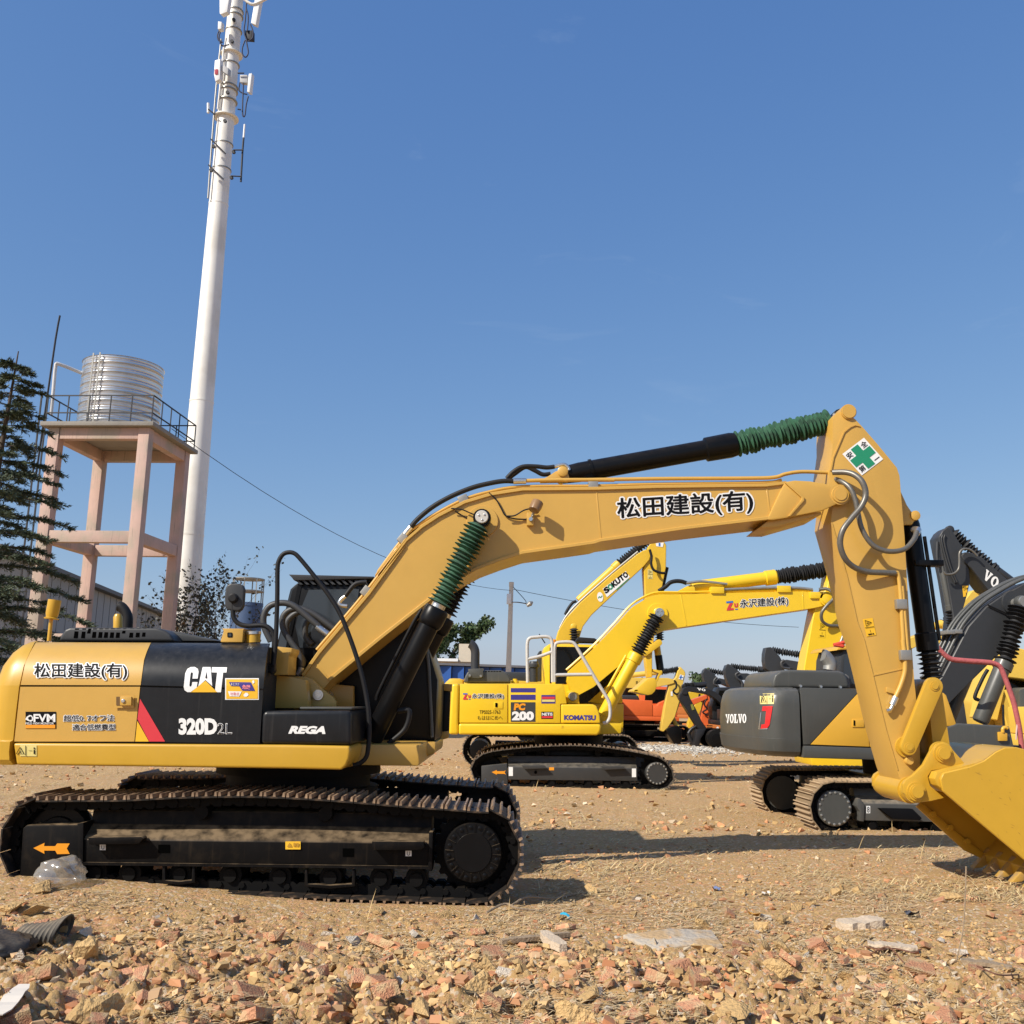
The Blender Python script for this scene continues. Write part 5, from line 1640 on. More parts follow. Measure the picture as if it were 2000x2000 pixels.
def slab_letters(m, target, z, s, bl, br, tl, mat):
    """heavy slab-serif capitals V O L, drawn as outlines"""
    V = [[(0, 1), (.42, 1), (.42, .88), (.36, .86), (.52, .34), (.66, .86), (.6, .88), (.6, 1), (1, 1), (1, .88), (.92, .86), (.62, 0), (.38, 0), (.08, .86), (0, .88)]]
    O = []
    outer = [(.5 + .5 * math.cos(a), .5 + .52 * math.sin(a)) for a in np.linspace(0, 2 * math.pi, 17)]
    inner = [(.5 + .19 * math.cos(a), .5 + .36 * math.sin(a)) for a in np.linspace(0, 2 * math.pi, 17)]
    for i in range(16):
        O.append([outer[i], outer[i + 1], inner[i + 1], inner[i]])
    Lr = [[(0, 1), (.62, 1), (.62, .88), (.48, .86), (.48, .13), (.72, .13), (.82, .4), (.95, .4), (.95, 0), (0, 0), (0, .12), (.12, .14), (.12, .86), (0, .88)]]
    glyph = {'V': V, 'O': O, 'L': Lr}
    bl, br, tl = Vector(bl), Vector(br), Vector(tl)
    n = len(s)
    for k, ch in enumerate(s):
        polys = []
        for poly in glyph[ch]:
            polys.append([bl + (br - bl) * ((k + .02 + .94 * x) / n) + (tl - bl) * y for x, y in poly])
        m.decal('letter', target, z, polys, mat, lift=.01)


grey_excavator()

# ------------------------------------------------------------------ machines further back
FARSHOE = [shoe_mesh('track_shoe', .19, .6, 3, SHOEB, .03, GROUSD)]


def rear_body(m, cx, paint, side=1, s=1.0, cab_paint=None, glass=None, track=None, tread=False):
    """tracks, house, counterweight and cab of a machine seen small; side=+1 works to the right"""
    R = m.root
    track = track or CHAIN

    def X(v):
        return cx + side * v * s
    for k in (-1, 1):
        loop = circle_pts(X(-1.75) if side > 0 else X(1.75), .42 * s, .42 * s, 90, 270, 8) + circle_pts(X(1.75) if side > 0 else X(-1.75), .42 * s, .42 * s, -90, 90, 8)
        if tread:
            crawler(m, loop, k * 1.1 * s, .6 * s, .19 * s, FARSHOE[0])
        else:
            prism('track', loop, k * 1.4 * s, k * .8 * s, track, R, .01)
        prism('track_frame', [(X(-1.4), .25 * s), (X(1.4), .25 * s), (X(1.4), .55 * s), (X(-1.4), .55 * s)], k * 1.42 * s, k * .9 * s, BLACKD, R, .02)
        for xx in (-1.75, 1.75):
            lathe('drive_wheel', (X(xx), k * 1.43 * s, .42 * s), (X(xx), k * .8 * s, .42 * s), [(0, .1 * s), (.02, .24 * s), (1, .26 * s)], BLACK, R, 18)
    lathe('swing_ring', (cx, 0, .7 * s), (cx, 0, 1.06 * s), [(0, .6 * s), (1, .6 * s)], CHAIN, R, 18)

    def P(name, xz, y0, y1, mat, bev=.03):
        pts = [(X(a), b * s) for a, b in xz]
        return prism(name, pts, y0 * s, y1 * s, mat, R, bev)
    P('deck', [(-2.0, 1.05), (1.6, 1.05), (1.6, 1.28), (-2.0, 1.28)], -1.3, 1.3, paint)
    P('counterweight', [(-2.75, 1.1), (-2.2, 1.05), (-2.2, 2.15), (-2.55, 2.15), (-2.78, 1.9)], -1.3, 1.3, paint, .1)
    P('engine_cover', [(-2.19, 1.29), (.2, 1.29), (.2, 2.1), (-2.19, 2.15)], -1.3, 1.3, paint)
    P('engine_hood', [(-2.1, 2.11), (-.4, 2.11), (-.5, 2.35), (-1.9, 2.35)], -.8, .8, VDARK, .06)
    P('tool_box', [(.22, 1.29), (1.5, 1.29), (1.5, 1.8), (.22, 1.85)], -1.3, -.4, paint)
    cab = P('cab', [(-.2, 1.29), (1.55, 1.29), (1.6, 1.9), (1.3, 2.85), (.0, 2.9), (-.2, 2.7)], .3, 1.3, cab_paint or paint, .06)
    P('window', [(.0, 1.95), (1.42, 1.95), (1.2, 2.7), (.05, 2.72)], .285, .32, glass or GLASSD, 0).parent = R
    return cab


def arm_set(m, z, paint, boom, arm, bucket=None, cyl=None, bcyl=None, bucket_paint=None, yb=.28, ya=.23, link_=None, bel=None):
    R = m.root
    b = a = None
    if boom:
        b = prism('boom', m.qs(boom, -yb) if isinstance(boom[0][0], str) else m.q(z, boom, -yb), -yb, yb, paint, R, .015, 1)
    if arm:
        a = prism('arm', m.qs(arm, -ya) if isinstance(arm[0][0], str) else m.q(z, arm, -ya), -ya, ya, paint, R, .015, 1)
    if bucket:
        k = prism('bucket', m.q(z, bucket, -.5), -.5, .5, bucket_paint or paint, R, .03)
    if cyl:
        zz, p0, p1, p2 = cyl
        bar_cylinder('arm_cylinder', m.u(zz, p0, 0), m.u(zz, p1, 0), m.u(zz, p2, 0), .11, None, paint, bel or BELL, R, 14, .14)
    if bcyl:
        zz, p0, p1, p2 = bcyl
        for s in (-1, 1):
            q = [m.u(zz, p, -.45) for p in (p0, p1, p2)]
            q = [Vector((v.x, s * .45, v.z)) for v in q]
            bar_cylinder('boom_cylinder', q[0], q[1], q[2], .10, None, paint, bel or BELL, R, 9, .13)
    return b, a


# yellow machine with lettered boom, right behind the second one
m = Mach('excavator', 'yellow excavator with green and black lettering on its steeply raised boom', 'excavator', (0, 26, 0), 0, 0)
YG = M('warm_yellow_paint', (0.72, 0.45, 0.03), .42, var=.06, dust=.1)
bx = m.u('B1', (800, 1200), 0).x
rear_body(m, bx, YG, tread=True)
b, a = arm_set(m, 'B1', YG, [(845, 900), (848, 690), (866, 625), (915, 545), (1010, 440), (1230, 245), (1400, 108), (1440, 85), (1475, 78), (1492, 105), (1478, 150), (1440, 195), (1250, 370), (1090, 520), (1030, 600), (1005, 680), (985, 900)],
               [('B1', [(1440, 205), (1462, 150), (1470, 60), (1510, 15), (1565, 10), (1592, 50), (1590, 200), (1565, 330)]), ('B5', [(640, 180), (605, 500), (605, 790), (552, 795), (515, 520), (560, 250)]), ('B1', [(1452, 390)])],
               None, ('B1', (1000, 425), (1275, 175), (1490, 0)), ('B1', (975, 900), (974, 760), (968, 600)))
o1 = m.decal('sign_plate', b, 'B1', [[(1163, 345), (1318, 226), (1346, 266), (1192, 402)]], WHT, lift=.01)
for i, ch in enumerate('SOKUTO'):
    e = Vector((25.5, -20.2))
    dn = Vector((20, 30))
    bl = Vector((1170, 350)) + e * i + dn * .85
    m.text('sign_letters', b, 'B1', ch, bl, bl + e * .88, bl - dn * .95, SGREEN if ch == 'O' and i < 3 else INK, lift=.014, off=.06)
m.decal('sign_underline', b, 'B1', [[(1254, 349), (1338, 276), (1341, 282), (1258, 356)]], SGREEN, lift=.014)
ell = [(1146 + 19 * math.cos(t) + 8 * math.sin(t), 400 + 32 * math.sin(t) - 8 * math.cos(t)) for t in np.linspace(0, 6.1, 18)]
m.decal('round_emblem', b, 'B1', [ell], WHT, lift=.01)
m.decal('emblem_wave', b, 'B1', [[(1132, 404), (1140, 394), (1150, 400), (1158, 388), (1162, 394), (1151, 408), (1141, 402), (1134, 412)]], SGREEN, lift=.014)
m.decal('cross_sign', a, 'B1', [[(1520, 34), (1575, 34), (1568, 64), (1524, 58)]], WHT, lift=.01)
m.decal('cross_mark', a, 'B1', [[(1540, 36), (1552, 36), (1552, 58), (1540, 56)]], SBLUE, lift=.014)
warning_label(m, a, 'B1', [(1466, 215), (1466, 278), (1500, 278), (1500, 215)])
m.tube('boom_pipe', 'B1', [(872, 610), (925, 520), (1015, 425), (1235, 232), (1400, 95)], -.2, .03, STEEL, b)
m.tube('boom_hose', 'B1', [(910, 520), (930, 480), (960, 440), (985, 428)], -.1, .04, RUB, b)
m.tube('arm_hose', 'B1', [(1480, 80), (1492, 130), (1490, 180), (1510, 220), (1560, 238), (1588, 238)], -.4, .035, RUB, a)
m.tube('bucket_cylinder', 'B1', [(1592, 200), (1570, 300), (1558, 380), (1545, 560)], 0, .07, BLACK, sub=2)
bellows('cylinder_bellows', m.u('B5', (688, 150), 0), m.u('B5', (700, 330), 0), .07, .13, 6, BELL, m.root)
l0, l1 = m.q('B5', [(520, 485), (690, 355)], -.3)
prism('side_link', capsule(l0, l1, .075, .085), -.3, .3, YG, m.root, .01)
m.tube('h_link', 'B5', [(660, 380), (670, 450), (680, 520)], 0, .09, YG, sub=2)
m.tube('lock_bar', 'B5', [(682, 515), (695, 610), (708, 705)], 0, .10, BLACK, sub=2)
prism('bucket_link', m.q('B5', [(580, 690), (600, 684), (728, 712), (735, 725), (690, 800), (672, 842), (655, 838), (690, 740), (590, 705)], -.2), -.2, .2, YG, m.root, .01)
bk = prism('bucket', m.q('B5', [(362, 968), (378, 945), (420, 930), (430, 915), (560, 800), (640, 796), (662, 850), (662, 900), (640, 965), (600, 1005), (550, 1015), (480, 1000)], -.55), -.55, .55, YG, m.root, .02)
for k in range(4):
    y = -.5 + k * .33
    prism('tooth', m.q('B5', [(358, 975), (385, 942), (430, 945), (420, 968)], -.5), y - .05, y + .05, YG, m.root, .01)

# yellow machine whose black bucket stands on the gravel
m = Mach('excavator', 'faded yellow excavator with blue cross on its arm and black bucket on gravel', 'excavator', (0, 41, 0))
rear_body(m, m.u('B5', (-450, 1300), 0).x, YEL2)
b, a = arm_set(m, 'B5', YEL2, [(-250, 1450), (-180, 1200), (60, 880), (140, 815), (300, 795), (800, 800), (860, 812), (890, 840), (880, 865), (820, 884), (560, 935), (250, 925), (180, 960), (60, 1080), (-130, 1450)],
               [(930, 705), (955, 678), (985, 684), (1010, 710), (1024, 745), (985, 905), (945, 1100), (890, 1290), (850, 1352), (800, 1425), (745, 1476), (715, 1462), (735, 1330), (790, 1010), (822, 875), (905, 790)],
               [(785, 1440), (850, 1410), (930, 1398), (975, 1450), (980, 1580), (940, 1665), (905, 1665), (800, 1510)], ('B5', (250, 775), (725, 722), (950, 690)), None, BLACK, .3, .25)
m.decal('cross_sign', a, 'B5', [[(955, 755), (1002, 770), (990, 825), (935, 812)]], WHT, lift=.02)
m.decal('cross_mark', a, 'B5', [[(962, 762), (975, 766), (966, 815), (952, 810)], [(945, 782), (992, 790), (990, 800), (943, 793)]], SBLUE, lift=.03)
m.text('boom_letters', b, 'B5', '防 ねっ', (400, 880), (495, 880), (400, 838), INK, off=.02, lift=.02)
m.tube('arm_hose', 'B5', [(880, 830), (905, 860), (905, 920), (870, 960), (900, 1000), (970, 1000)], -.4, .04, RUB, a)
m.decal('arm_sticker', a, 'B5', [rect(838, 970, 862, 1025)], WHT, lift=.02)
m.tube('bucket_cylinder', 'B5', [(960, 1000), (920, 1130), (860, 1290)], 0, .09, YEL2, sub=2)
m.tube('bucket_link', 'B5', [(860, 1290), (900, 1380), (930, 1410)], 0, .09, YEL2, sub=2)

# yellow machine with bent boom between that one and the orange one
m = Mach('excavator', 'yellow excavator with low bent boom, half hidden between orange and black machines', 'excavator', (0, 47, 0))
rear_body(m, m.u('B5', (40, 1300), 0).x, YG)
b, a = arm_set(m, 'B5', YG, [(240, 1310), (330, 1160), (440, 1075), (530, 1008), (640, 935), (820, 945), (1060, 975), (1200, 985), (1270, 1000), (1240, 1050), (1090, 1075), (820, 1070), (640, 1085), (540, 1100), (430, 1220), (330, 1300), (260, 1340)],
               [(1200, 960), (1270, 965), (1275, 1010), (1230, 1180), (1130, 1360), (1080, 1490), (1045, 1490), (1060, 1360), (1130, 1180), (1180, 1010)],
               [(1050, 1480), (1130, 1430), (1190, 1440), (1185, 1540), (1120, 1580), (1065, 1560)])
m.tube('arm_hose', 'B5', [(1200, 1000), (1200, 1060), (1240, 1100), (1280, 1140), (1250, 1220)], -.4, .05, RUB, a)
prism('ripper_tooth', m.q('B5', [(1215, 1520), (1262, 1500), (1270, 1560), (1240, 1690), (1205, 1685)], -.2), -.2, .2, YG, m.root, .02)

# orange machine
m = Mach('excavator', 'bright orange excavator with orange boom and small orange bucket, in the far row', 'excavator', (0, 44, 0))
rear_body(m, m.u('B5', (520, 1300), 0).x, ORG, 1, .82, tread=True)
b, a = arm_set(m, 'B5', ORG, [(530, 1330), (600, 1210), (700, 1110), (780, 1075), (900, 1085), (1100, 1075), (1290, 1010), (1300, 1060), (1100, 1150), (930, 1160), (790, 1165), (740, 1200), (600, 1370), (560, 1390)],
               [(1275, 1010), (1320, 1012), (1332, 1060), (1312, 1390), (1285, 1400), (1210, 1395), (1240, 1200)],
               [(1255, 1500), (1310, 1465), (1390, 1482), (1392, 1590), (1362, 1645), (1340, 1640)], None, ('B5', (650, 1390), (720, 1270), (770, 1150)))
m.tube('arm_hose', 'B5', [(1290, 1060), (1260, 1130), (1290, 1190), (1240, 1230), (1300, 1270)], -.35, .035, RUB, a)

m = Mach('excavator', 'orange excavator with grey cab and black louvres, parked behind the black boom', 'excavator', (0, 50, 0))
rear_body(m, m.u('B5', (1300, 1300), 0).x, M('dull_orange_paint', (.62, .2, .05), .5, var=.1), 1, .85, VGREY)
b = prism('side_plate', m.q('B5', [(985, 1370), (1500, 1375), (1505, 1475), (985, 1490)], -1.3), -1.3, -1.2, M('dull_orange_paint', (.62, .2, .05)), m.root, .02)
for y in (1395, 1420, 1445):
    m.decal('louvre', b, 'B5', [rect(1290, y, 1362, y + 7), rect(990, y, 1020, y + 7)], HOLE, lift=.02)
m.decal('round_sticker', b, 'B5', [[(1410, 1425), (1420, 1412), (1435, 1412), (1443, 1428), (1434, 1445), (1418, 1445)]], WHT, lift=.02)

# black machine with short boom and white letters
m = Mach('excavator', 'small black excavator with white letters on its level boom, bucket down beside the orange arm', 'excavator', (0, 39, 0))
BLK2 = M('satin_black_paint', (.016, .016, .018), .42, var=.15, spec=.4)
rear_body(m, m.u('B5', (1780, 1300), 0).x, BLK2, -1, .8)
b, a = arm_set(m, 'B5', BLK2, [(985, 960), (1000, 925), (1060, 905), (1300, 930), (1420, 985), (1700, 1250), (1660, 1300), (1400, 1060), (1310, 1005), (1070, 965), (1040, 1010), (990, 1010)],
               [(955, 1010), (985, 960), (1050, 960), (1085, 1060), (1160, 1200), (1225, 1340), (1290, 1430), (1270, 1470), (1200, 1470), (1150, 1380), (1010, 1160), (950, 1060)],
               [(1160, 1450), (1270, 1440), (1260, 1500), (1215, 1560), (1200, 1665), (1130, 1665), (1150, 1560)], ('B5', (1280, 880), (1130, 895), (1000, 905)), None, BLK2, .3, .25)
slab_letters(m, b, 'B5', 'VO', (1175, 952), (1280, 968), (1168, 922), WHT)
m.tube('bucket_link', 'B5', [(1060, 1500), (1100, 1440), (1180, 1400)], 0, .07, BLK2, sub=2)
m.tube('bucket_link', 'B5', [(1060, 1500), (1090, 1580), (1140, 1650)], 0, .08, BLK2, sub=2)
m.decal('arm_sticker', a, 'B5', [[(1085, 1135), (1115, 1125), (1138, 1195), (1105, 1205)]], M('dull_green_sticker', (.2, .2, .03), .5), lift=.02)

# three charcoal arms rising in a row behind the grey machine
rowlab = ['charcoal excavator with raised arm top, next to the black lettered boom',
          'charcoal excavator with raised arm top, between two like it beyond the grey engine hood',
          'charcoal excavator with raised arm top, tallest of the row beyond the grey engine hood']
R3 = [(45, 'B5', [(1240, 740), (1262, 690), (1290, 688), (1385, 745), (1420, 800), (1400, 880), (1440, 920), (1530, 1080), (1560, 1250), (1500, 1240), (1400, 1060), (1300, 930), (1255, 820)],
       [(1400, 830), (1450, 800), (1530, 820), (1900, 960), (2300, 1250), (2250, 1300), (1860, 1040), (1500, 880), (1420, 880)], ('B5', (2000, 830), (1700, 770), (1275, 702)), [(1420, 790), (1385, 830), (1385, 880), (1430, 900), (1440, 950), (1395, 1010)], (2500, 1300)),
      (42, 'B5', [(1520, 690), (1540, 635), (1570, 635), (1670, 690), (1720, 740), (1700, 790), (1750, 850), (1850, 1100), (1870, 1250), (1800, 1240), (1560, 870), (1530, 780)],
       [(1680, 780), (1720, 740), (1800, 740), (2300, 900), (2700, 1200), (2650, 1260), (2250, 990), (1800, 820), (1720, 830)], ('B5', (2250, 720), (1950, 690), (1560, 652)), [(1690, 730), (1655, 760), (1680, 810), (1730, 850), (1740, 920)], (2950, 1300)),
      (36, 'B2', [(870, 1020), (882, 965), (925, 960), (1000, 1040), (1028, 1090), (1010, 1130), (1090, 1200), (1150, 1350), (1100, 1360), (960, 1200), (880, 1150), (868, 1080)],
       [(1020, 1100), (1060, 1070), (1150, 1085), (1500, 1150), (1800, 1400), (1750, 1450), (1480, 1230), (1100, 1150), (1040, 1140)], ('B2', (1500, 1090), (1230, 1035), (905, 985)), [(1040, 1075), (1015, 1100), (1030, 1140), (1090, 1150)], (1900, 1500))]
for i, (dep, z, arm, boom, cyl, hose, bx) in enumerate(R3):
    m = Mach('excavator', rowlab[i], 'excavator', (0, dep, 0), group='charcoal excavators in the far row')
    rear_body(m, m.u(z, bx, 0).x, VDARK, -1, .95)
    b, a = arm_set(m, z, VDARK, boom, arm, None, cyl, None, None, .28, .23)
    m.tube('arm_hose', z, hose, -.4, .05, HOSE, a)
    q = m.q(z, [arm[-3], arm[-4]], -.23)
    v0, v1 = m.u(z, arm[2], 0), m.u(z, arm[-2], 0)

# dark machine with raised arm at the right
m = Mach('excavator', 'dark charcoal excavator with tall raised arm and white letters on its sloping boom', 'excavator', (0, 22, 0))
rear_body(m, m.u('B3', (1500, 1500), 0).x, VDARK, -1)
b, a = arm_set(m, 'B3', VDARK, [(395, 340), (420, 315), (470, 320), (560, 360), (770, 545), (1000, 660), (1400, 1150), (1300, 1250), (940, 800), (700, 650), (600, 612), (470, 440), (420, 400)],
               [(215, 200), (245, 150), (285, 118), (310, 130), (410, 285), (395, 335), (455, 450), (464, 540), (440, 650), (370, 900), (350, 1100), (300, 1100), (330, 820), (280, 520), (235, 300)], None,
               ('B3', (800, 560), (640, 440), (300, 140)), None, None, .3, .25)
slab_letters(m, b, 'B3', 'VO', (558, 518), (668, 606), (590, 448), WHT)
for o_ in (0, 18):
    m.tube('arm_pipe', 'B3', [(245 + o_, 180), (240 + o_, 240), (290 + o_, 430), (345 + o_, 560)], -.28, .022, VDARK, a)
m.tube('arm_hose', 'B3', [(520, 345), (470, 300), (415, 290), (380, 320), (378, 390), (370, 450), (330, 485), (275, 490), (255, 470)], -.45, .026, PIPEB, a)
c0, c1, c2 = m.u('B3', (240, 430), -.1), m.u('B3', (308, 780), -.1), m.u('B3', (322, 960), -.1)
bar_cylinder('bucket_cylinder', c0, c1, c2, .085, None, VGREY, BELL, m.root, 8, .12)
m.tube('oil_pipe', 'B3', [(205, 235), (202, 340), (210, 440)], -.2, .04, VDARK, a, sub=3)
warning_label(m, a, 'B3', [(400, 580), (408, 668), (456, 660), (450, 580)], paper=SYEL)

# pale yellow machines behind the grey one's boom
m = Mach('excavator', 'pale yellow excavator half hidden behind the charcoal boom, cab beside the red sling', 'excavator', (0, 19.2, 0))
rear_body(m, m.u('B3', (1250, 1500), 0).x, YEL2, -1, .95)
b, a = arm_set(m, 'B3', YEL2, [(560, 1620), (620, 1330), (700, 1120), (800, 1060), (1200, 1150), (1500, 1500), (1400, 1560), (1000, 1330), (760, 1300), (680, 1640)],
               [(690, 1430), (720, 1390), (760, 1400), (830, 1600), (845, 1800), (790, 1800), (740, 1640)])
prism('cab_side', m.q('B3', [(850, 1400), (900, 1380), (1100, 1380), (1100, 1820), (860, 1800)], -.6), -.6, .3, VGREY, m.root, .03)
m.tube('boom_pipe', 'B3', [(740, 1400), (790, 1540), (835, 1700)], -.4, .03, YEL2, b, sub=2)
m = Mach('excavator', 'pale yellow excavator showing only its arm head and low boom between charcoal machines', 'excavator', (0, 28, 0))
rear_body(m, m.u('B3', (-300, 1400), 0).x, YEL2, 1, .9)
b, a = arm_set(m, 'B3', YEL2, [(-160, 1150), (-60, 1010), (100, 950), (150, 945), (270, 985), (420, 950), (420, 1010), (270, 1040), (100, 1030), (0, 1080), (-60, 1200)],
               [(350, 850), (362, 780), (400, 720), (475, 625), (505, 610), (540, 615), (556, 640), (550, 668), (520, 720), (470, 900), (440, 1040), (370, 1020)], None, ('B3', (60, 930), (250, 880), (500, 640)), None, None, .28, .24)
v = m.u('B3', (530, 632), -.27)
lathe('ear_pin', (v.x, -.27, v.z), (v.x, .27, v.z), [(0, .05), (1, .05)], YEL2, a, 12)

# a red sling hanging over the grey machine's boom, and a red strap
m = Mach('sling', 'faded red lifting sling hanging over the charcoal boom down to the bucket', 'sling', (0, 14.0, 0))
P = m.p3('B3', [(128, 985), (175, 1025), (220, 1080), (270, 1130), (320, 1158), (420, 1170), (600, 1183), (660, 1195), (700, 1222), (735, 1300), (765, 1380), (800, 1480), (820, 1560), (845, 1680), (860, 1780), (868, 1870), (872, 1990)], -.05)
PINK = M('faded_red_webbing', (.42, .10, .10), .8, var=.35, vscale=12, bump=.01, bscale=40)
vs, fs = sweep_data(catmull(P, 5), .038, 8)
vs = [Vector((v.x, v.y * .6 if False else v.y, v.z)) for v in vs]
me = bpy.data.meshes.new('sling')
me.from_pydata(vs, [], fs)
sl = link('webbing', me, PINK, m.root, 50)
tube('loose_end', m.p3('B3', [(838, 1640), (828, 1720), (825, 1790)], -.06), .012, M('pale_cord', (.6, .42, .38), .8), m.root)
m = Mach('strap', 'bright red strap lying on the grey excavator cab roof', 'strap', (0, 14.6, 0))
m.tube('webbing', 'B2', [(1475, 942), (1520, 930), (1560, 920), (1650, 905)], 0, .025, M('bright_red_webbing', (.65, .06, .03), .7), sub=4)
m.tube('webbing', 'B2', [(1475, 942), (1530, 950), (1560, 955), (1530, 935)], 0, .025, M('bright_red_webbing', (.65, .06, .03)), sub=4)

# ------------------------------------------------------------------ towers, buildings, poles, plants behind the yard
CONC = M('pinkish_render', (.52, .36, .30), .85, var=.15, vscale=1.5, alt=(.40, .33, .26), altscale=.8, streak=.6, dustcol=(.16, .14, .12), bump=.01, bscale=20)
CONCG = M('grey_concrete', (.26, .24, .21), .9, var=.25, vscale=2, bump=.015, bscale=14)
GALV = M('corrugated_steel', (.62, .64, .66), .30, metal=.85, var=.2, vscale=2)
BRAIL = M('dark_rail_steel', (.02, .02, .025), .6)
MAST = M('off_white_mast_paint', (.82, .80, .74), .5, var=.05, vscale=1.2, alt=(.70, .67, .60), altscale=.5, streak=.14, dustcol=(.22, .18, .14))


def bar(name, p0, p1, w, d, mat, parent, ref=(0, 1, 0)):
    """straight bar of oblong section between two points"""
    p0, p1 = Vector(p0), Vector(p1)
    a = (p1 - p0).normalized()
    r = Vector(ref)
    v = (r - a * r.dot(a)).normalized()
    u = a.cross(v)
    q = [p0 + u * (sx * w / 2) + v * (sy * d / 2) for sx, sy in ((-1, -1), (1, -1), (1, 1), (-1, 1))]
    return prism3(name, q, p1 - p0, mat, parent, 0)


# water tower: four legs carried by traced corner points of the slab at its own distance
def water_tower():
    Y0 = 34.0
    tl, tr = at_depth(pix('B6', (218, 600)), Y0), at_depth(pix('B6', (842, 640)), Y0)
    yaw = math.atan2(0.0, 1) + rad(-4)
    root = tag(empty('water_tower', Matrix.Translation((0, 0, 0))), 'pinkish concrete water tower frame on four legs with a thin railed slab', 'water tower')
    zt = (tl.z + tr.z) / 2
    W = (tr - tl).length
    c0 = Vector((tl.x, Y0, 0))
    ex, ey = Vector((math.cos(yaw), math.sin(yaw), 0)), Vector((-math.sin(yaw), math.cos(yaw), 0))
    D = W * 1.0

    def P(u, v, z):
        return c0 + ex * (u * W) + ey * (v * D) + Vector((0, 0, z))
    prism3('slab', [P(0, 0, zt - .16), P(1, 0, zt - .16), P(1, 1, zt - .16), P(0, 1, zt - .16)], (0, 0, .16), CONCG, root, .02)
    cu = (.10, .90)
    cw = .40
    for u in cu:
        for v in cu:
            b = P(u, v, 0)
            q = [b + ex * (sx * cw / 2) + ey * (sy * cw / 2) for sx, sy in ((-1, -1), (1, -1), (1, 1), (-1, 1))]
            prism3('column', q, (0, 0, zt - .17), CONC, root, .015)
    for z, h in ((zt - .165, .42), (zt - 3.95, .42), (zt - 7.6, .42)):
        for v in cu:
            prism3('beam', [P(cu[0], v, z - h) + ex * .21 - ey * .16, P(cu[1], v, z - h) - ex * .21 - ey * .16, P(cu[1], v, z - h) - ex * .21 + ey * .16, P(cu[0], v, z - h) + ex * .21 + ey * .16], (0, 0, h - .004), CONC, root, .01)
        for u in cu:
            prism3('beam', [P(u, cu[0], z - h) + ey * .21 - ex * .16, P(u, cu[1], z - h) - ey * .21 - ex * .16, P(u, cu[1], z - h) - ey * .21 + ex * .16, P(u, cu[0], z - h) + ey * .21 + ex * .16], (0, 0, h - .004), CONC, root, .01)
    rl = empty('railing', Matrix.Identity(4))
    rl.parent = root
    cs = [P(.03, .03, zt), P(.97, .03, zt), P(.97, .97, zt), P(.03, .97, zt)]
    for i in range(4):
        a, b = cs[i], cs[(i + 1) % 4]
        for h in (.35, 1.0):
            bar('rail', a + Vector((0, 0, h)), b + Vector((0, 0, h)), .04, .04, BRAIL, rl, (0, 0, 1))
        for k in range(5):
            q = a.lerp(b, k / 5)
            bar('rail_post', q, q + Vector((0, 0, 1.0)), .035, .035, BRAIL, rl, (0, 1, 0))
    bar('rail_brace', cs[0] + ex * .3, cs[0] + ex * 1.2 + Vector((0, 0, .02)), .03, .03, BRAIL, rl, (0, 0, 1))
    bar('ladder_rail', P(.0, .02, 1.0) - ex * .1, P(.0, .02, zt + 1.1) - ex * .1, .05, .05, BRAIL, root)
    bar('ladder_rail', P(.0, .12, 1.0) - ex * .1, P(.0, .12, zt + 1.1) - ex * .1, .05, .05, BRAIL, root)
    # tank is a thing of its own standing on the slab
    tk = at_depth(pix('B6', (636, 620)), Y0 + D * .45)
    tc = Vector((tk.x, P(.5, .5, 0).y, zt))
    r = 1.47 * (Y0 + D * .5) / 36
    H = 2.75
    prof = [(0, r * .98)]
    n = 15
    for i in range(n):
        t0 = i / n
        prof += [(t0 + .1 / n, r), (t0 + .35 / n, r * .972 if i % 2 else r * .985), (t0 + .6 / n, r * 1.0), (t0 + .95 / n, r * .992)]
    prof += [(1, r * 1.015), (1.0, r * .99)]
    t = tag(lathe('water_tank', tc, tc + Vector((0, 0, H)), prof, GALV, None, 48, 40), 'shiny corrugated steel water tank standing on the tower slab', 'water tank')
    lathe('tank_lid', tc + Vector((0, 0, H)), tc + Vector((0, 0, H + .12)), [(0, r * .98), (.5, r * .6), (1, r * .1)], GALV, t, 40)
    for dx in (-.22, .06):
        a = tc + Vector((dx - .35, -math.sqrt(r * r - (dx - .35) ** 2) - .1, .05))
        bar('tank_ladder_rail', a, a + Vector((0, 0, H)), .05, .03, STEEL, t)
    for k in range(7):
        a = tc + Vector((-.43, -math.sqrt(r * r - .43 ** 2) - .1, .3 + k * .38))
        bar('tank_rung', a - Vector((.14, 0, 0)), a + Vector((.14, 0, 0)), .03, .03, STEEL, t, (0, 0, 1))
    g0, g1, g2 = [at_depth(pix('B6', p), Y0 + .6) for p in ((275, 580), (300, 320), (312, 310))]
    p = tag(tube('fill_pipe', [g0, g0.lerp(g1, .5), g1, g2 + Vector((.05, 0, .02)), at_depth(pix('B6', (440, 355)), Y0 + 1.2)], .065, M('white_pipe', (.6, .6, .6), .4), None, 8, 3), 'pale fill pipe bending over from the slab into the steel tank', 'pipe')
    l0, l1, l2 = [at_depth(pix('B6', q), Y0 + .3) for q in ((195, 900), (300, 170), (323, 45))]
    rod = tag(tube('lightning_rod', [l0, l0.lerp(l1, .5), l1, l2], [.05, .05, .05, .05, .05, .035, .03, .025, .02, .01][:7] if False else .035, BRAIL, None, 6, 2), 'thin dark lightning rod rising beside the water tower railing', 'lightning rod')


water_tower()


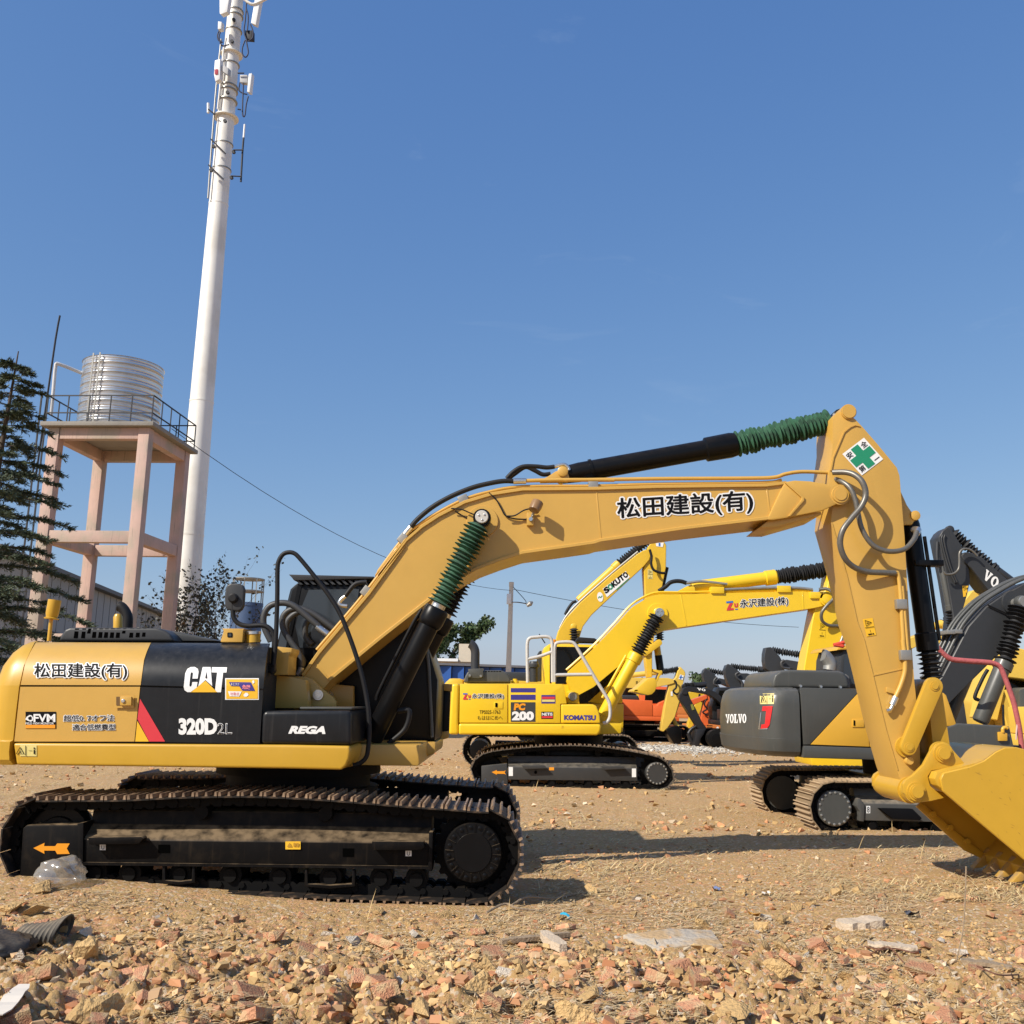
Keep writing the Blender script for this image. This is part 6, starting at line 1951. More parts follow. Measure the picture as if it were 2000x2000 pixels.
def phone_mast():
    Y0 = 46.0
    b = at_depth((361, 1170), Y0)
    t = at_depth((461, 0), Y0)
    d = (t - b)
    base = b - d * (b.z / d.z)
    top = t + d * .06
    w0 = 54 * Y0 / FPX / 2
    w1 = 31 * Y0 / FPX / 2
    root = tag(empty('phone_mast', Matrix.Translation(base)), 'tall white steel phone mast carrying antennas and cables near its top', 'mast')
    inv = Matrix.Translation(-base)

    def at(px, y, dy=0.0):
        return inv @ at_depth((px, y), Y0 + dy)

    def axis(y):
        f = (y - 1230) / (114 - 1230)
        return 355 + f * 97
    p0, p1 = Vector((0, 0, 0)), top - base
    prof = []
    joints = []
    zz = [at_depth((axis(y), y), Y0) for y in (1045, 785, 400, 235, 197, 172, 108, 60, 24)]
    L = p1.length
    ts = [((q - base).length) / L for q in zz]
    prof = [(0, w0 * 1.12)]

    def rr(t):
        tb, tt = (b - base).length / L, (t_ - base).length / L
        return w0 + (w1 - w0) * (t - tb) / (tt - tb)
    t_ = t
    for tj in ts:
        prof += [(tj - .0012, rr(tj)), (tj - .0012, rr(tj) + .012), (tj + .0012, rr(tj) + .012), (tj + .0012, rr(tj) - .004)]
    prof.append((1, rr(1)))
    lathe('shaft', p0, p1, prof, MAST, root, 28, 30)
    # flanges and clamp rings
    for y, k, h in ((108, .16, .05), (232, .20, .05), (62, .05, .03), (128, .05, .05), (172, .06, .06), (180, .06, .06), (200, .08, .05), (284, .03, .05), (333, .03, .05), (24, .05, .06), (34, .05, .06)):
        c = at(axis(y), y)
        r = rr((c.length) / L)
        ax = p1.normalized()
        lathe('ring', c, c + ax * h, [(0, r + .01), (.0, r + k), (1, r + k), (1, r + .01)], STEEL if k < .1 else MAST, root, 24)

    def pole(name, pts, r, mat, dy=-.5, parent=root):
        return tube(name, [at(x, y, dy) for x, y in pts], r, mat, parent, 8, 3)
    B = lambda p: pix('B7', p)
    pole('antenna_pole', [B((320, 1870)), B((345, 1500)), B((375, 1100)), B((400, 800)), B((445, 370))], .045, STEEL)
    pole('cable_pole', [B((412, 1030)), B((436, 800)), B((470, 430))], .05, MAST)
    pole('whip_antenna', [B((630, 1715)), B((645, 1440)), B((656, 1300))], .05, BRAIL)
    pole('whip_antenna', [B((656, 1300)), B((666, 1175))], .05, WHT)
    pole('whip_antenna', [B((322, 975)), B((322, 1065))], .07, WHT)
    for a, c in (((322, 1030), (385, 1080)), ((560, 1415), (655, 1415)), ((540, 1660), (640, 1665)), ((345, 1310), (485, 1450)), ((325, 1555), (465, 1690)), ((600, 690), (660, 690)), ((600, 1030), (630, 1035))):
        pole('bracket', [B(a), B(((a[0] + c[0]) / 2, (a[1] + c[1]) / 2)), B(c)], .035, BRAIL, -.62)
    GREYBOX = M('radio_box_grey', (.42, .42, .42), .5)

    def slab(name, quad, dep, mat, th=.25):
        q = [at(*B(p), dep) for p in quad]
        return prism3(name, q, (0.08, th, 0), mat, root, .015)
    slab('panel_antenna', [(430, -30), (520, -30), (500, 110), (440, 135), (430, 125)], -1.0, WHT)
    slab('panel_antenna', [(765, -20), (815, -20), (770, 235), (725, 215)], -.6, WHT)
    slab('panel_antenna', [(385, 570), (435, 552), (430, 745), (388, 768), (376, 700)], -1.0, WHT)
    pa = slab('panel_antenna', [(705, 695), (733, 690), (712, 870), (688, 865)], -.6, WHT)
    slab('radio_unit', [(415, 200), (448, 205), (445, 270), (412, 275)], -.9, WHT)
    slab('radio_unit', [(455, 610), (512, 640), (505, 705), (452, 670)], -.9, GREYBOX)
    slab('radio_unit', [(670, 285), (735, 285), (735, 370), (670, 365)], -.5, BRAIL)
    slab('radio_unit', [(622, 705), (690, 705), (690, 780), (620, 775)], -.5, GREYBOX)
    slab('warning_plate', [(380, 655), (400, 650), (400, 700), (382, 702)], -1.03, M('mark_red', (.4, .03, .05), .5), .01)
    for pts in ([(670, 380), (645, 450), (645, 510), (675, 540), (700, 500), (690, 430), (680, 380)], [(700, 910), (680, 990), (670, 1080), (655, 1100), (645, 1040), (655, 780)], [(680, 80), (670, 200), (660, 300), (690, 390)], [(720, 230), (745, 300), (740, 360), (700, 390)], [(430, 280), (410, 330), (420, 380), (460, 400)], [(440, 290), (425, 350), (450, 430), (520, 420)], [(690, 0), (680, 70), (700, 160), (690, 300)], [(620, 780), (612, 850), (650, 880), (690, 890)]):
        pole('cable', [B(p) for p in pts], .035, M('cable_blue_black', (.012, .015, .05), .6), -.55)
    for p in ((567, 195), (550, 397), (508, 880), (484, 1148), (376, 1388), (566, 1440), (354, 1612), (545, 1682)):
        c = at(*B(p), -.75 if p[0] < 540 else -.45)
        lathe('cable_port', c, c + Vector((0, -.12, 0)), [(0, .09), (1, .09)], BRAIL, root, 10)
    pole('top_arm', [(470, -8), (490, 8), (505, 5), (530, -8)], .08, MAST, -.6)


phone_mast()

# grey sheet-clad hall receding behind the water tower
hall = tag(empty('factory_hall', Matrix.Identity(4)), 'long grey sheet-clad hall with dark roof edge behind the water tower', 'building')
WALLM = M('weathered_sheet', (.34, .33, .31), .8, var=.15, vscale=.6, streak=.35, dustcol=(.16, .15, .14))
g0 = at_depth(pix('B6', (-60, 1270)), 41)
g1 = at_depth(pix('B6', (900, 1650)), 78)
a, b = Vector((g0.x, g0.y, 0)), Vector((g1.x, g1.y, 0))
hz = (g0.z + g1.z) / 2
hz = g0.z
N_ = 26
nrm = Vector((-(b - a).y, (b - a).x, 0)).normalized()
wall = prism3('wall', [a, b, b + nrm * 14, a + nrm * 14], (0, 0, hz - .25), WALLM, hall, 0)
for k in range(N_):
    q = a.lerp(b, k / N_)
    q2 = a.lerp(b, (k + .9) / N_)
    prism3('cladding_sheet', [q - nrm * .035, q2 - nrm * .035, q2 - nrm * .003, q - nrm * .003], (0, 0, hz - .3), WALLM, hall, 0)
prism3('roof_edge', [a - nrm * .5 + Vector((0, 0, hz - .24)), b - nrm * .5 + Vector((0, 0, hz - .24)), b + nrm * 14.5 + Vector((0, 0, hz - .24)), a + nrm * 14.5 + Vector((0, 0, hz - .24))], (0, 0, .22), M('roof_edge_grey', (.12, .12, .12), .7), hall, 0)
bar('wall_cable', a - nrm * .1 + Vector((0, 0, hz * .62)), b - nrm * .1 + Vector((0, 0, hz * .5)), .06, .06, BRAIL, hall, (0, 0, 1))

# blue silo with railing
c = at_depth((474, 1300), 60)
r = 0.95
sil = tag(empty('silo', Matrix.Translation((c.x, 60, 0))), 'dark blue silo with a pale stair rail, standing behind the leafy shrub', 'silo')
zt = at_depth((478, 1178), 60).z
SBL = M('silo_blue', (.06, .10, .19), .6, var=.2, vscale=.7)
lathe('shell', (0, 0, 0), (0, 0, zt), [(0, r), (.33, r), (.33, r * 1.02), (.34, r * 1.02), (.34, r), (.97, r), (.97, r * 1.03), (1, r * 1.03)], SBL, sil, 28)
for k in range(8):
    an = 2 * math.pi * k / 8
    bar('rail_post', (r * math.cos(an), r * math.sin(an), zt), (r * math.cos(an), r * math.sin(an), zt + 1.5), .06, .06, STEEL, sil)
for h in (.7, 1.45):
    lathe('rail_hoop', (0, 0, zt + h), (0, 0, zt + h + .06), [(0, r - .04), (0, r + .03), (1, r + .03), (1, r - .04)], STEEL, sil, 24)

# blue site shed
Yb = 62
s0, s1 = at_depth((858, 1296), Yb), at_depth((1032, 1300), Yb)
shed = tag(empty('site_shed', Matrix.Identity(4)), 'long low blue site shed with thin white roof, behind the yellow machines', 'shed')
BLU = M('shed_blue', (.025, .10, .36), .55, var=.15, vscale=.8)
zr = s0.z
prism3('wall', [(s0.x, Yb, 0), (s1.x + 1.5, Yb + 3, 0), (s1.x + 1.5, Yb + 9, 0), (s0.x, Yb + 6, 0)], (0, 0, zr - .1), M('shed_back', (.05, .06, .09), .8), shed, 0)
for k in range(9):
    x = s0.x + k * (s1.x + 1.5 - s0.x) / 9
    w = (s1.x + 1.5 - s0.x) / 9
    yy = Yb + 3 * (x - s0.x) / (s1.x + 1.5 - s0.x)
    mm = BLU if k % 4 != 3 else M('shed_dark_bay', (.02, .05, .16), .6)
    prism3('wall_panel', [(x + .03, yy - .08, 0), (x + w - .03, yy - .08 + .03, 0), (x + w - .03, yy - .02 + .03, 0), (x + .03, yy - .02, 0)], (0, 0, zr - .15), mm, shed, 0)
prism3('roof', [(s0.x - .3, Yb - .5, zr - .1), (s1.x + 1.5, Yb + 2.5, zr - .1), (s1.x + 1.5, Yb + 9.5, zr - .1), (s0.x - .3, Yb + 6.5, zr - .1)], (0, 0, .14), M('shed_roof_grey', (.22, .22, .23), .7, var=.2), shed, 0)
w0 = at_depth((878, 1290), 66)
wh = tag(empty('small_house', Matrix.Identity(4)), 'small cream house wall and white roof edge under the round tree', 'building')
prism3('wall', [(w0.x - 2.2, 72, 0), (w0.x + 1.6, 72, 0), (w0.x + 1.6, 76, 0), (w0.x - 2.2, 76, 0)], (0, 0, zr + .5), M('cream_wall', (.6, .52, .4), .8), wh, 0)
prism3('parapet', [(w0.x + .3, 71.9, zr + .5), (w0.x + 1.6, 71.9, zr + .5), (w0.x + 1.6, 73, zr + .5), (w0.x + .3, 73, zr + .5)], (0, 0, 1.3), M('cream_wall', (.6, .52, .4)), wh, 0)
prism3('roof', [(w0.x - 2.6, 71.5, zr + .502), (w0.x + .28, 71.5, zr + .502), (w0.x + .28, 76, zr + .502), (w0.x - 2.6, 76, zr + .502)], (0, 0, .2), WHT, wh, 0)

# utility pole and wires
u0, u1 = at_depth((993.5, 1300), 58), at_depth((999, 1137), 58)
d = (u1 - u0)
ub = u0 - d * (u0.z / d.z)
up = tag(empty('utility_pole', Matrix.Translation(ub)), 'weathered concrete utility pole with small box and lamp arm beyond the yard', 'pole')
lathe('post', (0, 0, 0), u1 - ub, [(0, .19), (.97, .13), (.97, .15), (1, .15)], M('pole_concrete', (.66, .60, .50), .85, var=.15), up, 14)
q = at_depth(pix('A5', (1138, 1120)), 57.8) - ub
box('switch_box', q.x - .15, q.x + .12, q.y - .1, q.y + .15, q.z - .3, q.z + .3, WHT, up, .01)
q2 = at_depth(pix('A5', (1170, 1145)), 57.9) - ub
tube('lamp_arm', [q2 + Vector((-.3, 0, 0)), q2 + Vector((.3, 0, 0)), q2 + Vector((.95, 0, -.1))], .03, STEEL, up)
lathe('lamp', q2 + Vector((.8, 0, -.2)), q2 + Vector((1.15, 0, .05)), [(0, .1), (.6, .16), (1, .05)], STEEL, up, 10)
tube('pole_cable', [u1 - ub + Vector((.1, -.2, -.3)), u1 - ub + Vector((.9, -.2, -1.2)), q2 + Vector((.2, -.2, 0))], .02, RUB, up)


def wire(name, label, P0, P1, sag, r):
    pts = [P0.lerp(P1, t) - Vector((0, 0, 4 * sag * t * (1 - t))) for t in np.linspace(0, 1, 17)]
    return tag(tube(name, pts, r, BRAIL, None, 5, 1), label, 'cable')


A_ = at_depth(pix('B6', (925, 655)), 35)
wire('power_cable', 'thin sagging cable running from the water tower railing to the utility pole', A_, u1 + Vector((0, 0, -.5)), 1.3, .013)
wire('power_cable', 'thin cable continuing from the utility pole behind the lettered boom', u1 + Vector((0, 0, -.4)), at_depth((1560, 1225), 70), .4, .016)


# ------------------------------------------------------------------ plants
def leaf_mesh(name, P, D, size, mat, aspect=.45, flat=.5, rng=RNG):
    """many small pointed leaves at points P, pointing along D (n x 3 arrays)"""
    n = len(P)
    D = D / np.maximum(1e-6, np.linalg.norm(D, axis=1))[:, None]
    rv = rng.normal(size=(n, 3))
    S = np.cross(D, rv)
    S /= np.maximum(1e-6, np.linalg.norm(S, axis=1))[:, None]
    ln = size * rng.uniform(.6, 1.3, n)[:, None]
    v = np.empty((n, 4, 3))
    v[:, 0] = P
    v[:, 1] = P + D * ln * .5 + S * ln * aspect
    v[:, 2] = P + D * ln
    v[:, 3] = P + D * ln * .5 - S * ln * aspect
    me = bpy.data.meshes.new(name)
    me.vertices.add(4 * n)
    me.vertices.foreach_set('co', v.reshape(-1))
    me.loops.add(4 * n)
    me.loops.foreach_set('vertex_index', np.arange(4 * n))
    me.polygons.add(n)
    me.polygons.foreach_set('loop_start', np.arange(0, 4 * n, 4))
    me.update()
    me.validate()
    at = me.color_attributes.new('tint', 'FLOAT_COLOR', 'POINT')
    t = np.repeat(rng.uniform(.55, 1.45, n), 4)
    at.data.foreach_set('color', np.stack([t, t, t, np.ones_like(t)], 1).reshape(-1))
    me.materials.append(mat)
    return me


def leaf_mat(name, col, rough=.55):
    m = bpy.data.materials.new(name)
    m.use_nodes = True
    nt = m.node_tree
    b = nt.nodes['Principled BSDF']
    b.inputs['Roughness'].default_value = rough
    at = nt.nodes.new('ShaderNodeAttribute')
    at.attribute_name = 'tint'
    mx = nt.nodes.new('ShaderNodeMix')
    mx.data_type = 'RGBA'
    mx.blend_type = 'MULTIPLY'
    mx.inputs[0].default_value = 1
    mx.inputs[6].default_value = (*col, 1)
    nt.links.new(at.outputs['Color'], mx.inputs[7])
    nt.links.new(mx.outputs[2], b.inputs['Base Color'])
    return m


def wood_mesh(name, chains, mat):
    vs, fs = [], []
    for pts, r0, r1, seg in chains:
        n = len(pts)
        v, f = sweep_data(pts, [r0 + (r1 - r0) * i / (n - 1) for i in range(n)], seg, len(vs))
        vs += v
        fs += f
    me = bpy.data.meshes.new(name)
    me.from_pydata(vs, [], fs)
    me.materials.append(mat)
    return me


BARK = M('brown_bark', (.09, .065, .045), .9, var=.3, vscale=6)


def conifer():
    Yc = 25.0
    top = at_depth((36, 686), Yc)
    base = Vector((top.x - .55, Yc, 0))
    root = tag(empty('cedar_tree', Matrix.Translation(base)), 'dark blue-green cedar with layered drooping branches beside the water tower', 'tree')
    H = top.z
    lean = Vector((top.x - base.x, 0, H))
    ax = [lean * t for t in np.linspace(0, 1, 14)]
    link('trunk', wood_mesh('trunk', [(ax, .22, .015, 10)], BARK), None, root, 50)
    rg = random.Random(5)
    chains, P, D = [], [], []
    z = 1.3
    while z < H - .15:
        f = 1 - z / H
        nb = 5 if f > .25 else 4
        a0 = rg.uniform(0, 6.28)
        for k in range(nb):
            an = a0 + k * 2 * math.pi / nb + rg.uniform(-.35, .35)
            Lb = (0.25 + 3.7 * f ** .85) * rg.uniform(.65, 1.12)
            o = lean * (z / H) + Vector((0, 0, rg.uniform(-.15, .15)))
            dr = Vector((math.cos(an), math.sin(an), 0))
            pts = []
            for i in range(7):
                t = i / 6
                pts.append(o + dr * (Lb * t) + Vector((0, 0, Lb * (.20 * t - .30 * t * t))))
            chains.append((pts, .028 * f + .012, .004, 5))
            m_ = int(14 + Lb * 22)
            for i in range(m_):
                t = rg.uniform(.12, 1.0)
                j = min(5, int(t * 6))
                q = pts[j].lerp(pts[j + 1], t * 6 - j)
                sd_ = rg.choice((-1, 1))
                tw = (dr * rg.uniform(.4, 1.0) + Vector((-dr.y, dr.x, 0)) * sd_ * rg.uniform(.3, 1.0) + Vector((0, 0, rg.uniform(-.35, .1)))).normalized()
                tl = rg.uniform(.15, .5) * (1.15 - .6 * t) * (.5 + .6 * min(1, Lb / 2))
                q2 = q + tw * tl
                nl = 26
                for w in range(nl):
                    s_ = (w + rg.random()) / nl
                    pp = q.lerp(q2, s_)
                    P.append(pp)
                    D.append(tw + Vector((rg.uniform(-.9, .9), rg.uniform(-.9, .9), rg.uniform(-.5, .7))))
        z += .34 + .14 * f
    link('branches', wood_mesh('branches', chains, BARK), None, root, 50)
    me = leaf_mesh('crown', np.array(P), np.array(D), .115, leaf_mat('cedar_needles', (.070, .092, .048)), .10)
    link('crown', me, None, root)


conifer()


def broadleaf(name, label, base, H, spread, n_leaf, size, mat, stems=1, trunk_r=.15, seed=1, upright=.5, dens=1.0, low=.25):
    rg = random.Random(seed)
    root = tag(empty(name, Matrix.Translation(base)), label, 'tree' if stems == 1 else 'shrub')
    chains, tips = [], []

    def grow(p, d, L, r, lev):
        pts = [p]
        q = p.copy()
        dd = d.normalized()
        n = 5
        for i in range(n):
            dd = (dd + Vector((rg.uniform(-.22, .22), rg.uniform(-.22, .22), rg.uniform(-.05, .12)))).normalized()
            q = q + dd * (L / n)
            pts.append(q.copy())
        chains.append((pts, r, r * .45, 6 if lev < 2 else 4))
        if lev >= 1:
            tips.extend([(pts[i], pts[i + 1]) for i in range(1 if lev < 3 else 0, n)])
        if lev < 3:
            for k in range(4 if lev == 0 else 3):
                j = rg.randint(2, n)
                an = rg.uniform(0, 6.28)
                side = Vector((math.cos(an), math.sin(an), 0))
                nd = (dd * upright + side * spread + Vector((0, 0, .25))).normalized()
                grow(pts[j], nd, L * rg.uniform(.5, .75), r * .5, lev + 1)
    for k in range(stems):
        an = rg.uniform(0, 6.28)
        d = Vector((math.cos(an) * .18 * (stems > 1), math.sin(an) * .18 * (stems > 1), 1))
        st = Vector((rg.uniform(-.4, .4), rg.uniform(-.4, .4), 0)) if stems > 1 else Vector((0, 0, 0))
        grow(st, d, H * (.42 if stems == 1 else rg.uniform(.4, .55)), trunk_r, 0)
    link('trunk', wood_mesh('trunk', chains, BARK), None, root, 50)
    P, D = [], []
    for _ in range(n_leaf):
        a, b = tips[rg.randrange(len(tips))]
        p = a.lerp(b, rg.random()) + Vector((rg.gauss(0, size * .5), rg.gauss(0, size * .5), rg.gauss(0, size * .5)))
        P.append(p)
        D.append((rg.uniform(-1, 1), rg.uniform(-1, 1), rg.uniform(-1, .6)))
    link('crown', leaf_mesh('crown', np.array(P), np.array(D), size, mat, .36), None, root)
    return root


LEAFD = leaf_mat('dark_dry_leaf', (.045, .048, .032))
LEAFG = leaf_mat('mid_green_leaf', (.055, .085, .025))
LEAFO = leaf_mat('autumn_leaf', (.20, .11, .03))
pb = at_depth((400, 1300), 40)
broadleaf('leafy_shrub', 'tall thin-stemmed shrub with sparse dark leaves behind the white mast', Vector((pb.x, 40, 0)), 7.2, .55, 3200, .15, LEAFD, 9, .035, 3, 1.2)
pb = at_depth((312, 1300), 42)
broadleaf('leafy_shrub', 'thin shrub with few dark leaves between the water tower and the mast', Vector((pb.x, 42, 0)), 5.6, .4, 380, .14, LEAFD, 4, .03, 8, 1.4)
pb = at_depth((316, 1300), 40)
broadleaf('autumn_shrub', 'low shrub with brown autumn leaves at the mast foot', Vector((pb.x, 41, 0)), 4.4, .7, 900, .15, LEAFO, 6, .03, 12, .8)
pb = at_depth((868, 1300), 75)
broadleaf('round_tree', 'rounded green tree above the blue shed', Vector((pb.x, 75, 0)), 11.5, .95, 14000, .30, LEAFG, 1, .22, 21, .5)
pb = at_depth((1237, 1370), 72)
broadleaf('green_tree', 'green tree seen under the bright yellow boom behind the far machines', Vector((pb.x, 72, 0)), 4.6, .9, 3500, .25, LEAFG, 1, .15, 31, .5)
pb = at_depth((1392, 1370), 66)
broadleaf('green_tree', 'green tree behind the black boom and the charcoal arms', Vector((pb.x, 66, 0)), 4.4, .9, 3500, .25, LEAFG, 1, .15, 41, .5)
pb = at_depth((1990, 1280), 60)
broadleaf('green_tree', 'pale tree top behind the charcoal boom bellows', Vector((pb.x, 60, 0)), 6.0, .9, 4000, .25, LEAFO, 1, .15, 51, .5)

# ------------------------------------------------------------------ ground
def vnoise(x, y, seed=0):
    xi, yi = np.floor(x).astype(np.int64), np.floor(y).astype(np.int64)
    fx, fy = x - xi, y - yi
    fx, fy = fx * fx * (3 - 2 * fx), fy * fy * (3 - 2 * fy)

    def h(a, b):
        n = (a * 374761393 + b * 668265263 + seed * 982451653) & 0x7fffffff
        n = ((n ^ (n >> 13)) * 1274126177) & 0x7fffffff
        return ((n ^ (n >> 16)) & 0xffff) / 65535.0
    return (h(xi, yi) * (1 - fx) + h(xi + 1, yi) * fx) * (1 - fy) + (h(xi, yi + 1) * (1 - fx) + h(xi + 1, yi + 1) * fx) * fy


def sstep(a, b, t):
    t = np.clip((t - a) / (b - a), 0, 1)
    return t * t * (3 - 2 * t)


def ground_h(x, y):
    x, y = np.asarray(x, float), np.asarray(y, float)
    near = sstep(8.3, 7.3, y + .25 * np.sin(x * 1.3))
    mid = sstep(40, 14, y)
    h = .07 * (vnoise(x / 2.7, y / 2.7, 1) - .5) * mid + .12 * (vnoise(x / 1.1 + 5, y / .9, 12) - .5) * sstep(7.4, 6.2, y)
    h += .045 * (vnoise(x / .8, y / .8, 2) - .5) * (.35 + .65 * near) * mid
    deep = sstep(7.2, 6.2, y + .3 * np.sin(x * 1.7 + 1))
    b1 = np.abs(2 * vnoise(x / .24 + 7, y / .24, 3) - 1)
    b2 = np.abs(2 * vnoise(x / .11 + 3, y / .11, 4) - 1)
    b3 = np.abs(2 * vnoise(x / .05, y / .05, 5) - 1)
    h += .14 * (b1 - .4) * deep * sstep(.35, .6, vnoise(x / 1.1, y / 1.1, 8)) + .03 * (b1 - .4) * near
    h += (.065 * deep + .024 * near + .010 * mid) * (b2 - .4)
    h += (.028 * deep + .016 * near + .008 * mid) * (b3 - .4)
    h += (.008 * near + .006 * mid) * (vnoise(x / .022, y / .022, 6) - .5)
    # earth banked against the front idler, and level standing for the machines
    flat = sstep(8.25, 8.5, y) * sstep(12.2, 11.6, y) * sstep(.5, .1, x)
    h = h * (1 - .75 * flat) + (.014 - .022 * sstep(-2.0, -1.2, x)) * flat
    h += .13 * sstep(-1.4, -4.2, x) * sstep(7.0, 8.2, y) * sstep(9.6, 8.8, y)
    h -= .03 * sstep(8.0, 6.5, y)
    return h


def make_ground():
    ys = np.concatenate([np.linspace(-60, 3.7, 9), np.linspace(4.0, 11.0, 440), 11.0 * (320 / 11.0) ** (np.arange(1, 190) / 189), np.array([500, 900, 1600, 3000])])
    u = np.linspace(-1, 1, 521)
    half = np.maximum(5.0, np.abs(ys)) * .60 + 1.2
    X = u[None, :] * half[:, None]
    wide = np.array([1.15, 1.6, 3, 8])
    Xl = -(half[:, None] * wide[::-1][None, :] + 12 * (wide[::-1] - 1)[None, :])
    Xr = half[:, None] * wide[None, :] + 12 * (wide - 1)[None, :]
    X = np.concatenate([Xl, X, Xr], 1)
    Yg = np.repeat(ys[:, None], X.shape[1], 1)
    Zg = ground_h(X, Yg)
    r, c = X.shape
    co = np.stack([X, Yg, Zg], -1).reshape(-1, 3)
    idx = np.arange(r * c).reshape(r, c)
    q = np.stack([idx[:-1, :-1], idx[:-1, 1:], idx[1:, 1:], idx[1:, :-1]], -1).reshape(-1, 4)
    me = bpy.data.meshes.new('ground')
    me.vertices.add(len(co))
    me.vertices.foreach_set('co', co.reshape(-1))
    me.loops.add(q.size)
    me.loops.foreach_set('vertex_index', q.reshape(-1))
    me.polygons.add(len(q))
    me.polygons.foreach_set('loop_start', np.arange(0, q.size, 4))
    me.polygons.foreach_set('use_smooth', np.ones(len(q), bool))
    me.update()
    m = bpy.data.materials.new('yard_soil')
    m.use_nodes = True
    nt = m.node_tree
    N, L = nt.nodes, nt.links
    b = N['Principled BSDF']
    b.inputs['Roughness'].default_value = .95
    b.inputs['Specular IOR Level'].default_value = .15
    tc = N.new('ShaderNodeTexCoord')

    def noise(sc, det=5, ro=.6):
        n = N.new('ShaderNodeTexNoise')
        n.inputs['Scale'].default_value = sc
        n.inputs['Detail'].default_value = det
        n.inputs['Roughness'].default_value = ro
        L.new(tc.outputs['Object'], n.inputs['Vector'])
        return n.outputs['Fac']

    def rmp(src, a, bb, hi=1):
        k = N.new('ShaderNodeMapRange')
        k.inputs['From Min'].default_value = a
        k.inputs['From Max'].default_value = bb
        k.inputs['To Max'].default_value = hi
        L.new(src, k.inputs['Value'])
        return k.outputs['Result']

    def mx(fac, A, B):
        k = N.new('ShaderNodeMix')
        k.data_type = 'RGBA'
        L.new(fac, k.inputs[0])
        for s, v in ((6, A), (7, B)):
            if isinstance(v, tuple):
                k.inputs[s].default_value = (*v, 1)
            else:
                L.new(v, k.inputs[s])
        return k.outputs[2]
    c1 = mx(noise(1.1), (.46, .285, .115), (.56, .375, .17))
    c1 = mx(rmp(noise(7, 8, .75), .35, .7), c1, (.42, .255, .105))
    c1 = mx(rmp(noise(30, 6, .8), .48, .72, .8), c1, (.62, .45, .235))
    c1 = mx(rmp(noise(2.3, 4), .52, .70, .6), c1, (.54, .285, .13))
    c1 = mx(rmp(noise(.7, 5), .56, .74, .5), c1, (.34, .215, .10))
    vo = N.new('ShaderNodeTexVoronoi')
    vo.inputs['Scale'].default_value = 42
    L.new(tc.outputs['Object'], vo.inputs['Vector'])
    sepc = N.new('ShaderNodeSeparateColor')
    L.new(vo.outputs['Color'], sepc.inputs[0])
    c1 = mx(rmp(sepc.outputs[0], .80, .84, .75), c1, (.58, .32, .19))
    c1 = mx(rmp(sepc.outputs[1], .86, .9, .7), c1, (.62, .51, .37))
    c1 = mx(rmp(sepc.outputs[2], .86, .9, .6), c1, (.27, .19, .11))
    L.new(c1, b.inputs['Base Color'])
    bp = N.new('ShaderNodeBump')
    bp.inputs['Strength'].default_value = .9
    bp.inputs['Distance'].default_value = .018
    ad = N.new('ShaderNodeMath')
    ad.operation = 'MULTIPLY_ADD'
    L.new(vo.outputs['Distance'], ad.inputs[0])
    ad.inputs[1].default_value = -.5
    L.new(noise(55, 6, .8), ad.inputs[2])
    L.new(ad.outputs[0], bp.inputs['Height'])
    L.new(bp.outputs[0], b.inputs['Normal'])
    me.materials.append(m)
    o = bpy.data.objects.new('ground', me)
    COL.objects.link(o)
    o['kind'] = 'structure'
    o['label'] = 'sunlit tan earth yard strewn with brick crumbs and straw'


make_ground()


def hull_mesh(name, seed, kind, mat):
    rg = random.Random(seed)
    bm = bmesh.new()
    if kind == 'brick':
        sx, sy, sz = rg.uniform(.6, 1.0), rg.uniform(.45, .65), rg.uniform(.25, .42)
        for x in (-1, 1):
            for y in (-1, 1):
                for z in (-1, 1):
                    k = rg.uniform(.55, 1.0)
                    bm.verts.new((x * sx * (k if rg.random() < .5 else 1) + rg.uniform(-.08, .08), y * sy * (k if rg.random() < .4 else 1) + rg.uniform(-.06, .06), z * sz * rg.uniform(.75, 1.05)))
        for _ in range(5):
            v = Vector((rg.gauss(0, 1), rg.gauss(0, 1), rg.gauss(0, 1))).normalized()
            bm.verts.new((v.x * sx * .95, v.y * sy * .95, v.z * sz * .98))
    else:
        wy, wz = rg.uniform(.5, .95), rg.uniform(.35, .75)
        for _ in range(12 if kind == 'clod' else 8):
            v = Vector((rg.gauss(0, 1), rg.gauss(0, 1), rg.gauss(0, 1))).normalized() * rg.uniform(.6, 1.15)
            bm.verts.new((v.x, v.y * wy, v.z * wz))
    bmesh.ops.convex_hull(bm, input=bm.verts)
    lone = [v for v in bm.verts if not v.link_faces]
    if lone:
        bmesh.ops.delete(bm, geom=lone, context='VERTS')
    bmesh.ops.recalc_face_normals(bm, faces=bm.faces)
    me = from_bm(bm, name)
    if mat:
        me.materials.append(mat)
    return me


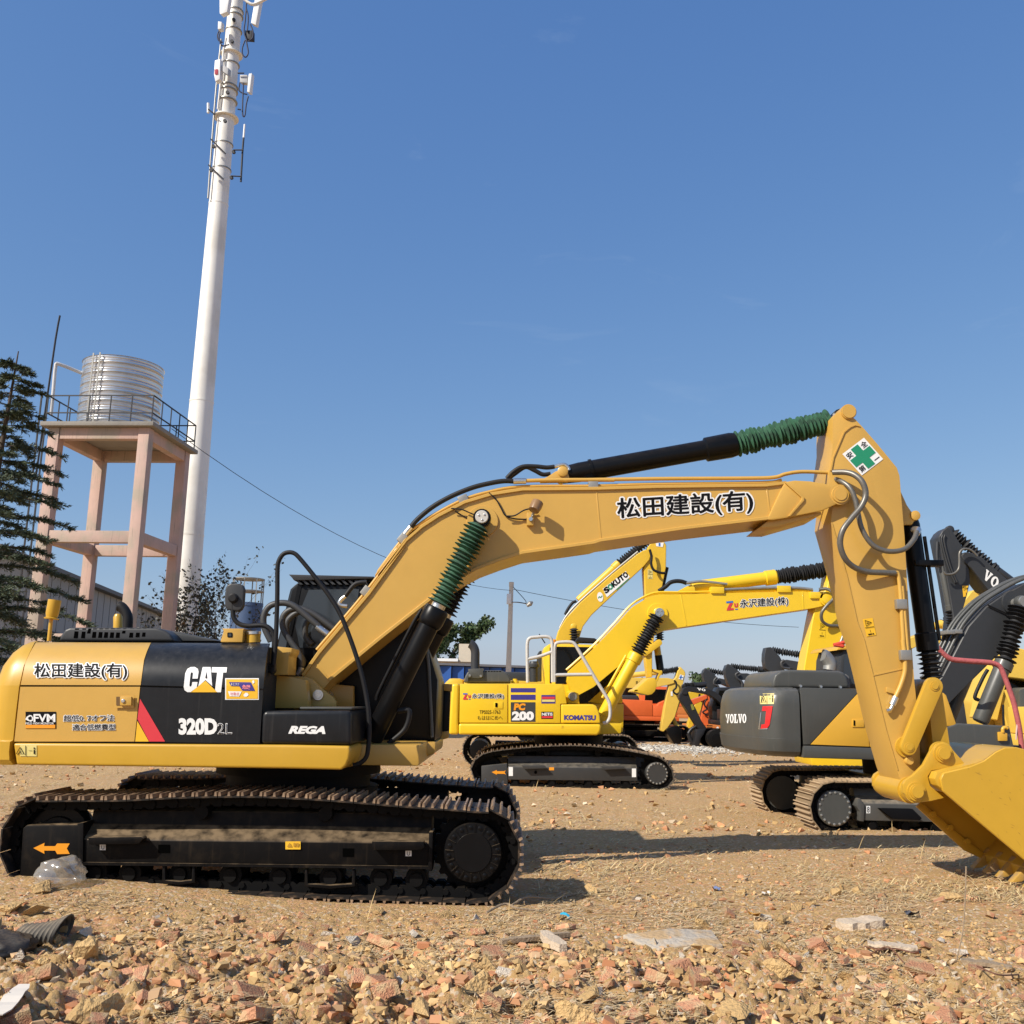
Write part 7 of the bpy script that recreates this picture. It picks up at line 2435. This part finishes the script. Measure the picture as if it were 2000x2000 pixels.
BRK = M('broken_brick', (.50, .235, .125), .9, var=.25, vscale=3, alt=(.52, .36, .19), altscale=1.3, bump=.05, bscale=9, rnd=.25)
CLD = M('dry_clod', (.50, .325, .14), .95, var=.25, vscale=3, bump=.12, bscale=5, rnd=.18)
CNC = M('pale_concrete_lump', (.60, .52, .42), .9, var=.25, vscale=3, bump=.08, bscale=7, rnd=.2)
KINDS_ = {'brick': ('brick_fragment', BRK, 'broken brick fragment lying', 'brick', 'brick fragments in the rubble'),
          'clod': ('earth_clod', CLD, 'dry tan clod of earth lying', 'clod', 'earth clods in the rubble'),
          'stone': ('concrete_lump', CNC, 'pale lump of broken concrete lying', 'stone', 'concrete lumps in the rubble')}
rg = random.Random(77)
MARKS = [(-3.6, 8.0, 'near the clear plastic bag'), (-3.0, 7.3, 'around the crushed rubber duct'), (-3.1, 6.6, 'around the black sack'),
         (-1.9, 8.1, 'along the front track'), (-.9, 8.1, 'along the front track'), (.1, 7.9, 'beside the drive sprocket'), (.3, 7.4, 'around the pale twigs'),
         (.3, 6.6, 'around the grey-brown plank'), (.9, 6.7, 'around the hollow concrete slab'), (2.4, 6.9, 'around the layered wooden block'),
         (2.5, 6.2, 'around the bleached board'), (3.4, 6.2, 'around the frayed board'), (-2.6, 5.6, 'around the whitish card scrap'),
         (-1.2, 6.6, 'in the brick-strewn patch before the track'), (-.6, 5.4, 'in the deep rubble before the track'), (1.3, 5.4, 'in the deep rubble before the hollow slab'),
         (2.6, 5.4, 'in the deep rubble before the bleached board'), (2.2, 8.2, 'on the plain dirt by the wrapper'), (4.2, 8.4, 'under the excavator bucket'), (1.5, 8.8, 'by the long boom shadow')]
spots = []


def inside_machine(x, y):
    return (y > 8.30 and x < .25 and y < 11.7) or (9.0 < y < 10.9 and 4.2 < x < 6.2)


for kind, count, smin, smax in (('brick', 295, .030, .125), ('clod', 280, .040, .18), ('stone', 115, .028, .13)):
    nm, mat, lab, cat, grp = KINDS_[kind]
    meshes = [hull_mesh(nm, 100 + i + len(kind) * 17, kind, mat) for i in range(9)]
    k = 0
    tries = 0
    while k < count and tries < 9000:
        tries += 1
        y = 4.85 + 4.6 * rg.random() ** 1.75
        x = rg.uniform(-.56, .56) * y
        if inside_machine(x, y):
            continue
        dens = float(vnoise(np.array([x / .9]), np.array([y / .9]), 21 + len(kind))[0])
        if y > 7.7 and rg.random() > .25 + (.35 if x > 1.5 else 0):
            continue
        if dens < .38 and rg.random() < .7:
            continue
        s = smin + (smax - smin) * rg.random() ** (1.6 if y < 6.4 else 2.6)
        if y > 7.4:
            s *= .7
        if any((x - a) ** 2 + (y - b) ** 2 < (.8 * (s + c)) ** 2 for a, b, c in spots):
            continue
        spots.append((x, y, s))
        z = float(ground_h(x, y))
        o = bpy.data.objects.new(nm, meshes[rg.randrange(9)])
        COL.objects.link(o)
        o.location = (x, y, z + s * .18)
        o.rotation_euler = (rg.uniform(-.5, .5), rg.uniform(-.5, .5), rg.uniform(0, 6.28))
        o.scale = (s, s * rg.uniform(.8, 1.1), s * rg.uniform(.8, 1.2))
        near = min(MARKS, key=lambda q: (q[0] - x) ** 2 + (q[1] - y) ** 2)[2]
        size = 'large' if s > smin + .55 * (smax - smin) else ('small' if s < smin + .12 * (smax - smin) else 'mid-sized')
        tag(o, '%s %s %s' % (size, lab, near), cat, grp)
        k += 1


def scatter(name, label, n, y0, y1, smin, smax, cols, seed, pw=1.6, skip=True, region=None, templ='stone'):
    r = np.random.default_rng(seed)
    T = [hull_mesh('t', seed + i, templ, None) for i in range(6)]
    geo = []
    for t in T:
        v = np.array([q.co[:] for q in t.vertices])
        f = np.array([list(p.vertices) for p in t.polygons])
        geo.append((v, f))
        bpy.data.meshes.remove(t)
    y = y0 + (y1 - y0) * r.random(n * 2) ** pw
    x = r.uniform(-.57, .57, n * 2) * y
    if region is not None:
        x, y = region(r, n * 2)
    if skip:
        ok = ~((y > 8.30) & (x < .25) & (y < 11.7))
        dn = vnoise(x / .6, y / .6, seed) > .22 + r.random(n * 2) * .6
        ok &= dn
        x, y = x[ok][:n], y[ok][:n]
    n = len(x)
    s = smin + (smax - smin) * r.random(n) ** 4
    s *= np.where((y > 7.3) & (y < 13), .55, 1.0)
    z = ground_h(x, y) + s * .25
    which = r.integers(0, 6, n)
    ang = r.uniform(0, 6.28, n)
    tilt = r.uniform(-.6, .6, n)
    ci = r.integers(0, len(cols), n)
    V, Fc, Cc, base = [], [], [], 0
    for w in range(6):
        k = np.where(which == w)[0]
        if not len(k):
            continue
        v, f = geo[w]
        ca, sa = np.cos(ang[k])[:, None], np.sin(ang[k])[:, None]
        ct, st = np.cos(tilt[k])[:, None], np.sin(tilt[k])[:, None]
        vx, vy, vz = v[None, :, 0], v[None, :, 1], v[None, :, 2]
        vy2, vz2 = vy * ct - vz * st, vy * st + vz * ct
        X = (vx * ca - vy2 * sa) * s[k][:, None] + x[k][:, None]
        Yv = (vx * sa + vy2 * ca) * s[k][:, None] + y[k][:, None]
        Zv = vz2 * s[k][:, None] + z[k][:, None]
        V.append(np.stack([X, Yv, Zv], -1).reshape(-1, 3))
        m = v.shape[0]
        Fc.append((f[None] + (np.arange(len(k)) * m)[:, None, None] + base).reshape(-1, 3))
        base += m * len(k)
        cc = np.array(cols)[ci[k]] * r.uniform(.7, 1.25, (len(k), 1))
        Cc.append(np.repeat(cc, m, 0))
    V, Fc, Cc = np.concatenate(V), np.concatenate(Fc), np.concatenate(Cc)
    me = bpy.data.meshes.new(name)
    me.vertices.add(len(V))
    me.vertices.foreach_set('co', V.reshape(-1))
    me.loops.add(Fc.size)
    me.loops.foreach_set('vertex_index', Fc.reshape(-1))
    me.polygons.add(len(Fc))
    me.polygons.foreach_set('loop_start', np.arange(0, Fc.size, 3))
    me.polygons.foreach_set('use_smooth', np.zeros(len(Fc), bool))
    me.update()
    at = me.color_attributes.new('tint', 'FLOAT_COLOR', 'POINT')
    at.data.foreach_set('color', np.concatenate([Cc, np.ones((len(Cc), 1))], 1).reshape(-1))
    me.materials.append(STUFFM)
    return tag(link(name, me, None), label, None, None, 'stuff')


STUFFM = leaf_mat('mixed_crumbs', (1, 1, 1), .95)
STUFFM.node_tree.nodes['Principled BSDF'].inputs['Specular IOR Level'].default_value = .15
COLS = [(.52, .345, .155), (.50, .32, .14), (.42, .265, .12), (.56, .385, .185), (.55, .285, .145), (.50, .24, .12), (.56, .45, .31)]
scatter('rubble_crumbs', 'small brick crumbs, pebbles and clods covering the earth', 24000, 4.6, 12.0, .006, .040, COLS, 31, 1.35)
scatter('clod_crumbs', 'tan crumbs of dry earth covering the near ground', 8000, 4.6, 8.2, .008, .055, COLS[:4], 57, 1.1, templ='clod')
scatter('brick_crumbs', 'salmon-coloured brick crumbs strewn in patches over the near rubble', 5000, 4.6, 8.0, .007, .060, [(.56, .29, .155), (.50, .25, .125), (.56, .36, .20), (.48, .21, .10), (.54, .37, .18)], 43, 1.2, templ='brick')
scatter('far_pebbles', 'loose pebbles scattered over the yard around the machines', 9000, 8.6, 34.0, .012, .09, COLS, 91, 1.3)
gp = at_ground((1330, 1463))
scatter('gravel_heap', 'heap of whitish gravel in front of the far machines', 1800, 0, 1, .04, .12, [(.46, .43, .37), (.38, .35, .3), (.55, .51, .44)], 17, 1, False,
        lambda r, n: (gp.x + r.normal(0, 1.1, n // 2), gp.y + r.normal(0, 1.6, n // 2)))


def straw(name, label, n, seed, y0, y1, ln, col, lay=.12, pw=1.3):
    r = np.random.default_rng(seed)
    y = y0 + (y1 - y0) * r.random(n * 3) ** pw
    x = r.uniform(-.57, .57, n * 3) * y
    ok = ~((y > 8.30) & (x < .25) & (y < 11.7))
    ok &= vnoise(x / .8 + 3, y / .8, seed) > .42 + .4 * r.random(n * 3)
    x, y = x[ok][:n], y[ok][:n]
    n = len(x)
    z = ground_h(x, y) + r.uniform(.002, .02, n)
    a = r.normal(.3, .9, n)
    L = ln * r.uniform(.4, 1.4, n)
    up = np.abs(r.normal(0, lay, n))
    D = np.stack([np.cos(a), np.sin(a), up], 1)
    D *= (L / np.linalg.norm(D, axis=1))[:, None]
    S = np.stack([-np.sin(a), np.cos(a), 0 * a], 1) * (r.uniform(.0012, .0028, n) * (1 + y / 14))[:, None]
    P = np.stack([x, y, z], 1)
    bend = np.stack([0 * x, 0 * x, L * .05], 1)
    v = np.stack([P - S, P + S, P + D * .55 + bend + S, P + D * .55 + bend - S, P + D], 1)
    f3 = np.array([[0, 1, 2], [0, 2, 3], [3, 2, 4]])
    F = (f3[None] + (np.arange(n) * 5)[:, None, None]).reshape(-1, 3)
    me = bpy.data.meshes.new(name)
    me.vertices.add(5 * n)
    me.vertices.foreach_set('co', v.reshape(-1))
    me.loops.add(F.size)
    me.loops.foreach_set('vertex_index', F.reshape(-1))
    me.polygons.add(len(F))
    me.polygons.foreach_set('loop_start', np.arange(0, F.size, 3))
    me.update()
    at = me.color_attributes.new('tint', 'FLOAT_COLOR', 'POINT')
    c = np.repeat(np.array(col)[None] * r.uniform(.55, 1.25, (n, 1)), 5, 0)
    at.data.foreach_set('color', np.concatenate([c, np.ones((len(c), 1))], 1).reshape(-1))
    me.materials.append(STUFFM)
    return tag(link(name, me, None), label, None, None, 'stuff')


straw('dry_straw', 'dry straw and chopped stalks lying over the near ground', 15000, 5, 4.8, 9.5, .10, (.62, .47, .27), .05)
straw('dry_grass', 'dry yellow grass lying over the yard around the tracks', 14000, 6, 9.0, 30.0, .16, (.60, .46, .24), .14)
straw('standing_stalks', 'sparse dry stalks standing among the machines', 260, 9, 8.0, 24.0, .20, (.46, .33, .16), 1.3)


# ------------------------------------------------------------------ litter one can point at
def ground_at(p, extra=0.0):
    g = at_ground(p)
    for _ in range(4):
        g = at_ground(p, float(ground_h(g.x, g.y)))
    return Vector((g.x, g.y, float(ground_h(g.x, g.y)) + extra))


def plank(name, label, cat, p0, p1, w, t, mat, seed, lift=.02, lift1=None):
    a, b = ground_at(p0, lift), ground_at(p1, lift if lift1 is None else lift1)
    rg_ = random.Random(seed)
    d = (b - a)
    s = Vector((-d.y, d.x, 0)).normalized()
    n = 7
    vs, fs = [], []
    for i in range(n + 1):
        c = a + d * (i / n) + Vector((0, 0, rg_.uniform(-.006, .006)))
        ww = w * rg_.uniform(.8, 1.1) * (.6 if i in (0, n) else 1)
        for sy, sz in ((-1, 0), (1, 0), (1, 1), (-1, 1)):
            vs.append(c + s * (sy * ww / 2) + Vector((0, 0, sz * t)))
    for i in range(n):
        for k in range(4):
            k2 = (k + 1) % 4
            fs.append((i * 4 + k, i * 4 + k2, i * 4 + 4 + k2, i * 4 + 4 + k))
    fs += [(3, 2, 1, 0), (n * 4, n * 4 + 1, n * 4 + 2, n * 4 + 3)]
    me = bpy.data.meshes.new(name)
    me.from_pydata(vs, [], fs)
    bm = bmesh.new()
    bm.from_mesh(me)
    bmesh.ops.recalc_face_normals(bm, faces=bm.faces)
    bm.to_mesh(me)
    bm.free()
    return tag(link(name, me, mat), label, cat)


WOODP = M('weathered_wood', (.30, .22, .14), .85, var=.35, vscale=20, bump=.02, bscale=50)
WOODW = M('bleached_wood', (.55, .44, .32), .85, var=.25, vscale=20, bump=.02, bscale=50)
plank('plank', 'weathered grey-brown plank lying across the brick rubble', 'plank', (978, 1852), (1112, 1838), .07, .03, WOODP, 1, .03, .035)
plank('plank', 'bleached splintered board lying flat on the rubble', 'plank', (1695, 1856), (1792, 1858), .12, .02, WOODW, 2)
plank('plank', 'layered wooden block with splintered end on the dirt', 'plank', (1640, 1812), (1722, 1806), .20, .07, WOODW, 3, -.01)
plank('plank', 'long frayed board half buried at the right of the rubble', 'plank', (1878, 1885), (1978, 1905), .10, .025, WOODP, 4, .01)
plank('plank', 'short wooden stake leaning on the rubble beside the plank', 'plank', (1062, 1838), (1100, 1868), .09, .05, WOODW, 6, .04, .02)
plank('paper_scrap', 'flat whitish scrap of card at the near edge of the rubble', 'scrap', (-8, 1992), (42, 1976), .10, .006, M('card_white', (.62, .56, .48), .8), 5, .03)


def twig(label, pts, r, lifts=.03):
    P = [ground_at(p, lifts * (1 + .8 * math.sin(i * 1.7))) for i, p in enumerate(pts)]
    return tag(tube('twig', P, r, WOODP, None, 6, 4), label, 'twig')


twig('long pale twig lying beside the front drive sprocket', [(950, 1790), (985, 1778), (1010, 1780), (1058, 1779)], .010)
twig('curved pale twig crossing the long one near the sprocket', [(1000, 1775), (1030, 1765), (1080, 1760), (1125, 1748)], .009)
twig('thin dark twig on the plain dirt right of the track shadow', [(1235, 1765), (1250, 1760), (1276, 1763)], .006)
RUST = M('rusty_wire', (.16, .07, .04), .8)
for k, (pts, lab) in enumerate((([(1690, 1862), (1720, 1872), (1750, 1868), (1785, 1878), (1800, 1866)], 'rusty bent wire under the bleached board'),
                                ([(1910, 1908), (1950, 1914), (1990, 1912)], 'rusty straight wire beside the frayed board'),
                                ([(1700, 1880), (1735, 1866), (1765, 1884)], 'rusty looped wire among pale concrete lumps'))):
    P = [ground_at(p, .04 + .02 * (i % 2)) for i, p in enumerate(pts)]
    tag(tube('wire_scrap', P, .005, RUST, None, 5, 5), lab, 'wire')
# thin dead stem standing up
g = ground_at((1868, 1880))
tag(tube('dead_stem', [g, g + Vector((.06, .0, .2)), g + Vector((.09, 0, .42)), g + Vector((.11, 0, .62))], .005, WOODP, None, 5, 4), 'thin dead reddish stem standing up from the rubble', 'plant')

# hollow-core concrete slab end
g = ground_at((1285, 1856), -.045)
hs = tag(empty('hollow_slab', Matrix.Translation(g) @ Matrix.Rotation(rad(8), 4, 'Z') @ Matrix.Rotation(rad(4), 4, 'X')), 'broken hollow-core concrete slab with row of dark holes sunk in rubble', 'slab', kind='thing')
SLABM = M('slab_concrete', (.46, .40, .32), .9, var=.3, vscale=5, alt=(.46, .31, .16), altscale=5, bump=.03, bscale=25)
prism3('slab_top', [(-.02, -.10, .055), (.20, -.04, .055), (.46, -.05, .055), (.5, .3, .055), (.2, .36, .055), (-.2, .22, .055), (-.12, .02, .055)], (0, 0, .035), SLABM, hs, .008)
prism3('slab_base', [(-.1, -.04, -.08), (.5, -.0, -.08), (.55, .4, -.08), (-.25, .3, -.08)], (0, 0, .035), SLABM, hs, .008)
for k in range(5):
    x = .08 + k * .105
    prism3('web', [(x - .018, -.05 + .04 * k * .2, -.046), (x + .018, -.05 + .04 * k * .2, -.046), (x + .018, .35, -.046), (x - .018, .35, -.046)], (0, 0, .1), SLABM, hs, .006)
for k, (x, y, s_) in enumerate(((-.22, .05, .11), (-.38, .15, .08), (-.3, -.08, .07), (.05, -.16, .09), (-.05, -.02, .10))):
    o = bpy.data.objects.new('broken_edge', hull_mesh('broken_edge', 900 + k, 'brick', SLABM))
    COL.objects.link(o)
    o.parent = hs
    o.location = (x, y, .02)
    o.scale = (s_, s_, s_ * .8)
    o.rotation_euler = (k, k * .6, k * 2)

# clear plastic bag leaning on the idler guard
g = Vector((-3.62, 8.36, float(ground_h(-3.62, 8.36))))
bm = bmesh.new()
bmesh.ops.create_icosphere(bm, subdivisions=4, radius=1)
for v in bm.verts:
    p = v.co
    n = float(vnoise(np.array([p.x * 2.2 + p.z * 1.3]), np.array([p.y * 2.2 + p.z * 2.1]), 3)[0]) + .5 * float(vnoise(np.array([p.x * 6 + p.y * 4]), np.array([p.z * 6 + p.x * 3]), 5)[0])
    v.co = p * (.72 + .36 * n)
    if v.co.z < -.5:
        v.co.z = -.5
me = from_bm(bm, 'plastic_bag')
pm = bpy.data.materials.new('clear_plastic')
pm.use_nodes = True
nt = pm.node_tree
gl = nt.nodes.new('ShaderNodeBsdfGlossy')
gl.inputs['Roughness'].default_value = .12
df = nt.nodes.new('ShaderNodeBsdfDiffuse')
df.inputs['Color'].default_value = (.55, .5, .42, 1)
trn = nt.nodes.new('ShaderNodeBsdfTransparent')
m1, m2 = nt.nodes.new('ShaderNodeMixShader'), nt.nodes.new('ShaderNodeMixShader')
m1.inputs[0].default_value = .35
m2.inputs[0].default_value = .42
nt.links.new(df.outputs[0], m1.inputs[1])
nt.links.new(gl.outputs[0], m1.inputs[2])
nt.links.new(trn.outputs[0], m2.inputs[1])
nt.links.new(m1.outputs[0], m2.inputs[2])
nt.links.new(m2.outputs[0], nt.nodes['Material Output'].inputs[0])
o = link('plastic_bag', me, pm, None, 60)
o.location = g + Vector((0, 0, .075))
o.scale = (.20, .14, .15)
o.rotation_euler = (0, -.2, .3)
tag(o, 'crumpled clear plastic bag leaning against the front idler guard', 'bag')

# crushed ribbed rubber duct and black sack at the left
g = ground_at((75, 1842))
vs, fs = [], []
A0, A1 = ground_at((35, 1850), .05), ground_at((122, 1835), .07)
dd = (A1 - A0)
n = 26
for i in range(n + 1):
    t = i / n
    c = A0 + dd * t
    fl = .055 + .055 * t ** 3
    rib = .006 * math.sin(i * math.pi) if False else (.006 if i % 3 == 0 else 0)
    for k in range(18):
        an = 2 * math.pi * k / 18
        vs.append(c + Vector((0, math.cos(an) * (.10 + .05 * t + rib), math.sin(an) * (fl + rib))) + dd.normalized() * (.03 * math.sin(an)))
for i in range(n):
    for k in range(18):
        fs.append((i * 18 + k, i * 18 + (k + 1) % 18, (i + 1) * 18 + (k + 1) % 18, (i + 1) * 18 + k))
me = bpy.data.meshes.new('rubber_duct')
me.from_pydata(vs, [], fs)
dm = M('dusty_rubber', (.09, .08, .065), .8, var=.3, dust=.7, dustcol=(.3, .23, .15))
o = link('rubber_duct', me, dm, None, 40)
so_ = o.modifiers.new('thick', 'SOLIDIFY')
so_.thickness = .008
tag(o, 'crushed dusty black rubber duct with open flared end on the ground', 'duct')
g = ground_at((18, 1868))
bm = bmesh.new()
bmesh.ops.create_icosphere(bm, subdivisions=4, radius=1)
for v in bm.verts:
    p = v.co
    n_ = float(vnoise(np.array([p.x * 2.5 + p.z * 1.7]), np.array([p.y * 2.2 - p.z * 1.1]), 13)[0]) + .4 * float(vnoise(np.array([p.x * 7 + p.y * 3]), np.array([p.z * 7]), 15)[0])
    v.co = p * (.7 + .4 * n_)
o = link('black_sack', from_bm(bm, 'black_sack'), M('black_sheeting', (.012, .011, .011), .45, dust=.2), None, 60)
o.location = g + Vector((-.06, 0, .06))
o.scale = (.24, .17, .11)
tag(o, 'crumpled black plastic sack next to the crushed duct', 'sack')
for k, (p, col, lab, s_) in enumerate((((1103, 1794), (.04, .42, .6), 'small turquoise plastic scrap in the brick rubble', .05), ((1400, 1740), (.16, .2, .34), 'small blue-grey plastic scrap on the plain dirt', .05), ((1474, 1794), (.7, .36, .06), 'orange and white food wrapper on the dirt', .06), ((1782, 1791), (.08, .08, .09), 'dark plastic shard standing in the dirt', .07), ((1495, 1748), (.7, .66, .6), 'white paper scraps on the dirt', .05))):
    g = ground_at(p)
    bm = bmesh.new()
    rgk = random.Random(k)
    W = 4
    grid = [[bm.verts.new(((i - 1.5) * s_ / 2, (j - 1.5) * s_ / 2, rgk.uniform(0, s_ * .6))) for i in range(W)] for j in range(W)]
    for j in range(W - 1):
        for i in range(W - 1):
            bm.faces.new((grid[j][i], grid[j][i + 1], grid[j + 1][i + 1], grid[j + 1][i]))
    o = link('litter_scrap', from_bm(bm, 'litter_scrap'), M('litter_%d' % k, col, .5, var=.2), None, 30)
    o.location = g + Vector((0, 0, .012))
    o.rotation_euler = (.2, .1, k)
    tag(o, lab, 'litter')
